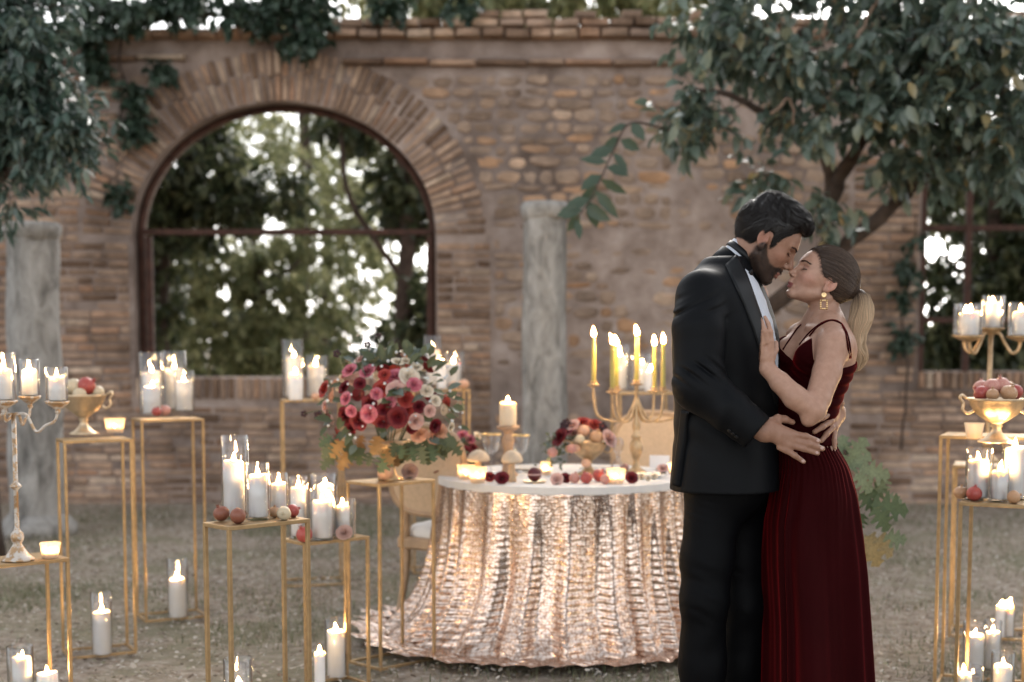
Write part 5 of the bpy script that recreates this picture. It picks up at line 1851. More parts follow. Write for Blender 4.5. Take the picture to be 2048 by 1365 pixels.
# back side roses so the bouquet is whole from elsewhere
for i in range(34):
    a = rf.uniform(0, math.pi); e = rf.uniform(-.3, 1.2)
    d = Vector((math.cos(a) * math.cos(e), math.sin(a) * math.cos(e), math.sin(e)))
    put_rose(arr, vb, C0 + Vector((d.x * RXB, d.y * RYB, d.z * RZB)) * .96, d, rf.uniform(22, 32) * kB * .56, rf.choice(list(PET)), i)
for i in range(120):
    a = rf.uniform(-math.pi, math.pi); e = rf.uniform(-.9, 1.4)
    d = Vector((math.cos(a) * math.cos(e), math.sin(a) * math.cos(e), math.sin(e)))
    p = C0 + Vector((d.x * RXB, d.y * RYB, d.z * RZB)) * rf.uniform(.82, 1.05)
    dd = d + Vector((rf.uniform(-.7, .7), rf.uniform(-.7, .7), rf.uniform(-.6, .5)))
    put_leaf(arr, vb, p, dd, rf.uniform(.05, .085), LEAF[rf.choice([0, 1, 1])], (rf.uniform(-.5, .5), -.6, .8))
for i in range(44):   # hanging lobed leaves round the foot
    x = rf.uniform(665, 900); y = 872 + rf.uniform(-8, 34)
    p = C0 + Vector(((x - 787) * kB, rf.uniform(-.16, .05), (815 - y) * kB))
    me = LOBED[1] if 690 < x < 790 and rf.random() < .6 else LOBED[rf.choice([0, 0, 2])]
    put_leaf(arr, vb, p, (rf.uniform(-.5, .5) + (x - 787) / 140, -.3, -.8), rf.uniform(.055, .095), me, (rf.uniform(-.5, .5), -1, .4))
for i in range(56):
    a = rf.uniform(-math.pi, 0.3); e = rf.uniform(-.5, 1.4)
    d = Vector((math.cos(a) * math.cos(e), math.sin(a) * math.cos(e), math.sin(e)))
    p = C0 + Vector((d.x * RXB, d.y * RYB, d.z * RZB)) * rf.uniform(1.0, 1.12)
    o = bpy.data.objects.new('berry', BERRY); COL.objects.link(o); o.parent = arr; o.location = p - vb
    s = rf.uniform(.0045, .0075); o.scale = (s, s, s)
def bloom_stem(px, py, x0, y0, kind, w):
    p = P(px, py, YB - .08) ; q, _ = bq(x0, y0)
    st = MB().tube([q - vb, (q.lerp(p, .5) + Vector((.006, 0, .006))) - vb, p - vb], .0018, 5)
    s = part('stem', st, M_fol, arr)
    if kind == 'dark':
        mb = MB()
        for k in range(5):
            a = 2 * math.pi * k / 5
            mb.sphere((.6 * math.cos(a), .15, .6 * math.sin(a)), (.45, .18, .45), 8, 5)
        o = part('dark_bloom', mb, M_darkpet, arr)
        o.location = p - vb; o.scale = (w * kB / 2,) * 3
    else:
        put_rose(arr, vb, p, (p - C0), w * kB / 2, kind, int(px), 'bud')
for a in [(608, 828, 660, 820, 'dark', 14), (637, 832, 670, 826, 'dark', 20), (673, 708, 700, 740, 'dark', 16), (735, 690, 740, 730, 'dark', 14), (757, 672, 757, 720, 'dark', 12), (700, 690, 720, 730, 'cream', 12), (716, 672, 725, 720, 'cream', 9), (806, 705, 800, 735, 'cream', 16), (820, 725, 815, 745, 'cream', 18), (905, 790, 870, 800, 'cream', 16)]:
    bloom_stem(*a)
for (px, py, dx, dy, w) in [(895, 795, 16, -10, .03), (905, 812, 20, 6, .034), (890, 830, 18, 4, .03), (845, 712, 6, -22, .03), (812, 700, -4, -22, .028)]:
    p = P(px, py, YB - .1)
    put_leaf(arr, vb, p, P(px + dx, py + dy, YB - .1) - p, w * 1.6, LEAF[1], (0, -1, .3))
for n_ in range(14):
    a = rf.uniform(0, 6.28)
    q = C0 + Vector((math.cos(a) * .1, math.sin(a) * .1, 0)) - vb
    part('stem', MB().tube([(math.cos(a) * .03, math.sin(a) * .03, H_ * .75), ((math.cos(a) * .05, math.sin(a) * .05, H_ * 1.05)), q], .003, 5), M_fol, arr)
fruit_px('orange pomegranate at the foot of the flower vase', 771, 962, 34, .78, M_peach, (.2, -.7, 0))
def table_rose(label, px, yb, w, z, col, d=(0, -.7, .6), name='rose_head', i=0):
    b = G(px, yb, z)
    r = w / FPX * b.y / 2
    b.z = z + .001
    t = thing(name, label, 'rose', b, group='loose rose heads')
    o = put_rose(t, b, b + Vector((0, 0, r * .72)), d, r, col, i, 'petals')
    part('calyx', MB().lathe([(0, 0), (r * .45, .001), (r * .5, r * .3), (0, r * .4)], 10), M_fol, t)
    return t
table_rose('dusty pink rose lying on the flower stand beside the orange pomegranate', 820, 958, 36, .78, 'dusty', (.1, -.9, .3))
table_rose('dusty rose lying on the low stand among the candles', 689, 1080, 36, .60, 'dusty', (-.1, -.8, .6), i=1)
table_rose('bright burgundy rose on the table right of the left votives', 980, 964, 24, TZ, 'burgundy', (0, -.8, .6))
table_rose('large burgundy rose on the table front before the mushroom', 1004, 969, 31, TZ, 'burgundy', (0, -.8, .5), i=1)
table_rose('pale pink rose lying at the table front beside the dark ornament', 1114, 970, 28, TZ, 'blush', (0, -.9, .3))
table_rose('dark rose tucked right of the pale pink one', 1131, 966, 24, TZ, 'burgundy', (.1, -.8, .5))
table_rose('burgundy rose right of the glowing votive', 1263, 967, 28, TZ, 'burgundy', (.2, -.8, .4), i=1)
table_rose('pink rose on the dish by the place card', 1326, 948, 26, TZ + .018, 'blush', (0, -.6, .8))
for i, (px, py, w) in enumerate(((1283, 960, 17), (1296, 963, 16), (1308, 960, 17))):
    table_rose(['white bloom nearest the burgundy rose at the table edge', 'middle one of three white blooms at the table edge', 'white bloom nearest the place card'][i], px, py, w, TZ + (.012 if i else .001), 'cream', (0, -.5, .8), i=i)
# ---- compote of fruit and roses on the table
b = tpos(1177, 950); k_ = b.y / FPX
hB = (950 - 884) * k_
rB = 38 * k_
goblet('gold footed bowl on the table filled with roses and fruit', b, rB, hB, M_gold_old)
cz = b + Vector((0, 0, hB))
cmp_ = thing('compote_flowers', 'red and pink roses with greenery arranged in the table bowl', 'flower arrangement', cz)
for i, (px, py, w, c, dy) in enumerate([(1121, 876, 30, 'burgundy', -.03), (1145, 852, 24, 'blush', 0), (1165, 848, 26, 'red', .02), (1190, 852, 26, 'red', .02), (1217, 878, 30, 'blush', -.02), (1137, 862, 22, 'pink', .01), (1150, 868, 20, 'blush', .04), (1205, 862, 22, 'burgundy', .04)]):
    p = P(px, py, b.y + dy - .02)
    put_rose(cmp_, cz, p, (px - 1172, -40, 60 - (py - 850)), w * k_ * .68, c, i)
for (px, py) in ((1133, 846), (1128, 852), (1206, 853)):
    mb = MB()
    for k in range(5):
        a = 2 * math.pi * k / 5
        mb.sphere((.6 * math.cos(a), .15, .6 * math.sin(a)), (.45, .18, .45), 8, 5)
    o = part('dark_bloom', mb, M_darkpet, cmp_); o.location = P(px, py, b.y - .04) - cz; o.scale = (9 * k_,) * 3
for i in range(60):
    px, py = rf.gauss(1108, 18), rf.uniform(868, 935)
    p = P(px, py, b.y + rf.uniform(-.06, .05))
    put_leaf(cmp_, cz, p, (rf.uniform(-1, .3), rf.uniform(-.6, .4), rf.uniform(-.8, .7)), rf.uniform(.018, .034), LEAF[rf.choice([0, 1])], (rf.uniform(-.5, .5), -.7, .6))
for i in range(7):
    x1, y1 = rf.uniform(1078, 1120), rf.uniform(872, 925)
    part('stem', MB().tube(smooth_path([P(1150, 885, b.y) - cz, P((x1 + 1150) / 2, 876, b.y - .02) - cz, P(x1, y1, b.y - .03) - cz], 4), .0016, 5), M_fol, cmp_)
for i in range(20):
    p = P(rf.uniform(1125, 1212), rf.uniform(868, 890), b.y - rf.uniform(-.03, .06))
    put_leaf(cmp_, cz, p, (rf.uniform(-1, 1), -.5, rf.uniform(-.3, .6)), rf.uniform(.025, .04), LEAF[1], (0, -.5, .8))
for i, (px, py, w, mt, cr, lb, dy) in enumerate([(1167, 874, 26, M_peach, False, 'peach in the middle of the table bowl', -.03), (1160, 887, 19, M_pom_cream, False, 'small cream fruit at the front of the table bowl', -.085), (1193, 888, 29, M_pom_tan, True, 'tan pomegranate at the right of the table bowl', -.05),
                                              (1143, 907, 20, M_pom_pink, False, 'pink fruit at the left rim of the table bowl', -.085), (1105, 915, 21, M_pom_pink, True, 'pink pomegranate hanging in the greenery left of the table bowl', -.06), (1172, 936, 19, M_peach, False, 'peach coloured fruit in front of the table bowl stem', -.1), (1152, 905, 18, M_peach, False, 'peach coloured fruit beside the pink one at the bowl rim', -.07)]):
    fruit(lb, P(px, py, b.y + dy), w * k_ / 2, mt, (.3, .2, 0), cr, name='pomegranate' if cr else 'peach', cat='pomegranate' if cr else 'peach')
# ---- small bunch behind the left of the table
b = tpos(928, 938); k_ = b.y / FPX
t = thing('small_bouquet', 'small bunch of pink flowers in greenery at the left of the table', 'flower arrangement', b)
part('vase', MB().lathe([(0, 0), (.03, 0), (.036, .02), (.03, .05), (.024, .06), (.02, .06), (0, .01)], 18), M_gold_pale, t)
for i, (px, py, w, c) in enumerate([(925, 872, 24, 'pink'), (940, 880, 22, 'pink'), (955, 872, 18, 'cream'), (903, 912, 18, 'pink'), (912, 905, 16, 'pink'), (930, 905, 26, 'burgundy'), (915, 888, 22, 'burgundy'), (945, 898, 22, 'burgundy'), (940, 912, 22, 'pink')]):
    put_rose(t, b, P(px, py, b.y + rf.uniform(-.05, .03)), (px - 925, -40, 905 - py + 15), w * k_ * .55, c, i)
for i in range(50):
    p = P(rf.gauss(922, 20), rf.uniform(875, 940), b.y + rf.uniform(-.06, .06))
    put_leaf(t, b, p, (rf.uniform(-1, 1), rf.uniform(-.6, .2), rf.uniform(-.5, .8)), rf.uniform(.03, .05), LEAF[rf.choice([1, 1, 0])], (0, -.7, .6))
for i in range(6):
    part('stem', MB().tube([(0, 0, .02), (rf.uniform(-.03, .03), rf.uniform(-.03, .03), .10), (rf.uniform(-.05, .05), rf.uniform(-.03, .03), .16)], .0022, 5), M_fol, t)
# ---- oak branch behind the dress
YO = 5.7
b = G(1668, 690 + CAM_H * FPX / YO); b.z = -.01
t = thing('oak_branch', 'cut oak branch with silvery lobed leaves leaning behind the dress', 'branch', b)
part('stem', MB().tube(smooth_path([p - b for p in (b, P(1680, 1180, YO), P(1700, 1040, YO), P(1690, 950, YO), P(1690, 900, YO))], 4), .007, 6), M_bark, t)
part('stem', MB().tube(smooth_path([p - b for p in (P(1700, 1040, YO), P(1725, 1010, YO), P(1750, 1005, YO))], 4), .004, 6), M_bark, t)
OAK = [lobed_mesh(m, i + 5, 3) for i, m in enumerate((M_oak, M_oak2, M_oak3))]
for (x0, y0, x1, y1, m, Y) in [(1690, 935, 1735, 878, 0, 5.7), (1695, 940, 1742, 910, 0, 5.7), (1690, 930, 1686, 872, 0, 5.72), (1712, 940, 1782, 950, 0, 5.62), (1708, 945, 1745, 985, 0, 5.6), (1755, 990, 1775, 950, 0, 5.65), (1715, 985, 1755, 1020, 1, 5.65), (1735, 1010, 1820, 1018, 1, 5.6), (1745, 1010, 1780, 1062, 1, 5.55),
                               (1725, 1000, 1775, 975, 1, 5.7), (1730, 1025, 1712, 1060, 1, 5.7), (1728, 1068, 1760, 1135, 2, 5.6), (1728, 1070, 1790, 1110, 2, 5.65), (1755, 1075, 1815, 1080, 0, 5.75), (1725, 1075, 1735, 1120, 2, 5.7), (1775, 990, 1805, 1005, 0, 5.75)]:
    p, q = P(x0, y0, Y), P(x1, y1, Y - .02)
    put_leaf(t, b, p, q - p, (q - p).length, OAK[m], (rf.uniform(-.3, .3), -1, rf.uniform(0, .6)), 'oak_leaf')

# ================================================================== PEOPLE
# ---- signed distance helpers (points are (n,3) float arrays)
f32 = np.float32
def A3(v): return np.array(v, dtype=f32)
def s_ell(p, c, r):
    q = (p - A3(c))
    r = A3(r)
    k0 = np.sqrt(((q / r) ** 2).sum(1))
    k1 = np.sqrt(((q / (r * r)) ** 2).sum(1)) + 1e-6
    return k0 * (k0 - 1) / k1
def s_cap(p, a, b, ra, rb):
    a = A3(a); b = A3(b)
    ab = b - a
    t = np.clip(((p - a) @ ab) / (ab @ ab), 0, 1)
    return np.sqrt(((p - a - t[:, None] * ab) ** 2).sum(1)) - (ra + (rb - ra) * t)
def s_chain(p, pts, rad, k=0.01):
    d = None
    for i in range(len(pts) - 1):
        e = s_cap(p, pts[i], pts[i + 1], rad[i], rad[i + 1])
        d = e if d is None else smin(d, e, k)
    return d
def smin(a, b, k):
    h = np.maximum(k - np.abs(a - b), 0) / k
    return np.minimum(a, b) - h * h * k * .25
def smax(a, b, k):
    return -smin(-a, -b, k)
def sdf_mesh(f, lo, hi, res, nb=8, slack=0.012):
    lo = np.array(lo, float); hi = np.array(hi, float)
    nB = np.ceil((hi - lo) / (res * nb)).astype(int) + 1
    bi = np.stack(np.meshgrid(*[np.arange(n) for n in nB], indexing='ij'), -1).reshape(-1, 3)
    cen = (lo + (bi + .5) * nb * res).astype(f32)
    act = np.abs(f(cen)) < res * nb * .87 * 1.15 + slack
    bi = bi[act]
    off = np.stack(np.meshgrid(*[np.arange(nb + 1)] * 3, indexing='ij'), -1).reshape(-1, 3)
    I = bi[:, None, :] * nb + off[None]
    pts = (lo + I.reshape(-1, 3) * res).astype(f32)
    vals = np.concatenate([f(pts[i:i + 400000]) for i in range(0, len(pts), 400000)])
    v = vals.reshape(-1, nb + 1, nb + 1, nb + 1)
    N1 = nB * nb + 3
    def key(ijk): return (ijk[..., 0].astype(np.int64) * N1[1] + ijk[..., 1]) * N1[2] + ijk[..., 2]
    neg = v < 0
    cs = sum(neg[:, a:a + nb, b:b + nb, c:c + nb].astype(np.int8) for a in (0, 1) for b in (0, 1) for c in (0, 1))
    mixd = (cs > 0) & (cs < 8)
    B, ci, cj, ck = np.nonzero(mixd)
    acc = np.zeros((len(B), 3)); cnt = np.zeros(len(B))
    corners = [(a, b, c) for a in (0, 1) for b in (0, 1) for c in (0, 1)]
    cv = {co: v[B, ci + co[0], cj + co[1], ck + co[2]] for co in corners}
    for ax in range(3):
        for co in corners:
            if co[ax]: continue
            c2 = list(co); c2[ax] = 1; c2 = tuple(c2)
            v0, v1 = cv[co], cv[c2]
            m = (v0 < 0) != (v1 < 0)
            t = np.where(m, v0 / np.where(m, v0 - v1, 1), 0)
            pos = np.tile(np.array(co, float), (len(B), 1))
            pos[:, ax] = t
            acc[m] += pos[m]; cnt[m] += 1
    cell = bi[B] * nb + np.stack([ci, cj, ck], -1)
    V = lo + (cell + acc / cnt[:, None]) * res
    ky = key(cell)
    order = np.argsort(ky)
    ks = ky[order]
    quads = []
    for ax in range(3):
        u, w = (ax + 1) % 3, (ax + 2) % 3
        s0 = [slice(0, nb)] * 3; s1 = [slice(0, nb)] * 3
        s1[ax] = slice(1, nb + 1)
        n0 = neg[(slice(None), *s0)]; n1 = neg[(slice(None), *s1)]
        Bq, a, b, c = np.nonzero(n0 != n1)
        flip = n0[Bq, a, b, c]
        base = bi[Bq] * nb + np.stack([a, b, c], -1)
        def sh(du, dw):
            x = base.copy(); x[:, u] += du; x[:, w] += dw
            return key(x)
        kk = np.stack([sh(-1, -1), sh(0, -1), sh(0, 0), sh(-1, 0)], -1)
        idx = np.searchsorted(ks, kk)
        idx = np.clip(idx, 0, len(ks) - 1)
        ok = (ks[idx] == kk).all(1)
        q = order[idx]
        q[~flip] = q[~flip][:, ::-1]
        quads.append(q[ok])
    return V, np.concatenate(quads)
def ray_hits(pix, f, t0=3.4, t1=5.4):
    d = np.array([ray(*p) for p in pix], dtype=np.float64)
    d /= np.linalg.norm(d, axis=1, keepdims=True)
    o = np.array([0, 0, CAM_H])
    t = np.full(len(d), t0)
    for _ in range(90):
        s = f((o + d * t[:, None]).astype(f32))
        t = np.minimum(t + s * .8, t1)
    return o + d * t[:, None], d
def grad(f, p, e=.002):
    g_ = np.stack([f((p + A3(ax) * e).astype(f32)) - f((p - A3(ax) * e).astype(f32)) for ax in ((1, 0, 0), (0, 1, 0), (0, 0, 1))], -1)
    return g_ / np.maximum(np.linalg.norm(g_, axis=1, keepdims=True), 1e-6)
def poly_at(pl, n):
    pl = np.array(pl, float)
    s = np.concatenate([[0], np.cumsum(np.linalg.norm(np.diff(pl, axis=0), axis=1))])
    t = np.linspace(0, s[-1], n)
    return np.stack([np.interp(t, s, pl[:, 0]), np.interp(t, s, pl[:, 1])], -1)
def patch_on(f, left, right, h, n=40, m=9, edge=0.0, extra=None):
    """a strip of cloth of thickness h lying on the surface f, outlined by two polylines seen in the photograph"""
    a, b = poly_at(left, n), poly_at(right, n)
    w = np.linspace(0, 1, m)
    pix = (a[:, None] * (1 - w)[None, :, None] + b[:, None] * w[None, :, None]).reshape(-1, 2)
    hit, d = ray_hits(pix, f)
    ok = np.abs(f(hit.astype(f32))) < .004
    for i in np.where(~ok)[0]:                      # outline points off the body take the nearest point on it
        j = np.where(ok)[0]
        hit[i] = hit[j[np.argmin(((pix[j] - pix[i]) ** 2).sum(1))]]
    nrm = grad(f, hit)
    hh = np.full(n * m, h).reshape(n, m)
    if extra is not None: hh = hh + extra(np.linspace(0, 1, n)[:, None], w[None, :])
    top = hit + nrm * hh.reshape(-1, 1)
    bot = hit - nrm * .004
    V = np.concatenate([top, bot])
    q = np.arange(n * m).reshape(n, m)
    F = np.stack([q[:-1, :-1], q[1:, :-1], q[1:, 1:], q[:-1, 1:]], -1).reshape(-1, 4)
    rim = np.concatenate([q[:, 0], q[-1, 1:], q[::-1, -1][1:], q[0, ::-1][1:-1]])
    r2 = np.roll(rim, -1)
    S = np.stack([rim, rim + n * m, r2 + n * m, r2], -1)
    return V, np.concatenate([F, S])
def to_obj(name, V, F, mat, parent, loc=None, sm=True):
    me = mesh_np(name, np.asarray(V) - (np.array(parent.location) if loc is None else loc), F)
    if sm: smooth(me)
    return link(name, me, mat, parent)
def add_col(me, cols):
    at = me.color_attributes.new('tone', 'FLOAT_COLOR', 'POINT')
    c = np.ones((len(me.vertices), 4), dtype=f32); c[:, :3] = cols
    at.data.foreach_set('color', c.ravel())
def sstep(a, b, x):
    t = np.clip((x - a) / (b - a), 0, 1)
    return t * t * (3 - 2 * t)

# ---- materials
def mat_skin(name, sss=.12):
    m, N, L, B = new_mat(name)
    at = N.new('ShaderNodeAttribute'); at.attribute_name = 'tone'
    co = objco(N)
    n = noise(N, L, 60, 4, .6, co)
    n2 = noise(N, L, 900, 2, .6, co)
    r1 = ramp(N, L, n.outputs[0], [(.3, (.88, .83, .81)), (.7, (1.06, 1.06, 1.07))])
    L.new(mixc(N, L, at.outputs['Color'], r1.outputs[0], 1.0, 'MULTIPLY'), B.inputs['Base Color'])
    B.inputs['Roughness'].default_value = .46
    B.inputs['Specular IOR Level'].default_value = .4
    B.inputs['Subsurface Weight'].default_value = sss
    B.inputs['Subsurface Radius'].default_value = (.012, .005, .003)
    n3 = noise(N, L, 240, 3, .6, co)
    bump(N, L, n2.outputs[0], .05, .0006, B, bump(N, L, n3.outputs[0], .03, .001))
    return m
M_skin = mat_skin('skin')
def mat_cloth(name, col, rough, sheen=0.0, tint=(1, 1, 1), wsc=900, bs=.12, big=0.0, spec=.3):
    m, N, L, B = new_mat(name)
    co = objco(N)
    n = noise(N, L, 5, 4, .6, co)
    r1 = ramp(N, L, n.outputs[0], [(.3, tuple(c * .85 for c in col)), (.7, tuple(c * 1.12 for c in col))])
    L.new(r1.outputs[0], B.inputs['Base Color'])
    B.inputs['Roughness'].default_value = rough
    B.inputs['Specular IOR Level'].default_value = spec
    B.inputs['Sheen Weight'].default_value = sheen
    B.inputs['Sheen Roughness'].default_value = .35
    B.inputs['Sheen Tint'].default_value = (*tint, 1)
    w = noise(N, L, wsc, 2, .5, co)
    b1 = None
    if big:
        nb_ = noise(N, L, 11, 3, .5, co, .6)
        b1 = bump(N, L, nb_.outputs[0], big, .02)
    bump(N, L, w.outputs[0], bs, .001, B, b1)
    return m
M_suit = mat_cloth('charcoal_wool', (.0034, .0041, .0055), .55, .004, (.55, .62, .7), big=.14, spec=.13)
M_lapel = mat_cloth('satin_lapel', (.0055, .0068, .0085), .42, .0, (.5, .55, .6), bs=.03, spec=.25)
M_trouser = mat_cloth('black_trouser_wool', (.0024, .0027, .0036), .60, .0, (.5, .55, .65), big=.06, spec=.09)
M_shirt = mat_cloth('white_shirt', (.66, .70, .78), .7, bs=.1)
M_bow = mat_cloth('black_silk', (.006, .0065, .008), .42)
M_velvet = mat_cloth('burgundy_velvet', (.022, .0009, .0016), .8, .6, (.60, .020, .028), wsc=1500, bs=.2, spec=.06)
M_shoe = simple('black_leather', (.01, .01, .01), .25)
def mat_hair(name, rough=.38):
    m, N, L, B = new_mat(name)
    at = N.new('ShaderNodeAttribute'); at.attribute_name = 'tone'
    L.new(at.outputs['Color'], B.inputs['Base Color'])
    B.inputs['Roughness'].default_value = rough
    B.inputs['Specular IOR Level'].default_value = .45
    return m
M_hair = mat_hair('hair', .42)
M_hair_dark = mat_hair('dark_hair', .40)
M_hair_dark.node_tree.nodes['Principled BSDF'].inputs['Specular IOR Level'].default_value = .4
M_jewel = mat_gold('gold_jewel', (.85, .60, .32), .18)
M_nail = simple('fingernail', (.56, .38, .33), .3)

def strands(name, paths, rad, cols, parent, loc, sides=3, mat=None):
    """paths (n,m,3), rad (n,m) , cols (n,m,3)"""
    n, m = paths.shape[:2]
    t = np.gradient(paths, axis=1)
    t /= np.maximum(np.linalg.norm(t, axis=2, keepdims=True), 1e-9)
    ref = np.array([.31, .83, .47])
    x = np.cross(t, ref); x /= np.maximum(np.linalg.norm(x, axis=2, keepdims=True), 1e-9)
    y = np.cross(t, x)
    ang = np.arange(sides) * 2 * np.pi / sides
    V = paths[:, :, None, :] + (x[:, :, None, :] * np.cos(ang)[None, None, :, None] + y[:, :, None, :] * np.sin(ang)[None, None, :, None]) * rad[:, :, None, None]
    idx = np.arange(n * m * sides).reshape(n, m, sides)
    nx = np.roll(idx, -1, axis=2)
    F = np.stack([idx[:, :-1], nx[:, :-1], nx[:, 1:], idx[:, 1:]], -1).reshape(-1, 4)
    me = mesh_np(name, V.reshape(-1, 3) - np.array(loc), F)
    smooth(me)
    add_col(me, np.repeat(cols.reshape(-1, 3), sides, axis=0))
    o = link(name, me, mat or M_hair, parent)
    return o

# ---- head in its own frame: x forward, y left, z up, origin between the ear canals
def head_sdf(q, fem):
    x = q[:, 0]; z = q[:, 2]
    if fem: z = np.where(z < 0, z * f32(1.14), z)
    s = np.stack([x, np.abs(q[:, 1]), z], -1)
    d = s_ell(s, (-.004, 0, .042), (.096, .075, .089))
    d = smin(d, s_ell(s, (.030, 0, .038), (.062, .060, .066)), .03)
    d = smin(d, s_ell(s, (.045, 0, -.018), (.046, .049, .054)), .025)
    d = smin(d, s_ell(s, (.030, 0, -.044 if fem else -.048), (.050, .041 if fem else .044, .034 if fem else .038)), .02)
    jr = .0145 if fem else .018
    cz = -.073 if fem else -.077
    d = smin(d, s_cap(s, (.004, .047 if fem else .050, -.036 if fem else -.040), (.070, .013, cz - .003), jr, jr * .85), .022)
    d = smin(d, s_ell(s, (.077, 0, cz), (.0145, .017 if fem else .022, .0145)), .016)
    d = smin(d, s_ell(s, (.054, .041, -.004), (.025, .020, .018)), .022)
    if not fem:
        d = smin(d, s_cap(s, (.088, .010, .042), (.072, .045, .040), .0095, .008), .012)
    else:
        d = smin(d, s_cap(s, (.086, .010, .043), (.070, .045, .040), .008, .007), .014)
    d = smax(d, -s_ell(s, (.095, .033, .022), (.017, .019, .0115)), .013)
    d = smin(d, s_ell(s, (.0725, .032, .0205), (.0140, .0165, .0118)), .004)
    # lid crease
    d = smax(d, -s_cap(s, (.0860, .022, .0175), (.0765, .046, .0175), .0013, .0011), .003)
    d = smax(d, -s_cap(s, (.0860, .022, .0285), (.0765, .046, .0275), .0013, .0011), .004)
    # nose
    nb_ = (.0905, 0, .030)
    if fem:
        d = smin(d, s_cap(s, (.088, 0, .030), (.1065, 0, -.006), .0055, .0074), .010)
        d = smin(d, s_ell(s, (.1065, 0, -.009), (.0092, .0080, .0076)), .007)
        d = smin(d, s_ell(s, (.099, .0105, -.0140), (.0090, .0058, .0068)), .005)
    else:
        d = smin(d, s_cap(s, (.091, 0, .032), (.112, 0, -.004), .0068, .0090), .010)
        d = smin(d, s_ell(s, (.1125, 0, -.0095), (.0105, .0105, .0095)), .008)
        d = smin(d, s_ell(s, (.101, .0125, -.0145), (.0105, .0070, .0080)), .005)
    d = smax(d, -s_ell(s, (.1055, .0062, -.0205), (.0052, .0030, .0032)), .003)
    # lips
    d = smin(d, s_cap(s, (.0945, 0, -.0300), (.0955, 0, -.0400), .0075, .006), .010)
    lp = .0052 if fem else .0054
    lx = .0018 if fem else 0.0
    d = smin(d, s_cap(s, (.0972 - lx, .003, -.0440), (.0835, .0215, -.0500), lp, .0026), .0045)
    d = smin(d, s_cap(s, (.0955 - lx, 0, -.0570), (.0830, .0200, -.0515), lp * 1.12, .003), .0045)
    d = smax(d, -s_cap(s, (.1060, 0, -.0502), (.0850, .0235, -.0512), .0016, .0012), .0025)
    d = smax(d, -s_ell(s, (.0965, 0, -.0675), (.0075, .014, .0042)), .007)
    # ear
    c, sn = math.cos(.22), math.sin(.22)
    ex = (x + .004) * c + (z - .004) * sn
    ez = -(x + .004) * sn + (z - .004) * c
    ey = s[:, 1] - .0750 - .16 * np.clip(-ex, 0, .03)
    e = np.stack([ex, ey, ez], -1)
    out = s_ell(e, (-.004, 0, .003), (.0175, .0056, .0250)) if fem else s_ell(e, (-.005, 0, .005), (.0180, .0058, .0275))
    out = smin(out, s_ell(e, (-.001, -.001, -.021), (.0105, .0055, .0105)), .008)
    out = smax(out, -s_ell(e, (-.004, .006, .006), (.0120, .0052, .0190)), .004)
    out = smin(out, s_ell(e, (-.008, .0005, .004), (.0035, .0030, .0120)), .004)
    out = smin(out, s_ell(e, (.008, 0, -.002), (.0050, .0045, .0065)), .005)
    d = smin(d, out, .004)
    return d
def frame(fwd_deg_pitch, yaw_dir):
    """rotation matrix (columns: forward, left, up) for a head looking along yaw_dir, pitched up by the angle"""
    h = Vector((math.cos(yaw_dir), math.sin(yaw_dir), 0))
    l = Vector((-h.y, h.x, 0))
    p = R(fwd_deg_pitch)
    f = h * math.cos(p) + Vector((0, 0, 1)) * math.sin(p)
    u = -h * math.sin(p) + Vector((0, 0, 1)) * math.cos(p)
    return np.array([list(f), list(l), list(u)], dtype=f32).T
def finger(p, pts, r0, r1):
    n = len(pts)
    return s_chain(p, pts, [r0 + (r1 - r0) * i / (n - 1) for i in range(n)], .004)
def bend(a, b, nrm, amount, n=4):
    """points from a to b bowing along nrm"""
    a, b, nrm = Vector(a), Vector(b), Vector(nrm)
    return [a.lerp(b, i / (n - 1)) + nrm * amount * math.sin(math.pi * i / (n - 1)) for i in range(n)]
class Torso:
    def __init__(s, levels, Y, yaw):
        # levels: (py, px, front half depth, side half width)
        lv = sorted([(P(1024, py, Y).z, P(px, 690, Y).x, a, b) for py, px, a, b in levels])
        s.z = np.array([l[0] for l in lv], f32); s.x = np.array([l[1] for l in lv], f32)
        s.a = np.array([l[2] for l in lv], f32); s.b = np.array([l[3] for l in lv], f32)
        s.Y = Y
        s.f = np.array([math.cos(yaw), math.sin(yaw)], f32)
        s.l = np.array([-math.sin(yaw), math.cos(yaw)], f32)
        zz = np.linspace(s.z[0], s.z[-1], 60)
        def sm_(v):
            y = np.interp(zz, s.z, v)
            k = np.array([1, 4, 6, 4, 1]) / 16.
            for _ in range(3): y = np.convolve(np.pad(y, 2, mode='edge'), k, 'valid')
            return y.astype(f32)
        s.sx, s.sa, s.sb = sm_(s.x), sm_(s.a), sm_(s.b)
        s.zz = zz.astype(f32)
    def local(s, p):
        cx = np.interp(p[:, 2], s.zz, s.sx)
        dx = p[:, 0] - cx; dy = p[:, 1] - s.Y
        return dx * s.f[0] + dy * s.f[1], dx * s.l[0] + dy * s.l[1]
    def sdf(s, p, grow=0.0, flat=2.4):
        u, v = s.local(p)
        a = np.interp(p[:, 2], s.zz, s.sa) + grow; b = np.interp(p[:, 2], s.zz, s.sb) + grow
        k = (np.abs(u / a) ** flat + np.abs(v / b) ** flat) ** (1 / flat)
        d = (k - 1) * np.minimum(a, b) * .9
        d = smax(d, p[:, 2] - s.z[-1], .02)
        return smax(d, s.z[0] - p[:, 2], .01)

rp = np.random.default_rng(77)
def vnoise(p, sc, seed=0):
    """cheap smooth noise from sines"""
    r = np.random.default_rng(seed)
    out = 0
    for k in range(5):
        w = r.normal(0, 1, 3) * sc
        out = out + np.sin(p @ w.astype(f32) + r.uniform(0, 6.28))
    return out / 5

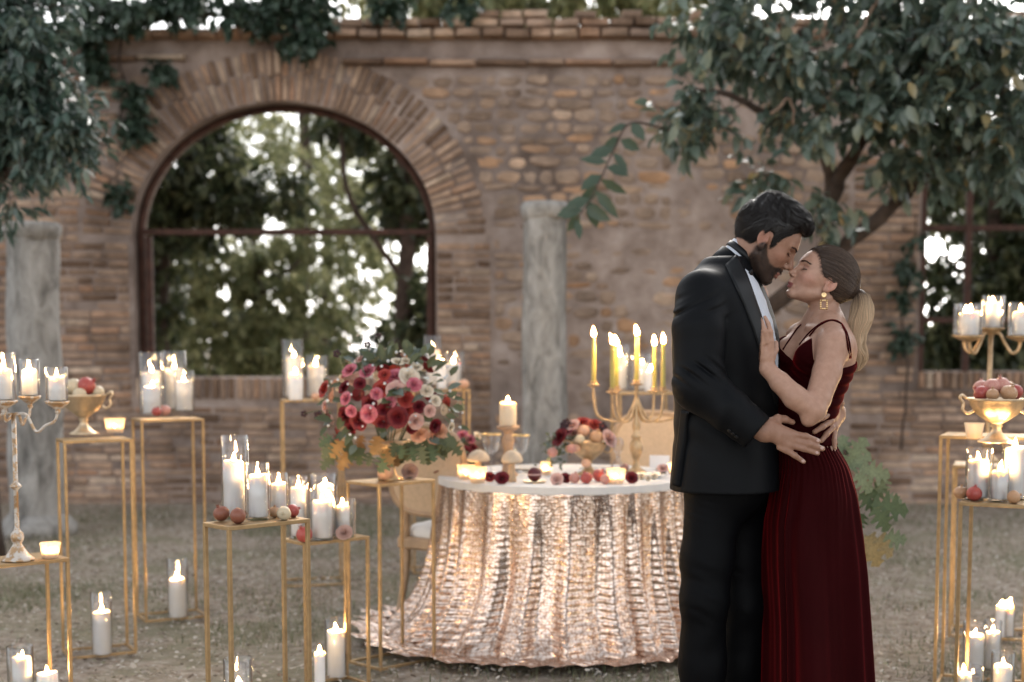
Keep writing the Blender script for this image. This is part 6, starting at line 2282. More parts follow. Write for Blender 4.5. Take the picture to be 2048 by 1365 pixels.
# =================================================================== THE MAN
MY = 4.42
man = thing('person', 'dark-haired bearded man in a black dinner jacket and bow tie embracing the woman', 'person', (P(1455, 690, MY).x, MY, 0))
MLOC = np.array(man.location)
MH = frame(-36, R(-4))
MEAR = np.array(P(1529, 484, 4.325))
MC = MEAR - MH @ np.array([0, -.078, .0])              # origin of the head frame
def mlocal(p): return (p - MC.astype(f32)) @ MH
def mworld(q): return np.asarray(q) @ MH.T + MC
m_tor = Torso([(515, 1458, .055, .085), (540, 1448, .075, .13), (570, 1444, .105, .190), (610, 1446, .127, .208), (650, 1450, .140, .212), (690, 1453, .148, .212), (760, 1456, .148, .200), (850, 1454, .140, .186), (920, 1456, .150, .196), (1010, 1458, .163, .207)], MY, R(-20))
# joints
mS, mE, mW = P(1404, 590, 4.25), P(1398, 772, 4.17), P(1528, 866, 4.12)
mS2, mE2, mW2 = P(1474, 580, 4.60), P(1538, 775, 4.78), P(1660, 818, 4.58)
neckA, neckB = Vector(mworld([-.022, 0, -.035])), P(1477, 531, 4.42)
# near hand: knuckles and fingertips
def man_near_hand(p):
    Yh = 4.115
    w = P(1526, 862, 4.125)
    d = s_chain(p, [P(1500, 846, 4.13), w], [.030, .0275], .01)
    pal = [P(1540, 858, 4.110), P(1583, 876, 4.105)]
    dd = s_cap(p, P(1538, 852, 4.118), P(1584, 872, 4.112), .020, .0165)
    dd = smin(dd, s_cap(p, P(1536, 864, 4.116), P(1577, 891, 4.114), .021, .0165), .02)
    d = smin(d, dd, .022)
    # knuckle swell
    fg = [((1586, 869), (1612, 873), (1637, 883), .0098, .0075), ((1584, 881), (1616, 888), (1645, 898), .0100, .0076), ((1579, 890), (1608, 898), (1635, 907), .0096, .0072), ((1571, 900), (1589, 911), (1607, 924), .0088, .0066)]
    for i, (a, b, c, r0, r1) in enumerate(fg):
        pts = [P(a[0] - 12, a[1] - 5, Yh - .002), P(*a, Yh - .006), P(*b, Yh - .010), P(*c, Yh + .004)]
        d = smin(d, s_chain(p, pts, [r0 * 1.05, r0 * 1.08, r0 * .92, r1], .005), .006)
    # thumb
    d = smin(d, s_chain(p, [P(1536, 850, 4.125), P(1556, 838, 4.130), P(1570, 839, 4.137), P(1585, 845, 4.145)], [.016, .0125, .0105, .008], .006), .012)
    return d
def man_far_hand(p):
    Yh = 4.33
    d = s_chain(p, [mW2, P(1674, 824, 4.46), P(1675, 828, 4.41)], [.026, .025, .024], .01)
    d = smin(d, s_cap(p, P(1672, 818, 4.40), P(1664, 834, 4.335), .018, .016), .02)
    d = smin(d, s_cap(p, P(1675, 838, 4.40), P(1667, 855, 4.335), .018, .015), .02)
    for pts, r0, r1 in ([[(1668, 815, 4.35), (1662, 826, 4.315), (1646, 836, 4.278), (1630, 843, 4.262)], .0098, .0076], [[(1668, 832, 4.345), (1661, 843, 4.310), (1645, 854, 4.275), (1629, 864, 4.262)], .0098, .0076],
                        [[(1669, 845, 4.345), (1663, 857, 4.312), (1653, 869, 4.285), (1643, 882, 4.268)], .0094, .0070], [[(1671, 855, 4.36), (1668, 868, 4.325), (1668, 882, 4.300), (1669, 896, 4.285)], .0086, .0064]):
        d = smin(d, s_chain(p, [P(*q) for q in pts], [r0, r0 * 1.05, r0 * .92, r1], .005), .006)
    d = smin(d, s_chain(p, [P(1676, 820, 4.40), P(1680, 806, 4.375), P(1677, 796, 4.365), P(1676, 787, 4.36)], [.014, .012, .0105, .009], .006), .012)
    return d
def man_body(p):
    d = np.full(len(p), .5, f32)
    q = mlocal(p)
    near = (q ** 2).sum(1) < .24 ** 2
    if near.any():
        d[near] = head_sdf(q[near], False)
    far = ~near
    d[far] = np.sqrt((q[far] ** 2).sum(1)) - .16
    d = smin(d, s_chain(p, [neckA, neckB, P(1466, 600, 4.42)], [.050, .050, .055], .01), .02)
    d = smin(d, s_cap(p, Vector(mworld([.020, 0, -.06])), P(1486, 545, 4.42), .030, .032), .02)
    t = m_tor.sdf(p, -.04)
    t = smax(smax(t, p[:, 2] - P(0, 575, MY).z, .03), P(0, 900, MY).z - p[:, 2], .02)
    d = smin(d, t, .03)
    d = smin(d, s_chain(p, [mS, mE, mW], [.050, .042, .026], .008), .02)
    d = smin(d, s_chain(p, [mS2, mE2, mW2], [.050, .042, .026], .008), .02)
    d = np.minimum(d, .5)
    d = smin(d, man_near_hand(p), .012)
    d = smin(d, man_far_hand(p), .012)
    return d
V, F = sdf_mesh(man_body, (.45, 3.98, .72), (1.16, 4.95, 1.92), .0029)
o = to_obj('body', V, F, M_skin, man)
q = mlocal(V.astype(f32))
base = np.array([.33, .185, .127])
cols = np.tile(base, (len(V), 1))
inh = (q ** 2).sum(1) < .2 ** 2
ay = np.abs(q[:, 1])
nz_ = vnoise(V.astype(f32), 160, 3)
# beard shadow
jawline = np.interp(q[:, 0], [-.02, .0, .012, .03, .05, .07, .085, .10, .12], [-.03, .002, .0, -.022, -.036, -.036, -.028, -.026, -.03])
beard = sstep(.006, -.006, q[:, 2] - jawline + .004 * nz_) * sstep(-.022, -.004, q[:, 0]) * inh
nolip = 1 - sstep(.020, .014, ay) * sstep(.012, .007, np.abs(q[:, 2] + .051)) * sstep(.085, .09, q[:, 0])
gap_ = 1 - .8 * sstep(.004, .001, np.abs(q[:, 2] + .0655)) * sstep(.012, .02, ay)
under = sstep(-.118, -.092, q[:, 2])
beard = np.clip(beard * nolip * under, 0, 1)
cols = cols * (1 - beard[:, None] * .86) + np.array([.020, .013, .010]) * beard[:, None] * .86
lip = sstep(.021, .015, ay) * sstep(.0105, .007, np.abs(q[:, 2] + .0515)) * sstep(.088, .0925, q[:, 0]) * inh
cols = cols * (1 - lip[:, None] * .7) + np.array([.34, .135, .115]) * lip[:, None] * .7
cheek_ = np.exp(-(((q[:, 0] - .06) / .03) ** 2 + ((ay - .045) / .03) ** 2 + ((q[:, 2] + .005) / .02) ** 2)) * inh
cols *= 1 + np.array([.08, -.06, -.06]) * cheek_[:, None]
ear_ = np.exp(-(((q[:, 0] + .008) / .022) ** 2 + ((q[:, 2] - .004) / .03) ** 2)) * (ay > .068) * inh
cols *= 1 + np.array([.10, -.10, -.10]) * ear_[:, None]
lid = np.exp(-(((q[:, 2] - .017) / .0022) ** 2)) * sstep(.048, .044, ay) * sstep(.018, .022, ay) * sstep(.068, .074, q[:, 0]) * inh
cols *= 1 - .85 * lid[:, None]
add_col(o.data, cols)
MV = V
# ---- nails of the near hand
for (x, y) in ((1637, 882), (1645, 897), (1635, 906), (1607, 923)):
    hit, _ = ray_hits([(x - 1, y)], man_body, 3.8)
    n_ = grad(man_body, hit)[0]
    nl = MB().sphere((0, 0, 0), (.0058, .0046, .0014), 10, 6)
    ob = part('fingernail', nl, M_nail, man)
    ob.location = Vector(hit[0]) - man.location
    xd = Vector((.9, 0, -.35)); zz = Vector(n_); yy = zz.cross(xd).normalized(); xx = yy.cross(zz)
    ob.rotation_euler = Matrix((xx, yy, zz)).transposed().to_euler()

# ---- jacket
HEM = P(1024, 977, MY).z
def arm_uv(p, a, b):
    a = A3(a); b = A3(b); ab = b - a
    return ((p - a) @ ab) / (ab @ ab)
def jacket(p, wr=True):
    t = m_tor.sdf(p, .012)
    t = smin(t, s_ell(p, mS + Vector((.012, .02, -.012)), (.078, .070, .074)), .05)
    t = smin(t, s_ell(p, mS2, (.068, .070, .072)), .05)
    # front and back edges fall straight to the hem
    t = smax(t, HEM - p[:, 2], .006)
    # neck opening
    t = smax(t, -s_cap(p, P(1474, 524, 4.42), P(1540, 460, 4.42), .0605, .075), .008)
    a = s_chain(p, [mS, P(1397, 660, 4.20), mE], [.075, .077, .071], .01)
    fo = s_chain(p, [mE, P(1455, 818, 4.135), P(1511, 863, 4.125)], [.071, .064, .057], .01)
    # the cuff is cut square
    e = (A3(P(1511, 863, 4.125)) - A3(mE)); e = e / np.linalg.norm(e)
    fo = smax(fo, (p - A3(P(1513, 869, 4.125))) @ e, .004)
    arm = smin(a, fo, .035)
    if wr:
        u1 = arm_uv(p, mS, mE); u2 = arm_uv(p, mE, mW)
        n1 = vnoise(p, 18, 5)
        x, z = p[:, 0], p[:, 2]
        # folds across the sleeve head, slanting down towards the back
        ph = (z - .62 * x) * 2 * np.pi / .046 + 3.4 * n1
        m1 = np.exp(-((u1 - .24) / .17) ** 2) * (u1 > -.1)
        # folds breaking in the crook of the elbow
        ph2 = (z + .72 * x) * 2 * np.pi / .040 + 3.4 * n1
        m2 = np.exp(-((u1 - .86) / .18) ** 2) * sstep(1.3, .9, u1)
        ph3 = (x - .3 * z) * 2 * np.pi / .05 + 2 * n1
        m3 = np.exp(-((u2 - .55) / .3) ** 2) * .5
        gt = np.clip(.25 + 1.3 * vnoise(p, 26, 21), 0, 1)
        shp = lambda a: np.sin(a) + .45 * np.sin(2 * a + .7)
        arm = arm - (.0046 * shp(ph) * m1 + .0060 * shp(ph2) * m2) * gt - .0020 * np.sin(ph3) * m3
    arm2 = s_chain(p, [mS2, mE2, Vector(mE2).lerp(Vector(mW2), .7)], [.064, .058, .044], .01)
    d = smin(t, arm2, .03)
    if wr:
        d = d - .0022 * np.sin((p[:, 2] + .5 * p[:, 0]) * 70 + 2 * vnoise(p, 14, 9)) * np.exp(-((p[:, 2] - P(0, 830, MY).z) / .09) ** 2)
    d = smin(d, arm, .014)
    # vent pleat at the back
    return d
V, F = sdf_mesh(jacket, (.40, 4.0, HEM - .03), (1.22, 4.98, 1.70), .0042)
jk = to_obj('jacket', V, F, M_suit, man)
# vent: a fold hanging along the back of the skirt of the jacket
Vp, Fp = patch_on(lambda p: jacket(p, False), [(1366, 822), (1360, 880), (1353, 930), (1347, 968)], [(1379, 824), (1374, 880), (1366, 930), (1360, 974)], .010, 30, 7, extra=lambda t, w: .006 * np.sin(np.pi * w) * t)
to_obj('vent_pleat', Vp, Fp, M_suit, jk, MLOC)
Vp, Fp = patch_on(lambda p: jacket(p, False), [(1451, 531), (1456, 542), (1468, 568), (1488, 612), (1506, 660), (1518, 700), (1532, 745), (1545, 790), (1550, 815)], [(1473, 510), (1480, 524), (1493, 553), (1509, 598), (1525, 645), (1538, 684), (1546, 715), (1551, 760), (1553, 812)], .0055, 60, 11)
to_obj('lapel', Vp, Fp, M_lapel, jk, MLOC)
# cuff buttons
for (x, y) in ((1459, 862), (1466, 868), (1473, 874)):
    hit, _ = ray_hits([(x, y)], lambda p: jacket(p, False), 3.8)
    n_ = Vector(grad(jacket, hit)[0])
    ob = part('button', MB().lathe([(0, 0), (.006, 0), (.0065, .0015), (.005, .003), (0, .0025)], 12), M_bow, jk)
    ob.location = Vector(hit[0]) - man.location
    ob.rotation_euler = n_.to_track_quat('Z', 'Y').to_euler()
# ---- shirt front, collar, bow tie
jac0 = lambda p: jacket(p, False)
Vp, Fp = patch_on(jac0, [(1487, 538), (1496, 558), (1511, 600), (1527, 646), (1540, 685), (1548, 715), (1551, 750)], [(1499, 546), (1514, 566), (1530, 602), (1542, 640), (1550, 676), (1554, 712), (1554, 750)], .0030, 70, 15, extra=lambda t, w: .0012 * np.sin(w * 22 + 4 * np.sin(t * 7)) * (t > .3))
to_obj('shirt', Vp, Fp, M_shirt, man)
ax = (Vector((.70, 0, .71))).normalized()
cc = P(1481, 519, 4.42)
def ring(mb_name, r, h0, h1, th, mat, parent):
    b1_ = Vector((0, 1, 0)); a1_ = b1_.cross(ax).normalized()
    Rm = Matrix((a1_, b1_, ax)).transposed()
    mb = MB().lathe([(r, h0), (r + th, h0), (r + th * .8, h1), (r - .002, h1)], 40, cc - man.location, closed=True, M=Rm)
    return part(mb_name, mb, mat, parent)
ring('shirt_collar', .0570, -.034, .030, .004, M_shirt, man)
ring('tie_band', .0612, .000, .020, .003, M_bow, man)
ring('jacket_collar', .0640, -.062, -.010, .006, M_suit, jk)
bt = P(1502, 560, 4.352)
mb = MB()
for sgn in (-1, 1):
    pts = []
    V_, F_ = [], []
    for i, (u, hh, tt) in enumerate(((0, .008, .008), (.010, .010, .007), (.028, .019, .008), (.042, .024, .007), (.050, .021, .004))):
        for k in range(8):
            a = 2 * math.pi * k / 8
            V_.append((u * sgn * .42 + math.cos(a) * tt, -u * .95 * -sgn * -1 if False else u * sgn * .9, math.sin(a) * hh))
    for i in range(4):
        for k in range(8):
            F_.append((i * 8 + k, i * 8 + (k + 1) % 8, (i + 1) * 8 + (k + 1) % 8, (i + 1) * 8 + k))
    F_.append(tuple(range(32, 40)))
    mb.add(V_, F_)
mb.sphere((0, 0, 0), (.011, .009, .011), 12, 8)
bo = part('bow_tie', mb, M_bow, man)
bo.location = bt - man.location
bo.rotation_euler = (0, R(35), R(0))

# ---- trousers and shoes
FLOOR = .012
def trousers(p):
    hipn, hipf = P(1430, 985, 4.36), P(1482, 985, 4.50)
    n_ = s_chain(p, [hipn, P(1414, 1120, 4.33), P(1409, 1200, 4.31), P(1404, 1330, 4.32), P(1410, 1535, 4.33)], [.092, .078, .071, .069, .066], .03)
    fz = s_chain(p, [hipf, P(1482, 1120, 4.50), P(1488, 1210, 4.48), P(1482, 1330, 4.50), P(1478, 1535, 4.51)], [.095, .080, .072, .068, .064], .03)
    seat = s_ell(p, P(1456, 960, 4.42), (.128, .175, .13))
    d = smin(smin(n_, fz, .018), seat, .05)
    x, z = p[:, 0], p[:, 2]
    nn = vnoise(p, 13, 4)
    zk = P(0, 1165, 4.33).z
    m1 = np.exp(-((z - zk) / .10) ** 2)
    nv = vnoise(p, 24, 14)
    d = d - .0034 * np.sin((z + .5 * x) * 2 * np.pi / .055 + 5.0 * nn) * m1 * np.clip(nv * 1.6, 0, 1)
    zs = P(0, 1010, 4.33).z
    m2 = np.exp(-((z - zs) / .06) ** 2) * sstep(P(1470, 0, 4.3).x, P(1380, 0, 4.3).x, x)
    d = d - .0030 * np.sin((z + .25 * x) * 2 * np.pi / .024 + 3 * nn) * m2 * np.clip(.4 + nv, 0, 1)
    m3 = np.exp(-((z - P(0, 1290, 4.33).z) / .12) ** 2)
    d = d - .0022 * np.sin((x * .9 - z * .7) * 2 * np.pi / .14 + 3.2 * nn) * m3
    zb = P(0, 1560, 4.33).z
    return smax(d, .045 - z, .004)
V, F = sdf_mesh(trousers, (.42, 4.15, .02), (.90, 4.72, 1.08), .0052)
to_obj('trousers', V, F, M_trouser, man)
for (px, Y) in ((1412, 4.33), (1482, 4.51)):
    c = P(px, 690, Y); c.z = 0
    def shoe(p):
        d = s_cap(p, c + Vector((-.03, 0, .045)), c + Vector((.16, -.03, .038)), .042, .034)
        d = smin(d, s_cap(p, c + Vector((-.03, 0, .05)), c + Vector((-.02, 0, .10)), .042, .045), .02)
        return smax(d, .0 + .001 - p[:, 2], .004)
    V, F = sdf_mesh(shoe, (c.x - .1, c.y - .12, -.01), (c.x + .25, c.y + .1, .18), .006)
    to_obj('shoe', V, F, M_shoe, man)

# ---- hair of the man
def man_hair(p):
    q = mlocal(p)
    x, z = q[:, 0], q[:, 2]
    s = np.stack([x, np.abs(q[:, 1]), z], -1)
    d = s_ell(s, (-.008, 0, .048), (.104, .0825, .098))
    d = smin(d, s_ell(s, (.052, .004, .116), (.052, .058, .034)), .03)
    d = smin(d, s_ell(s, (-.01, 0, .118), (.07, .06, .036)), .03)
    zl = np.interp(x, [-.13, -.075, -.045, -.028, -.016, -.006, .010, .016, .024, .031, .040, .055, .072, .09, .13], [-.045, -.050, -.046, -.030, .010, .036, .034, .012, -.010, -.006, .040, .062, .088, .096, .10])
    d = smax(d, zl - z, .010)
    n1 = vnoise(q, 42, 8)
    d = d - .0022 * np.sin((x * .8 + z * .5 + .9 * s[:, 1]) * 2 * np.pi / .034 + 4.5 * n1) * sstep(.02, .10, z) - .0005 * np.sin((x + z * .3) * 2 * np.pi / .008 + 3 * n1)
    return d
hb_ = np.array([mworld(np.array([a, b, c]) * .17) for a in (-1, 1) for b in (-1, 1) for c in (-1, 1)])
V, F = sdf_mesh(man_hair, hb_.min(0) - .03, hb_.max(0) + .03, .0030)
hr = to_obj('hair', V, F, M_hair_dark, man)
DK = np.array([.0105, .0085, .0085])
add_col(hr.data, np.tile(DK, (len(V), 1)))
def surf_strands(V, f, tolocal, rot, n, flow, ln, segs, r0, colf, lift, seed, keep=None):
    r = np.random.default_rng(seed)
    idx = r.integers(0, len(V), n)
    p = V[idx].astype(np.float64)
    out = np.zeros((n, segs, 3)); out[:, 0] = p
    L_ = r.uniform(*ln, n)
    for k in range(1, segs):
        g_ = grad(f, p.astype(f32), .004)
        q = tolocal(p.astype(f32))
        d = (flow(q, r) @ rot.T)
        d = d - g_ * (d * g_).sum(1, keepdims=True)
        d /= np.maximum(np.linalg.norm(d, axis=1, keepdims=True), 1e-6)
        p = p + d * (L_ / (segs - 1))[:, None]
        dist = f(p.astype(f32))
        p = p - g_ * (dist - lift(k / (segs - 1)))[:, None] * .8
        out[:, k] = p
    rad = np.ones((n, segs)) * r0
    rad *= (1 - .75 * np.linspace(0, 1, segs) ** 2)[None]
    cols = colf(n, segs, r, tolocal(out.reshape(-1, 3).astype(f32)).reshape(n, segs, 3))
    return out, rad, cols
def flow_m(q, r):
    # swept up and back over the crown, down the sides
    x, z = q[:, 0], q[:, 2]
    side = sstep(.10, .05, z)
    d = np.stack([-.75 * np.ones(len(q)) + .9 * sstep(.07, .10, x) * sstep(.05, .1, z), .35 * np.ones(len(q)) * np.sign(q[:, 1]) * 0 + .25 * np.sin(q[:, 0] * 60), .1 - .9 * side], -1)
    return d + r.normal(0, .10, d.shape) + .35 * np.stack([np.sin(q[:, 1] * 70 + q[:, 2] * 40), np.sin(q[:, 0] * 55 + 1), np.sin(q[:, 0] * 45 + q[:, 1] * 50)], -1)
def col_m(n, s, r, q):
    c = DK[None, None] * r.uniform(.5, 2.6, (n, 1, 1)) * np.ones((n, s, 1))
    return c
pa, ra, ca = surf_strands(V, man_hair, mlocal, MH, 6500, flow_m, (.02, .05), 6, .00036, col_m, lambda t: .0006 + .003 * t * t, 5)
strands('hair_strands', pa, ra, ca, hr, MLOC, mat=M_hair_dark)['kind'] = 'stuff'
pa, ra, ca = surf_strands(V, man_hair, mlocal, MH, 900, flow_m, (.02, .045), 6, .00030, col_m, lambda t: .001 + .009 * t * t, 55)
strands('loose_strands', pa, ra, ca, hr, MLOC, mat=M_hair_dark)['kind'] = 'stuff'
# beard hairs
bm_ = np.where(beard > .55)[0]
r = np.random.default_rng(6)
ix = bm_[r.integers(0, len(bm_), 4200)]
p0 = MV[ix]
g_ = grad(man_body, p0.astype(f32))
dn = (np.array([.25, 0, -.75]) @ MH.T)[None] + g_ * .8 + r.normal(0, .25, p0.shape)
dn /= np.linalg.norm(dn, axis=1, keepdims=True)
ln = r.uniform(.003, .0075, len(ix))
pa = np.stack([p0, p0 + dn * (ln * .5)[:, None], p0 + (dn - g_ * .35) * ln[:, None]], 1)
strands('beard', pa, np.tile(np.array([.00038, .00033, .0001]), (len(ix), 1)), np.tile(np.array([.016, .011, .009]), (len(ix), 3, 1)) * r.uniform(.6, 2, (len(ix), 1, 1)), man, MLOC)['kind'] = 'stuff'
def brow_lash(tw, f, rot, loc, parent, cols_, wid, fem):
    r = np.random.default_rng(12)
    pth = []
    for sgn in (-1, 1):
        for k in range(90):
            t = r.random()
            x = np.interp(t, [0, .5, 1], [.098, .093, .074]); y = np.interp(t, [0, .5, 1], [.010, .030, .050]); z = np.interp(t, [0, .6, 1], [.0385, .0425, .038]) + r.uniform(-.0028, .0028) * (1 - .5 * t)
            a = np.array([x, sgn * y, z])
            d = np.array([-.25, sgn * .8, .35 - .5 * t])
            pth.append(tw(np.stack([a, a + d * .004, a + d * .008])))
        for k in range(46):
            t = r.random()
            x = np.interp(t, [0, .5, 1], [.0855, .0875, .0785]); y = np.interp(t, [0, .5, 1], [.021, .034, .047]); z = np.interp(t, [0, .5, 1], [.0165, .0145, .0165])
            a = np.array([x, sgn * y, z]); d = np.array([.8, sgn * (.2 + .5 * t), -.45])
            pth.append(tw(np.stack([a - d * .001, a + d * .0035, a + d * .007 + np.array([0, 0, .0008])])))
    pth = np.array(pth)
    # drop brows onto the skin
    n = len(pth)
    flat = pth.reshape(-1, 3)
    s_ = f(flat.astype(f32)); g2 = grad(f, flat.astype(f32))
    isb = np.tile(np.concatenate([np.ones(90), np.zeros(46)]), 2)[:, None].repeat(3, 1).ravel()
    flat = flat - g2 * ((s_ - .0006) * isb)[:, None]
    strands('eyebrows_and_lashes', flat.reshape(-1, 3, 3), np.tile(np.array([wid, wid * .9, wid * .2]), (n, 1)), np.tile(np.array(cols_), (n, 3, 1)), parent, loc)['kind'] = 'stuff'
brow_lash(mworld, man_body, MH, MLOC, man, (.012, .009, .008), .00050, False)

# =================================================================== THE WOMAN
WYY = 4.40
wom = thing('person', 'woman in a long burgundy velvet dress with a wavy blonde ponytail', 'person', (P(1640, 690, WYY).x, WYY, 0))
WLOC = np.array(wom.location)
WS = .945
WH = frame(28.5, R(180 + 6))
WEAR = np.array(P(1656, 572, 4.33))
WC = WEAR - WH @ np.array([0, .078, 0]) * WS
def wlocal(p): return ((p - WC.astype(f32)) @ WH) / f32(WS)
def wworld(q): return (np.asarray(q) * WS) @ WH.T + WC
w_tor = Torso([(632, 1646, .045, .055), (655, 1642, .058, .095), (675, 1638, .070, .145), (700, 1636, .082, .158), (730, 1632, .088, .148), (765, 1626, .084, .130), (800, 1617, .078, .117), (850, 1606, .074, .110), (880, 1608, .080, .116), (905, 1612, .086, .122)], WYY, R(180 + 25))
wS, wE, wW = P(1668, 692, 4.235), P(1628, 820, 4.135), P(1535, 738, 4.155)
wS2, wE2, wW2 = P(1602, 676, 4.57), P(1552, 800, 4.74), P(1530, 640, 4.66)
def woman_hand(p):
    # palm on his chest, back of the hand to the camera, fingers up
    d = s_cap(p, wW, P(1533, 716, 4.155), .0215, .019)
    d = smin(d, s_cap(p, P(1526, 714, 4.150), P(1521, 690, 4.140), .0145, .0105), .012)
    d = smin(d, s_cap(p, P(1538, 714, 4.150), P(1541, 682, 4.138), .0150, .0110), .014)
    for pts, r0, r1 in ([[(1519, 694, 4.141), (1514, 681, 4.136), (1509, 665, 4.137), (1508, 649, 4.146)], .0068, .0052], [[(1526, 688, 4.137), (1520.5, 669, 4.130), (1514, 653, 4.132), (1510, 638, 4.142)], .0074, .0055],
                        [[(1534, 684, 4.134), (1530, 663, 4.125), (1523, 645, 4.128), (1516, 631, 4.139)], .0076, .0056], [[(1542, 683, 4.138), (1541, 664, 4.130), (1536, 648, 4.136), (1530, 635, 4.148)], .0073, .0055]):
        d = smin(d, s_chain(p, [P(*q) for q in pts], [r0 * 1.08, r0 * 1.05, r0 * .94, r1], .003), .003)
    d = smin(d, s_chain(p, [P(1543, 714, 4.16), P(1551, 700, 4.176), P(1552, 686, 4.190)], [.012, .009, .007], .004), .01)
    return d
def woman_arm(p):
    d = s_chain(p, [P(1667, 688, 4.245), P(1654, 745, 4.200), P(1636, 798, 4.155), wE], [.0440, .0420, .0375, .0350], .008)
    d = smin(d, s_chain(p, [wE, P(1590, 795, 4.135), P(1560, 765, 4.145), wW], [.0350, .0350, .0295, .0215], .008), .010)
    d = smin(d, s_ell(p, P(1616, 841, 4.135), (.019, .020, .019)), .022)
    return d
def woman_body(p):
    q = wlocal(p)
    r2 = (q ** 2).sum(1)
    near = r2 < .24 ** 2
    d = np.sqrt(r2) * f32(WS) - .15
    if near.any():
        d[near] = head_sdf(q[near], True) * f32(WS)
    d = smin(d, s_chain(p, [Vector(wworld([-.026, 0, -.02])), P(1648, 614, 4.405), P(1649, 650, 4.42)], [.044, .0405, .048], .01), .014)
    t = w_tor.sdf(p, 0.0, 2.2)
    t = smin(t, s_cap(p, P(1655, 640, 4.40), wS, .036, .046), .04)
    t = smin(t, s_cap(p, P(1640, 640, 4.43), wS2, .034, .046), .04)
    # collar bones and sternomastoid
    t = smin(t, s_cap(p, P(1614, 656, 4.365), P(1656, 662, 4.262), .005, .006), .016)
    d = smin(d, t, .03)
    d = smin(d, s_cap(p, Vector(wworld([-.028, .050, -.03])), P(1622, 652, 4.375), .009, .004), .018)
    # bust
    cz_ = P(0, 712, WYY).z
    for sgn in (-1, 1):
        c = np.array([P(1634, 690, WYY).x, WYY]) + w_tor.f * .062 + w_tor.l * .066 * sgn
        d = smin(d, s_ell(p, (c[0], c[1], cz_), (.052, .052, .054)), .03)
    d = smin(d, woman_arm(p), .022)
    d = smin(d, s_chain(p, [wS2, wE2, wW2], [.043, .036, .022], .008), .02)
    d = smin(d, woman_hand(p), .012)
    # far hand holding his shoulder
    d = smin(d, s_chain(p, [wW2, P(1528, 606, 4.62)], [.022, .018], .01), .012)
    for k in range(4):
        d = smin(d, s_chain(p, [P(1529, 606 - k * 2, 4.61 + k * .016), P(1531, 592 - k * 2, 4.60 + k * .016), P(1527, 578 - k * 2, 4.585 + k * .018)], [.0088, .0080, .006], .004), .004)
    return d
V, F = sdf_mesh(woman_body, (.72, 3.99, .86), (1.22, 4.90, 1.72), .0025)
wb = to_obj('body', V, F, M_skin, wom)
q = wlocal(V.astype(f32))
q[:, 2] = np.where(q[:, 2] < 0, q[:, 2] * 1.14, q[:, 2])
ay = np.abs(q[:, 1])
inh = (q ** 2).sum(1) < .19 ** 2
cols = np.tile(np.array([.45, .27, .195]), (len(V), 1))
lipu = sstep(.0225, .018, ay) * sstep(.0112, .0085, np.abs(q[:, 2] + .0505)) * sstep(.0860, .0900, q[:, 0]) * inh
cols = cols * (1 - lipu[:, None] * .85) + np.array([.19, .045, .052]) * lipu[:, None] * .85
cheek_ = np.exp(-(((q[:, 0] - .06) / .028) ** 2 + ((ay - .045) / .03) ** 2 + ((q[:, 2] + .010) / .02) ** 2)) * inh
cols *= 1 + np.array([.05, -.12, -.09]) * cheek_[:, None]
lidshade = np.exp(-(((q[:, 2] - .024) / .006) ** 2 + ((ay - .034) / .013) ** 2)) * (q[:, 0] > .06) * inh
cols *= 1 - np.array([.22, .28, .24]) * lidshade[:, None]
lid = np.exp(-(((q[:, 2] - .017) / .0022) ** 2)) * sstep(.050, .045, ay) * sstep(.018, .022, ay) * sstep(.066, .073, q[:, 0]) * inh
cols *= 1 - .88 * lid[:, None]
ear_ = np.exp(-(((q[:, 0] + .008) / .022) ** 2 + ((q[:, 2] - .004) / .03) ** 2)) * (ay > .068) * inh
cols *= 1 + np.array([.08, -.12, -.12]) * ear_[:, None]
add_col(wb.data, cols)
brow_lash(wworld, woman_body, WH, WLOC, wom, (.030, .018, .012), .00045, True)

# ---- hair: smooth cap combed to a tie, then the wavy ponytail
HC = np.array([-.006, 0, .046]); HR = np.array([.1045, .0815, .0940])
def wom_hair(p):
    q = wlocal(p)
    x, z = q[:, 0], q[:, 2]
    s = np.stack([x, np.abs(q[:, 1]), z], -1)
    d = s_ell(s, HC, HR)
    d = smin(d, s_ell(s, (-.088, 0, .040), (.028, .030, .030)), .03)
    zl = np.interp(x, [-.14, -.085, -.05, -.026, -.012, .004, .016, .03, .045, .06, .075, .09, .13], [.0, -.030, -.040, -.032, .008, .030, .018, .022, .040, .066, .084, .094, .10])
    d = smax(d, zl - z, .008)
    tie = np.array([-.112, 0, .042])
    v = s - tie.astype(f32)
    ang = np.arctan2(v[:, 2], v[:, 1] + 1e-6)
    d = d - .0009 * np.sin(ang * 34 + 3 * vnoise(q, 30, 3)) * sstep(.0, .05, np.sqrt((v ** 2).sum(1)))
    # parting
    d = d + .0022 * np.exp(-((q[:, 1] - .012) / .0028) ** 2) * sstep(.03, .06, x) * sstep(.07, .10, z)
    return d
hb_ = np.array([wworld(np.array([a, b, c]) * .16) for a in (-1, 1) for b in (-1, 1) for c in (-1, 1)])
V, F = sdf_mesh(wom_hair, hb_.min(0) - .02, hb_.max(0) + .02, .0030)
wh = to_obj('hair', V, F, M_hair, wom)
BRN = np.array([.050, .030, .021]); BLD = np.array([.62, .44, .28])
add_col(wh.data, np.tile(BRN * .8, (len(V), 1)))
r = np.random.default_rng(15)
n = 3000
qa = wlocal(V.astype(f32)).astype(float)
onsurf = np.where(np.abs(np.sqrt((((qa - HC) / HR) ** 2).sum(1)) - 1) < .03)[0]
ix = onsurf[r.integers(0, len(onsurf), n)]
qs = qa[ix]
u0 = (qs - HC) / HR
u0 /= np.linalg.norm(u0, axis=1, keepdims=True)
tq = np.array([-.112, 0, .042])
u1 = (tq - HC) / HR; u1 /= np.linalg.norm(u1)
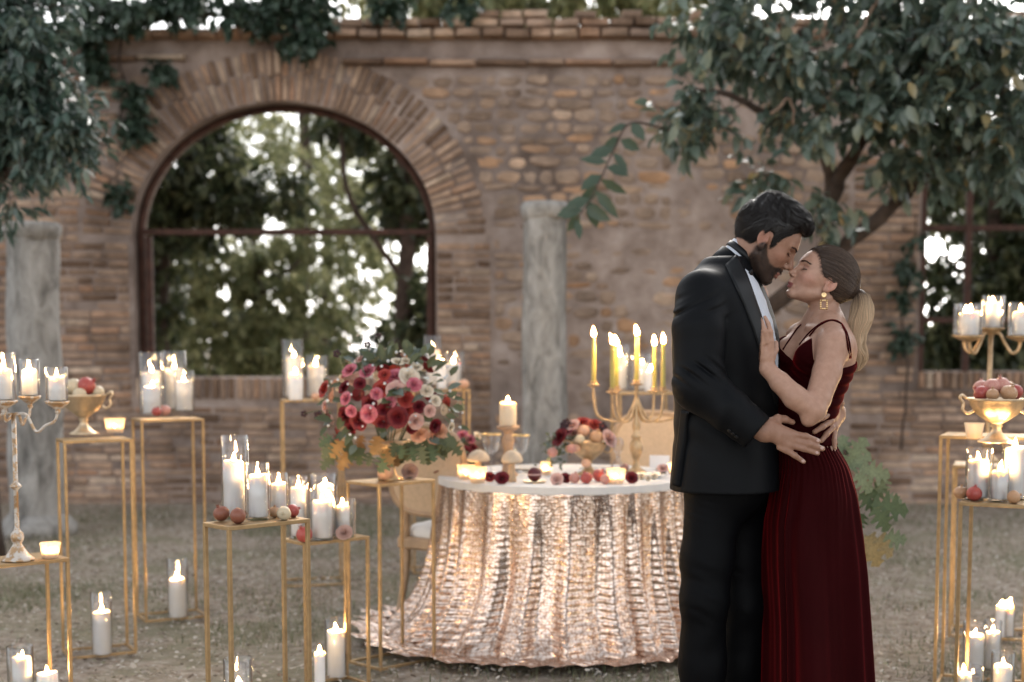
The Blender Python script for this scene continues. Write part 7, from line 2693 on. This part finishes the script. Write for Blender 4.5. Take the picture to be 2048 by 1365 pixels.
u1 = u1 + r.normal(0, .05, (n, 3)); u1 /= np.linalg.norm(u1, axis=1, keepdims=True)
om = np.arccos(np.clip((u0 * u1).sum(1), -1, 1))
segs = 14
tt = np.linspace(0, 1, segs)
pa = np.zeros((n, segs, 3))
lift = r.uniform(.006, .016, n)
for k, t in enumerate(tt):
    so = np.maximum(np.sin(om), 1e-3)
    u = (np.sin((1 - t) * om) / so)[:, None] * u0 + (np.sin(t * om) / so)[:, None] * u1
    u /= np.linalg.norm(u, axis=1, keepdims=True)
    pa[:, k] = HC + HR * u * (1 + lift + .02 * (t > .9))[:, None]
pw = wworld(pa.reshape(-1, 3)).reshape(n, segs, 3)
shade = r.uniform(.7, 1.5, (n, 1, 1))
cl = BRN[None, None] * shade * np.ones((n, segs, 1))
lt = (r.random((n, 1, 1)) < .22) * np.linspace(.1, .5, segs)[None, :, None]
cl = cl * (1 - lt) + BLD[None, None] * .6 * lt
strands('combed_strands', pw, np.full((n, segs), .00042), cl, wh, WLOC)['kind'] = 'stuff'
# fine hairs along the hairline, rooted in the skin
edge = np.where((np.abs(np.sqrt((((qa - HC) / HR) ** 2).sum(1)) - 1) < .03) & (qa[:, 0] > .02) & (np.abs(qa[:, 2] - np.interp(qa[:, 0], [.016, .03, .045, .06, .075, .09, .13], [.018, .022, .040, .066, .084, .094, .10])) < .016))[0]
n = 700
ie = edge[r.integers(0, len(edge), n)]
q1 = qa[ie]
fd = np.array([.55, 0, -.55]) * r.uniform(.006, .016, (n, 1))
p1 = wworld(q1); p0_ = wworld(q1 + fd)
g0 = grad(woman_body, p0_.astype(f32)); p0_ = p0_ - g0 * (woman_body(p0_.astype(f32)) - .0003)[:, None]
pa = np.stack([p0_, p0_ * .5 + p1 * .5 + g0 * .0010, p1 + g0 * .0008, wworld(q1 + np.array([-.014, 0, .010])) + g0 * .0012], 1)
strands('hairline', pa, np.tile(np.array([.00010, .00026, .00036, .0003]), (n, 1)), np.tile(BRN, (n, 4, 1)) * r.uniform(.7, 1.5, (n, 1, 1)), wh, WLOC)['kind'] = 'stuff'
# fly-away hairs
n = 90
ix = r.integers(0, len(V), n)
p0 = V[ix]; g_ = grad(wom_hair, p0.astype(f32))
dd = g_ * .7 + (np.array([-1, 0, .3]) @ WH.T)[None] * .8 + r.normal(0, .4, p0.shape)
dd /= np.linalg.norm(dd, axis=1, keepdims=True)
ln = r.uniform(.015, .04, n)[:, None]
pa = np.stack([p0, p0 + dd * ln * .5, p0 + dd * ln + np.array([0, 0, -.004])], 1)
strands('flyaway_hair', pa, np.tile(np.array([.00018, .00016, .00008]), (n, 1)), np.tile(BRN * 2.5, (n, 3, 1)), wh, WLOC)['kind'] = 'stuff'
TIE = Vector(wworld([-.113, 0, .042]))
part('hair_tie', MB().lathe([(.012, -.006), (.0155, -.004), (.0155, .004), (.012, .006)], 18, closed=True, c=TIE - wom.location, M=Matrix.Rotation(R(65), 3, 'Y')), M_bow, wh)
# ponytail spine in photograph measures, depth drifting to the near side of the back
spx = [(TIE, .010)] + [(P(x, y, Y), r_) for x, y, Y, r_ in ((1722, 586, 4.40, .024), (1727, 610, 4.39, .034), (1722, 640, 4.38, .039), (1708, 668, 4.37, .033), (1711, 690, 4.36, .030), (1722, 708, 4.355, .029), (1717, 728, 4.355, .017), (1710, 746, 4.355, .005))]
sp_p = np.array([list(a) for a, _ in spx]); sp_r = np.array([b for _, b in spx])
def spine(t):
    s = np.linspace(0, 1, len(sp_p))
    o_ = np.stack([np.interp(t, s, sp_p[:, k]) for k in range(3)], -1)
    return o_
segs = 30
ts = np.linspace(0, 1, segs)
dense = np.linspace(0, 1, 200)
cs = np.stack([np.interp(dense, np.linspace(0, 1, len(sp_p)), sp_p[:, k]) for k in range(3)], -1)
kk = np.ones(25) / 25
cs = np.stack([np.convolve(np.pad(cs[:, k], 12, mode='edge'), kk, 'valid') for k in range(3)], -1)
cen = np.stack([np.interp(ts, dense, cs[:, k]) for k in range(3)], -1)
rr2 = np.interp(ts, np.linspace(0, 1, len(sp_r)), sp_r)
n = 1500
ang = r.uniform(0, 6.283, n); rad0 = np.sqrt(r.random(n))
ends = r.uniform(.72, 1.02, n)
pa = np.zeros((n, segs, 3)); 
lock = (ang * 2.2).astype(int) + (rad0 * 3).astype(int) * 14
lph = r.uniform(0, 6.28, 80)[lock % 80]
for k, t in enumerate(ts):
    te = t * ends
    c = np.stack([np.interp(te, ts, cen[:, j]) for j in range(3)], -1)
    w = np.interp(te, ts, rr2)
    wob = .0085 * np.sin(te * 14 + lph * .5) * te + .0018 * np.sin(te * 30 + ang * 3)
    pa[:, k] = c + np.stack([np.cos(ang) * rad0 * w + wob, np.sin(ang) * rad0 * w * .8, .25 * wob], -1)
shade = r.uniform(.65, 1.25, (n, 1, 1)) * (1 + .25 * np.sin(lph))[:, None, None]
bl = np.clip(sstep(.02, .42, ts)[None, :, None] + (r.random((n, 1, 1)) - .55) * .5 + .25 * np.cos(ang)[:, None, None] * .8, 0, 1)
cl = (BRN[None, None] * (1 - bl) + BLD[None, None] * bl) * shade
rd = np.full((n, segs), .00062) * (1 - .7 * ts ** 4)[None]
pt = strands('ponytail', pa, rd, cl, wh, WLOC)
pt['kind'] = 'stuff'
mb = MB().tube([Vector(c) - wom.location for c in cen], [max(.003, x * .62) for x in rr2], 12)
core = part('ponytail_core', mb, M_hair, wh)
nc = len(core.data.vertices)
tcol = np.repeat(ts, 12)[:nc]
add_col(core.data, (BRN[None] * (1 - sstep(.05, .5, tcol)[:, None]) + BLD[None] * .6 * sstep(.05, .5, tcol)[:, None]))

# ---- dress bodice
Zs = lambda py: P(0, py, WYY).z
def bodice(p):
    d = woman_body_torso(p) - .0045
    u, v = w_tor.local(p)
    th = np.degrees(np.arctan2(np.abs(v), u))
    zt = np.interp(th, [0, 12, 30, 46, 62, 85, 120, 180], [Zs(722), Zs(712), Zs(688), Zs(671), Zs(690), Zs(735), Zs(722), Zs(716)])
    d = smax(d, p[:, 2] - zt, .004)
    d = smax(d, Zs(888) - p[:, 2], .004)
    nn = vnoise(p, 16, 2)
    d = d - .0016 * np.sin((p[:, 2] * .8 + .5 * v) * 2 * np.pi / .03 + 2 * nn) * sstep(Zs(700), Zs(740), p[:, 2])
    return d
def woman_body_torso(p):
    t = w_tor.sdf(p, 0.0, 2.2)
    cz_ = P(0, 712, WYY).z
    for sgn in (-1, 1):
        c = np.array([P(1634, 690, WYY).x, WYY]) + w_tor.f * .062 + w_tor.l * .066 * sgn
        t = smin(t, s_ell(p, (c[0], c[1], cz_), (.052, .052, .054)), .03)
    return t
V, F = sdf_mesh(bodice, (.72, 4.15, Zs(915)), (1.15, 4.68, Zs(650)), .0032)
dress = to_obj('dress', V, F, M_velvet, wom)
# straps: tubes laid on the shoulder
def strap(pix, f=woman_body, r_=.0026):
    hit, _ = ray_hits(pix, f, 3.7)
    pts = smooth_path([Vector(h) + Vector(g_) * r_ * .6 for h, g_ in zip(hit, grad(f, hit))], 4)
    return part('strap', MB().tube([p_ - wom.location for p_ in pts], r_, 6), M_velvet, dress)
strap([(1619, 674), (1628, 663), (1640, 652), (1652, 645), (1664, 642), (1675, 645), (1684, 650)])
strap([(1600, 690), (1614, 672), (1628, 658), (1644, 647), (1660, 641.5), (1674, 643), (1684, 650)])
strap([(1684, 650), (1692, 664), (1697, 680), (1700, 700), (1701, 716)])
strap([(1684, 650), (1689, 662), (1693, 680), (1696, 700), (1698, 716)])
strap([(1566, 700), (1578, 682), (1588, 668), (1596, 657), (1603, 650)])
# ---- skirt: pleated cloth falling from the waist to the ground
def skirt():
    lev = [(862, 1606, 55, .120), (890, 1614, 64, .132), (930, 1627, 78, .158), (985, 1629, 92, .178), (1040, 1627, 99, .185), (1120, 1630, 102, .192), (1240, 1637, 103, .205), (1365, 1641, 107, .225), (1500, 1645, 114, .25), (1566, 1648, 122, .27)]
    nth, nz = 620, 150
    zs = np.array([P(0, l[0], WYY).z for l in lev])
    cx = np.array([P(l[1], 690, WYY).x for l in lev]); hx = np.array([l[2] / FPX * WYY for l in lev]); hy = np.array([l[3] for l in lev])
    zz = np.linspace(zs[0], .008, nz)
    o_ = np.argsort(zs)
    def it(v):
        y = np.interp(zz, zs[o_], v[o_])
        k = np.array([1, 4, 6, 4, 1]) / 16.
        for _ in range(4): y = np.convolve(np.pad(y, 2, mode='edge'), k, 'valid')
        return y
    cx, hx, hy = it(cx), it(hx), it(hy)
    th = np.linspace(0, 2 * np.pi, nth, endpoint=False)
    r = np.random.default_rng(31)
    V = np.zeros((nz, nth, 3))
    folds = []
    for k in range(19):
        folds.append((r.uniform(0, 2 * np.pi), r.choice([.05, .09, .16, .26]) * r.uniform(.8, 1.3), r.uniform(.35, 1.1), r.uniform(-.6, .6), r.uniform(0, .6)))
    for i in range(nz):
        t = i / (nz - 1)
        base = np.zeros(nth)
        for (c, w, a, drift, st) in folds:
            g_ = sstep(st * .4, st * .4 + .25, t)
            dth = np.angle(np.exp(1j * (th - c - drift * t * .25)))
            ww = w * (1 + .35 * t)
            base += a * g_ * np.exp(-(dth / ww) ** 2)
        amp = .004 + .034 * t ** .65
        fine = .0022 * np.sin(th * 46 + 2 * np.sin(th * 5)) * (1 - sstep(.0, .3, t)) + .0007 * np.sin(th * 31 + t * 2)
        s = 1.0
        rr_x = hx[i] + (base - .9) * amp + fine
        rr_y = hy[i] + (base - .9) * amp + fine
        V[i, :, 0] = cx[i] + rr_x * np.cos(th)
        V[i, :, 1] = WYY + rr_y * np.sin(th)
        V[i, :, 2] = zz[i]
    q_ = np.arange((nz - 1) * nth).reshape(nz - 1, nth)
    q2 = np.roll(q_, -1, axis=1)
    F = np.stack([q_, q_ + nth, q2 + nth, q2], -1).reshape(-1, 4)
    return V.reshape(-1, 3), F
V, F = skirt()
to_obj('skirt', V, F, M_velvet, dress, WLOC)
# the lace-up edge down the back of the skirt: small covered buttons
# ---- earring
eb = Vector(wworld([.002, .083, -.028]))
er = part('earring', MB().lathe([(0, 0), (.0078, 0), (.0088, .0016), (.0070, .0032), (.004, .002), (0, .0026)], 14, M=Matrix.Rotation(R(90), 3, 'X')), M_jewel, wom)
er.location = eb + Vector((0, -.002, -.006)) - wom.location
mb = MB()
for a_, b_ in (((-1, 0), (1, 0)), ((-1, -2.0), (1, -2.0)), ((-1, 0), (-1, -2.0)), ((1, 0), (1, -2.0))):
    nn_ = 5 if a_[0] == b_[0] else 4
    for k in range(nn_):
        t = k / (nn_ - 1)
        x, z = a_[0] + (b_[0] - a_[0]) * t, a_[1] + (b_[1] - a_[1]) * t
        mb.sphere((x * .0095, 0, z * .0125), (.0036, .0024, .0036), 7, 5)
fr_ = part('earring_frame', mb, M_jewel, er)
fr_.location = (0, -.002, -.016)
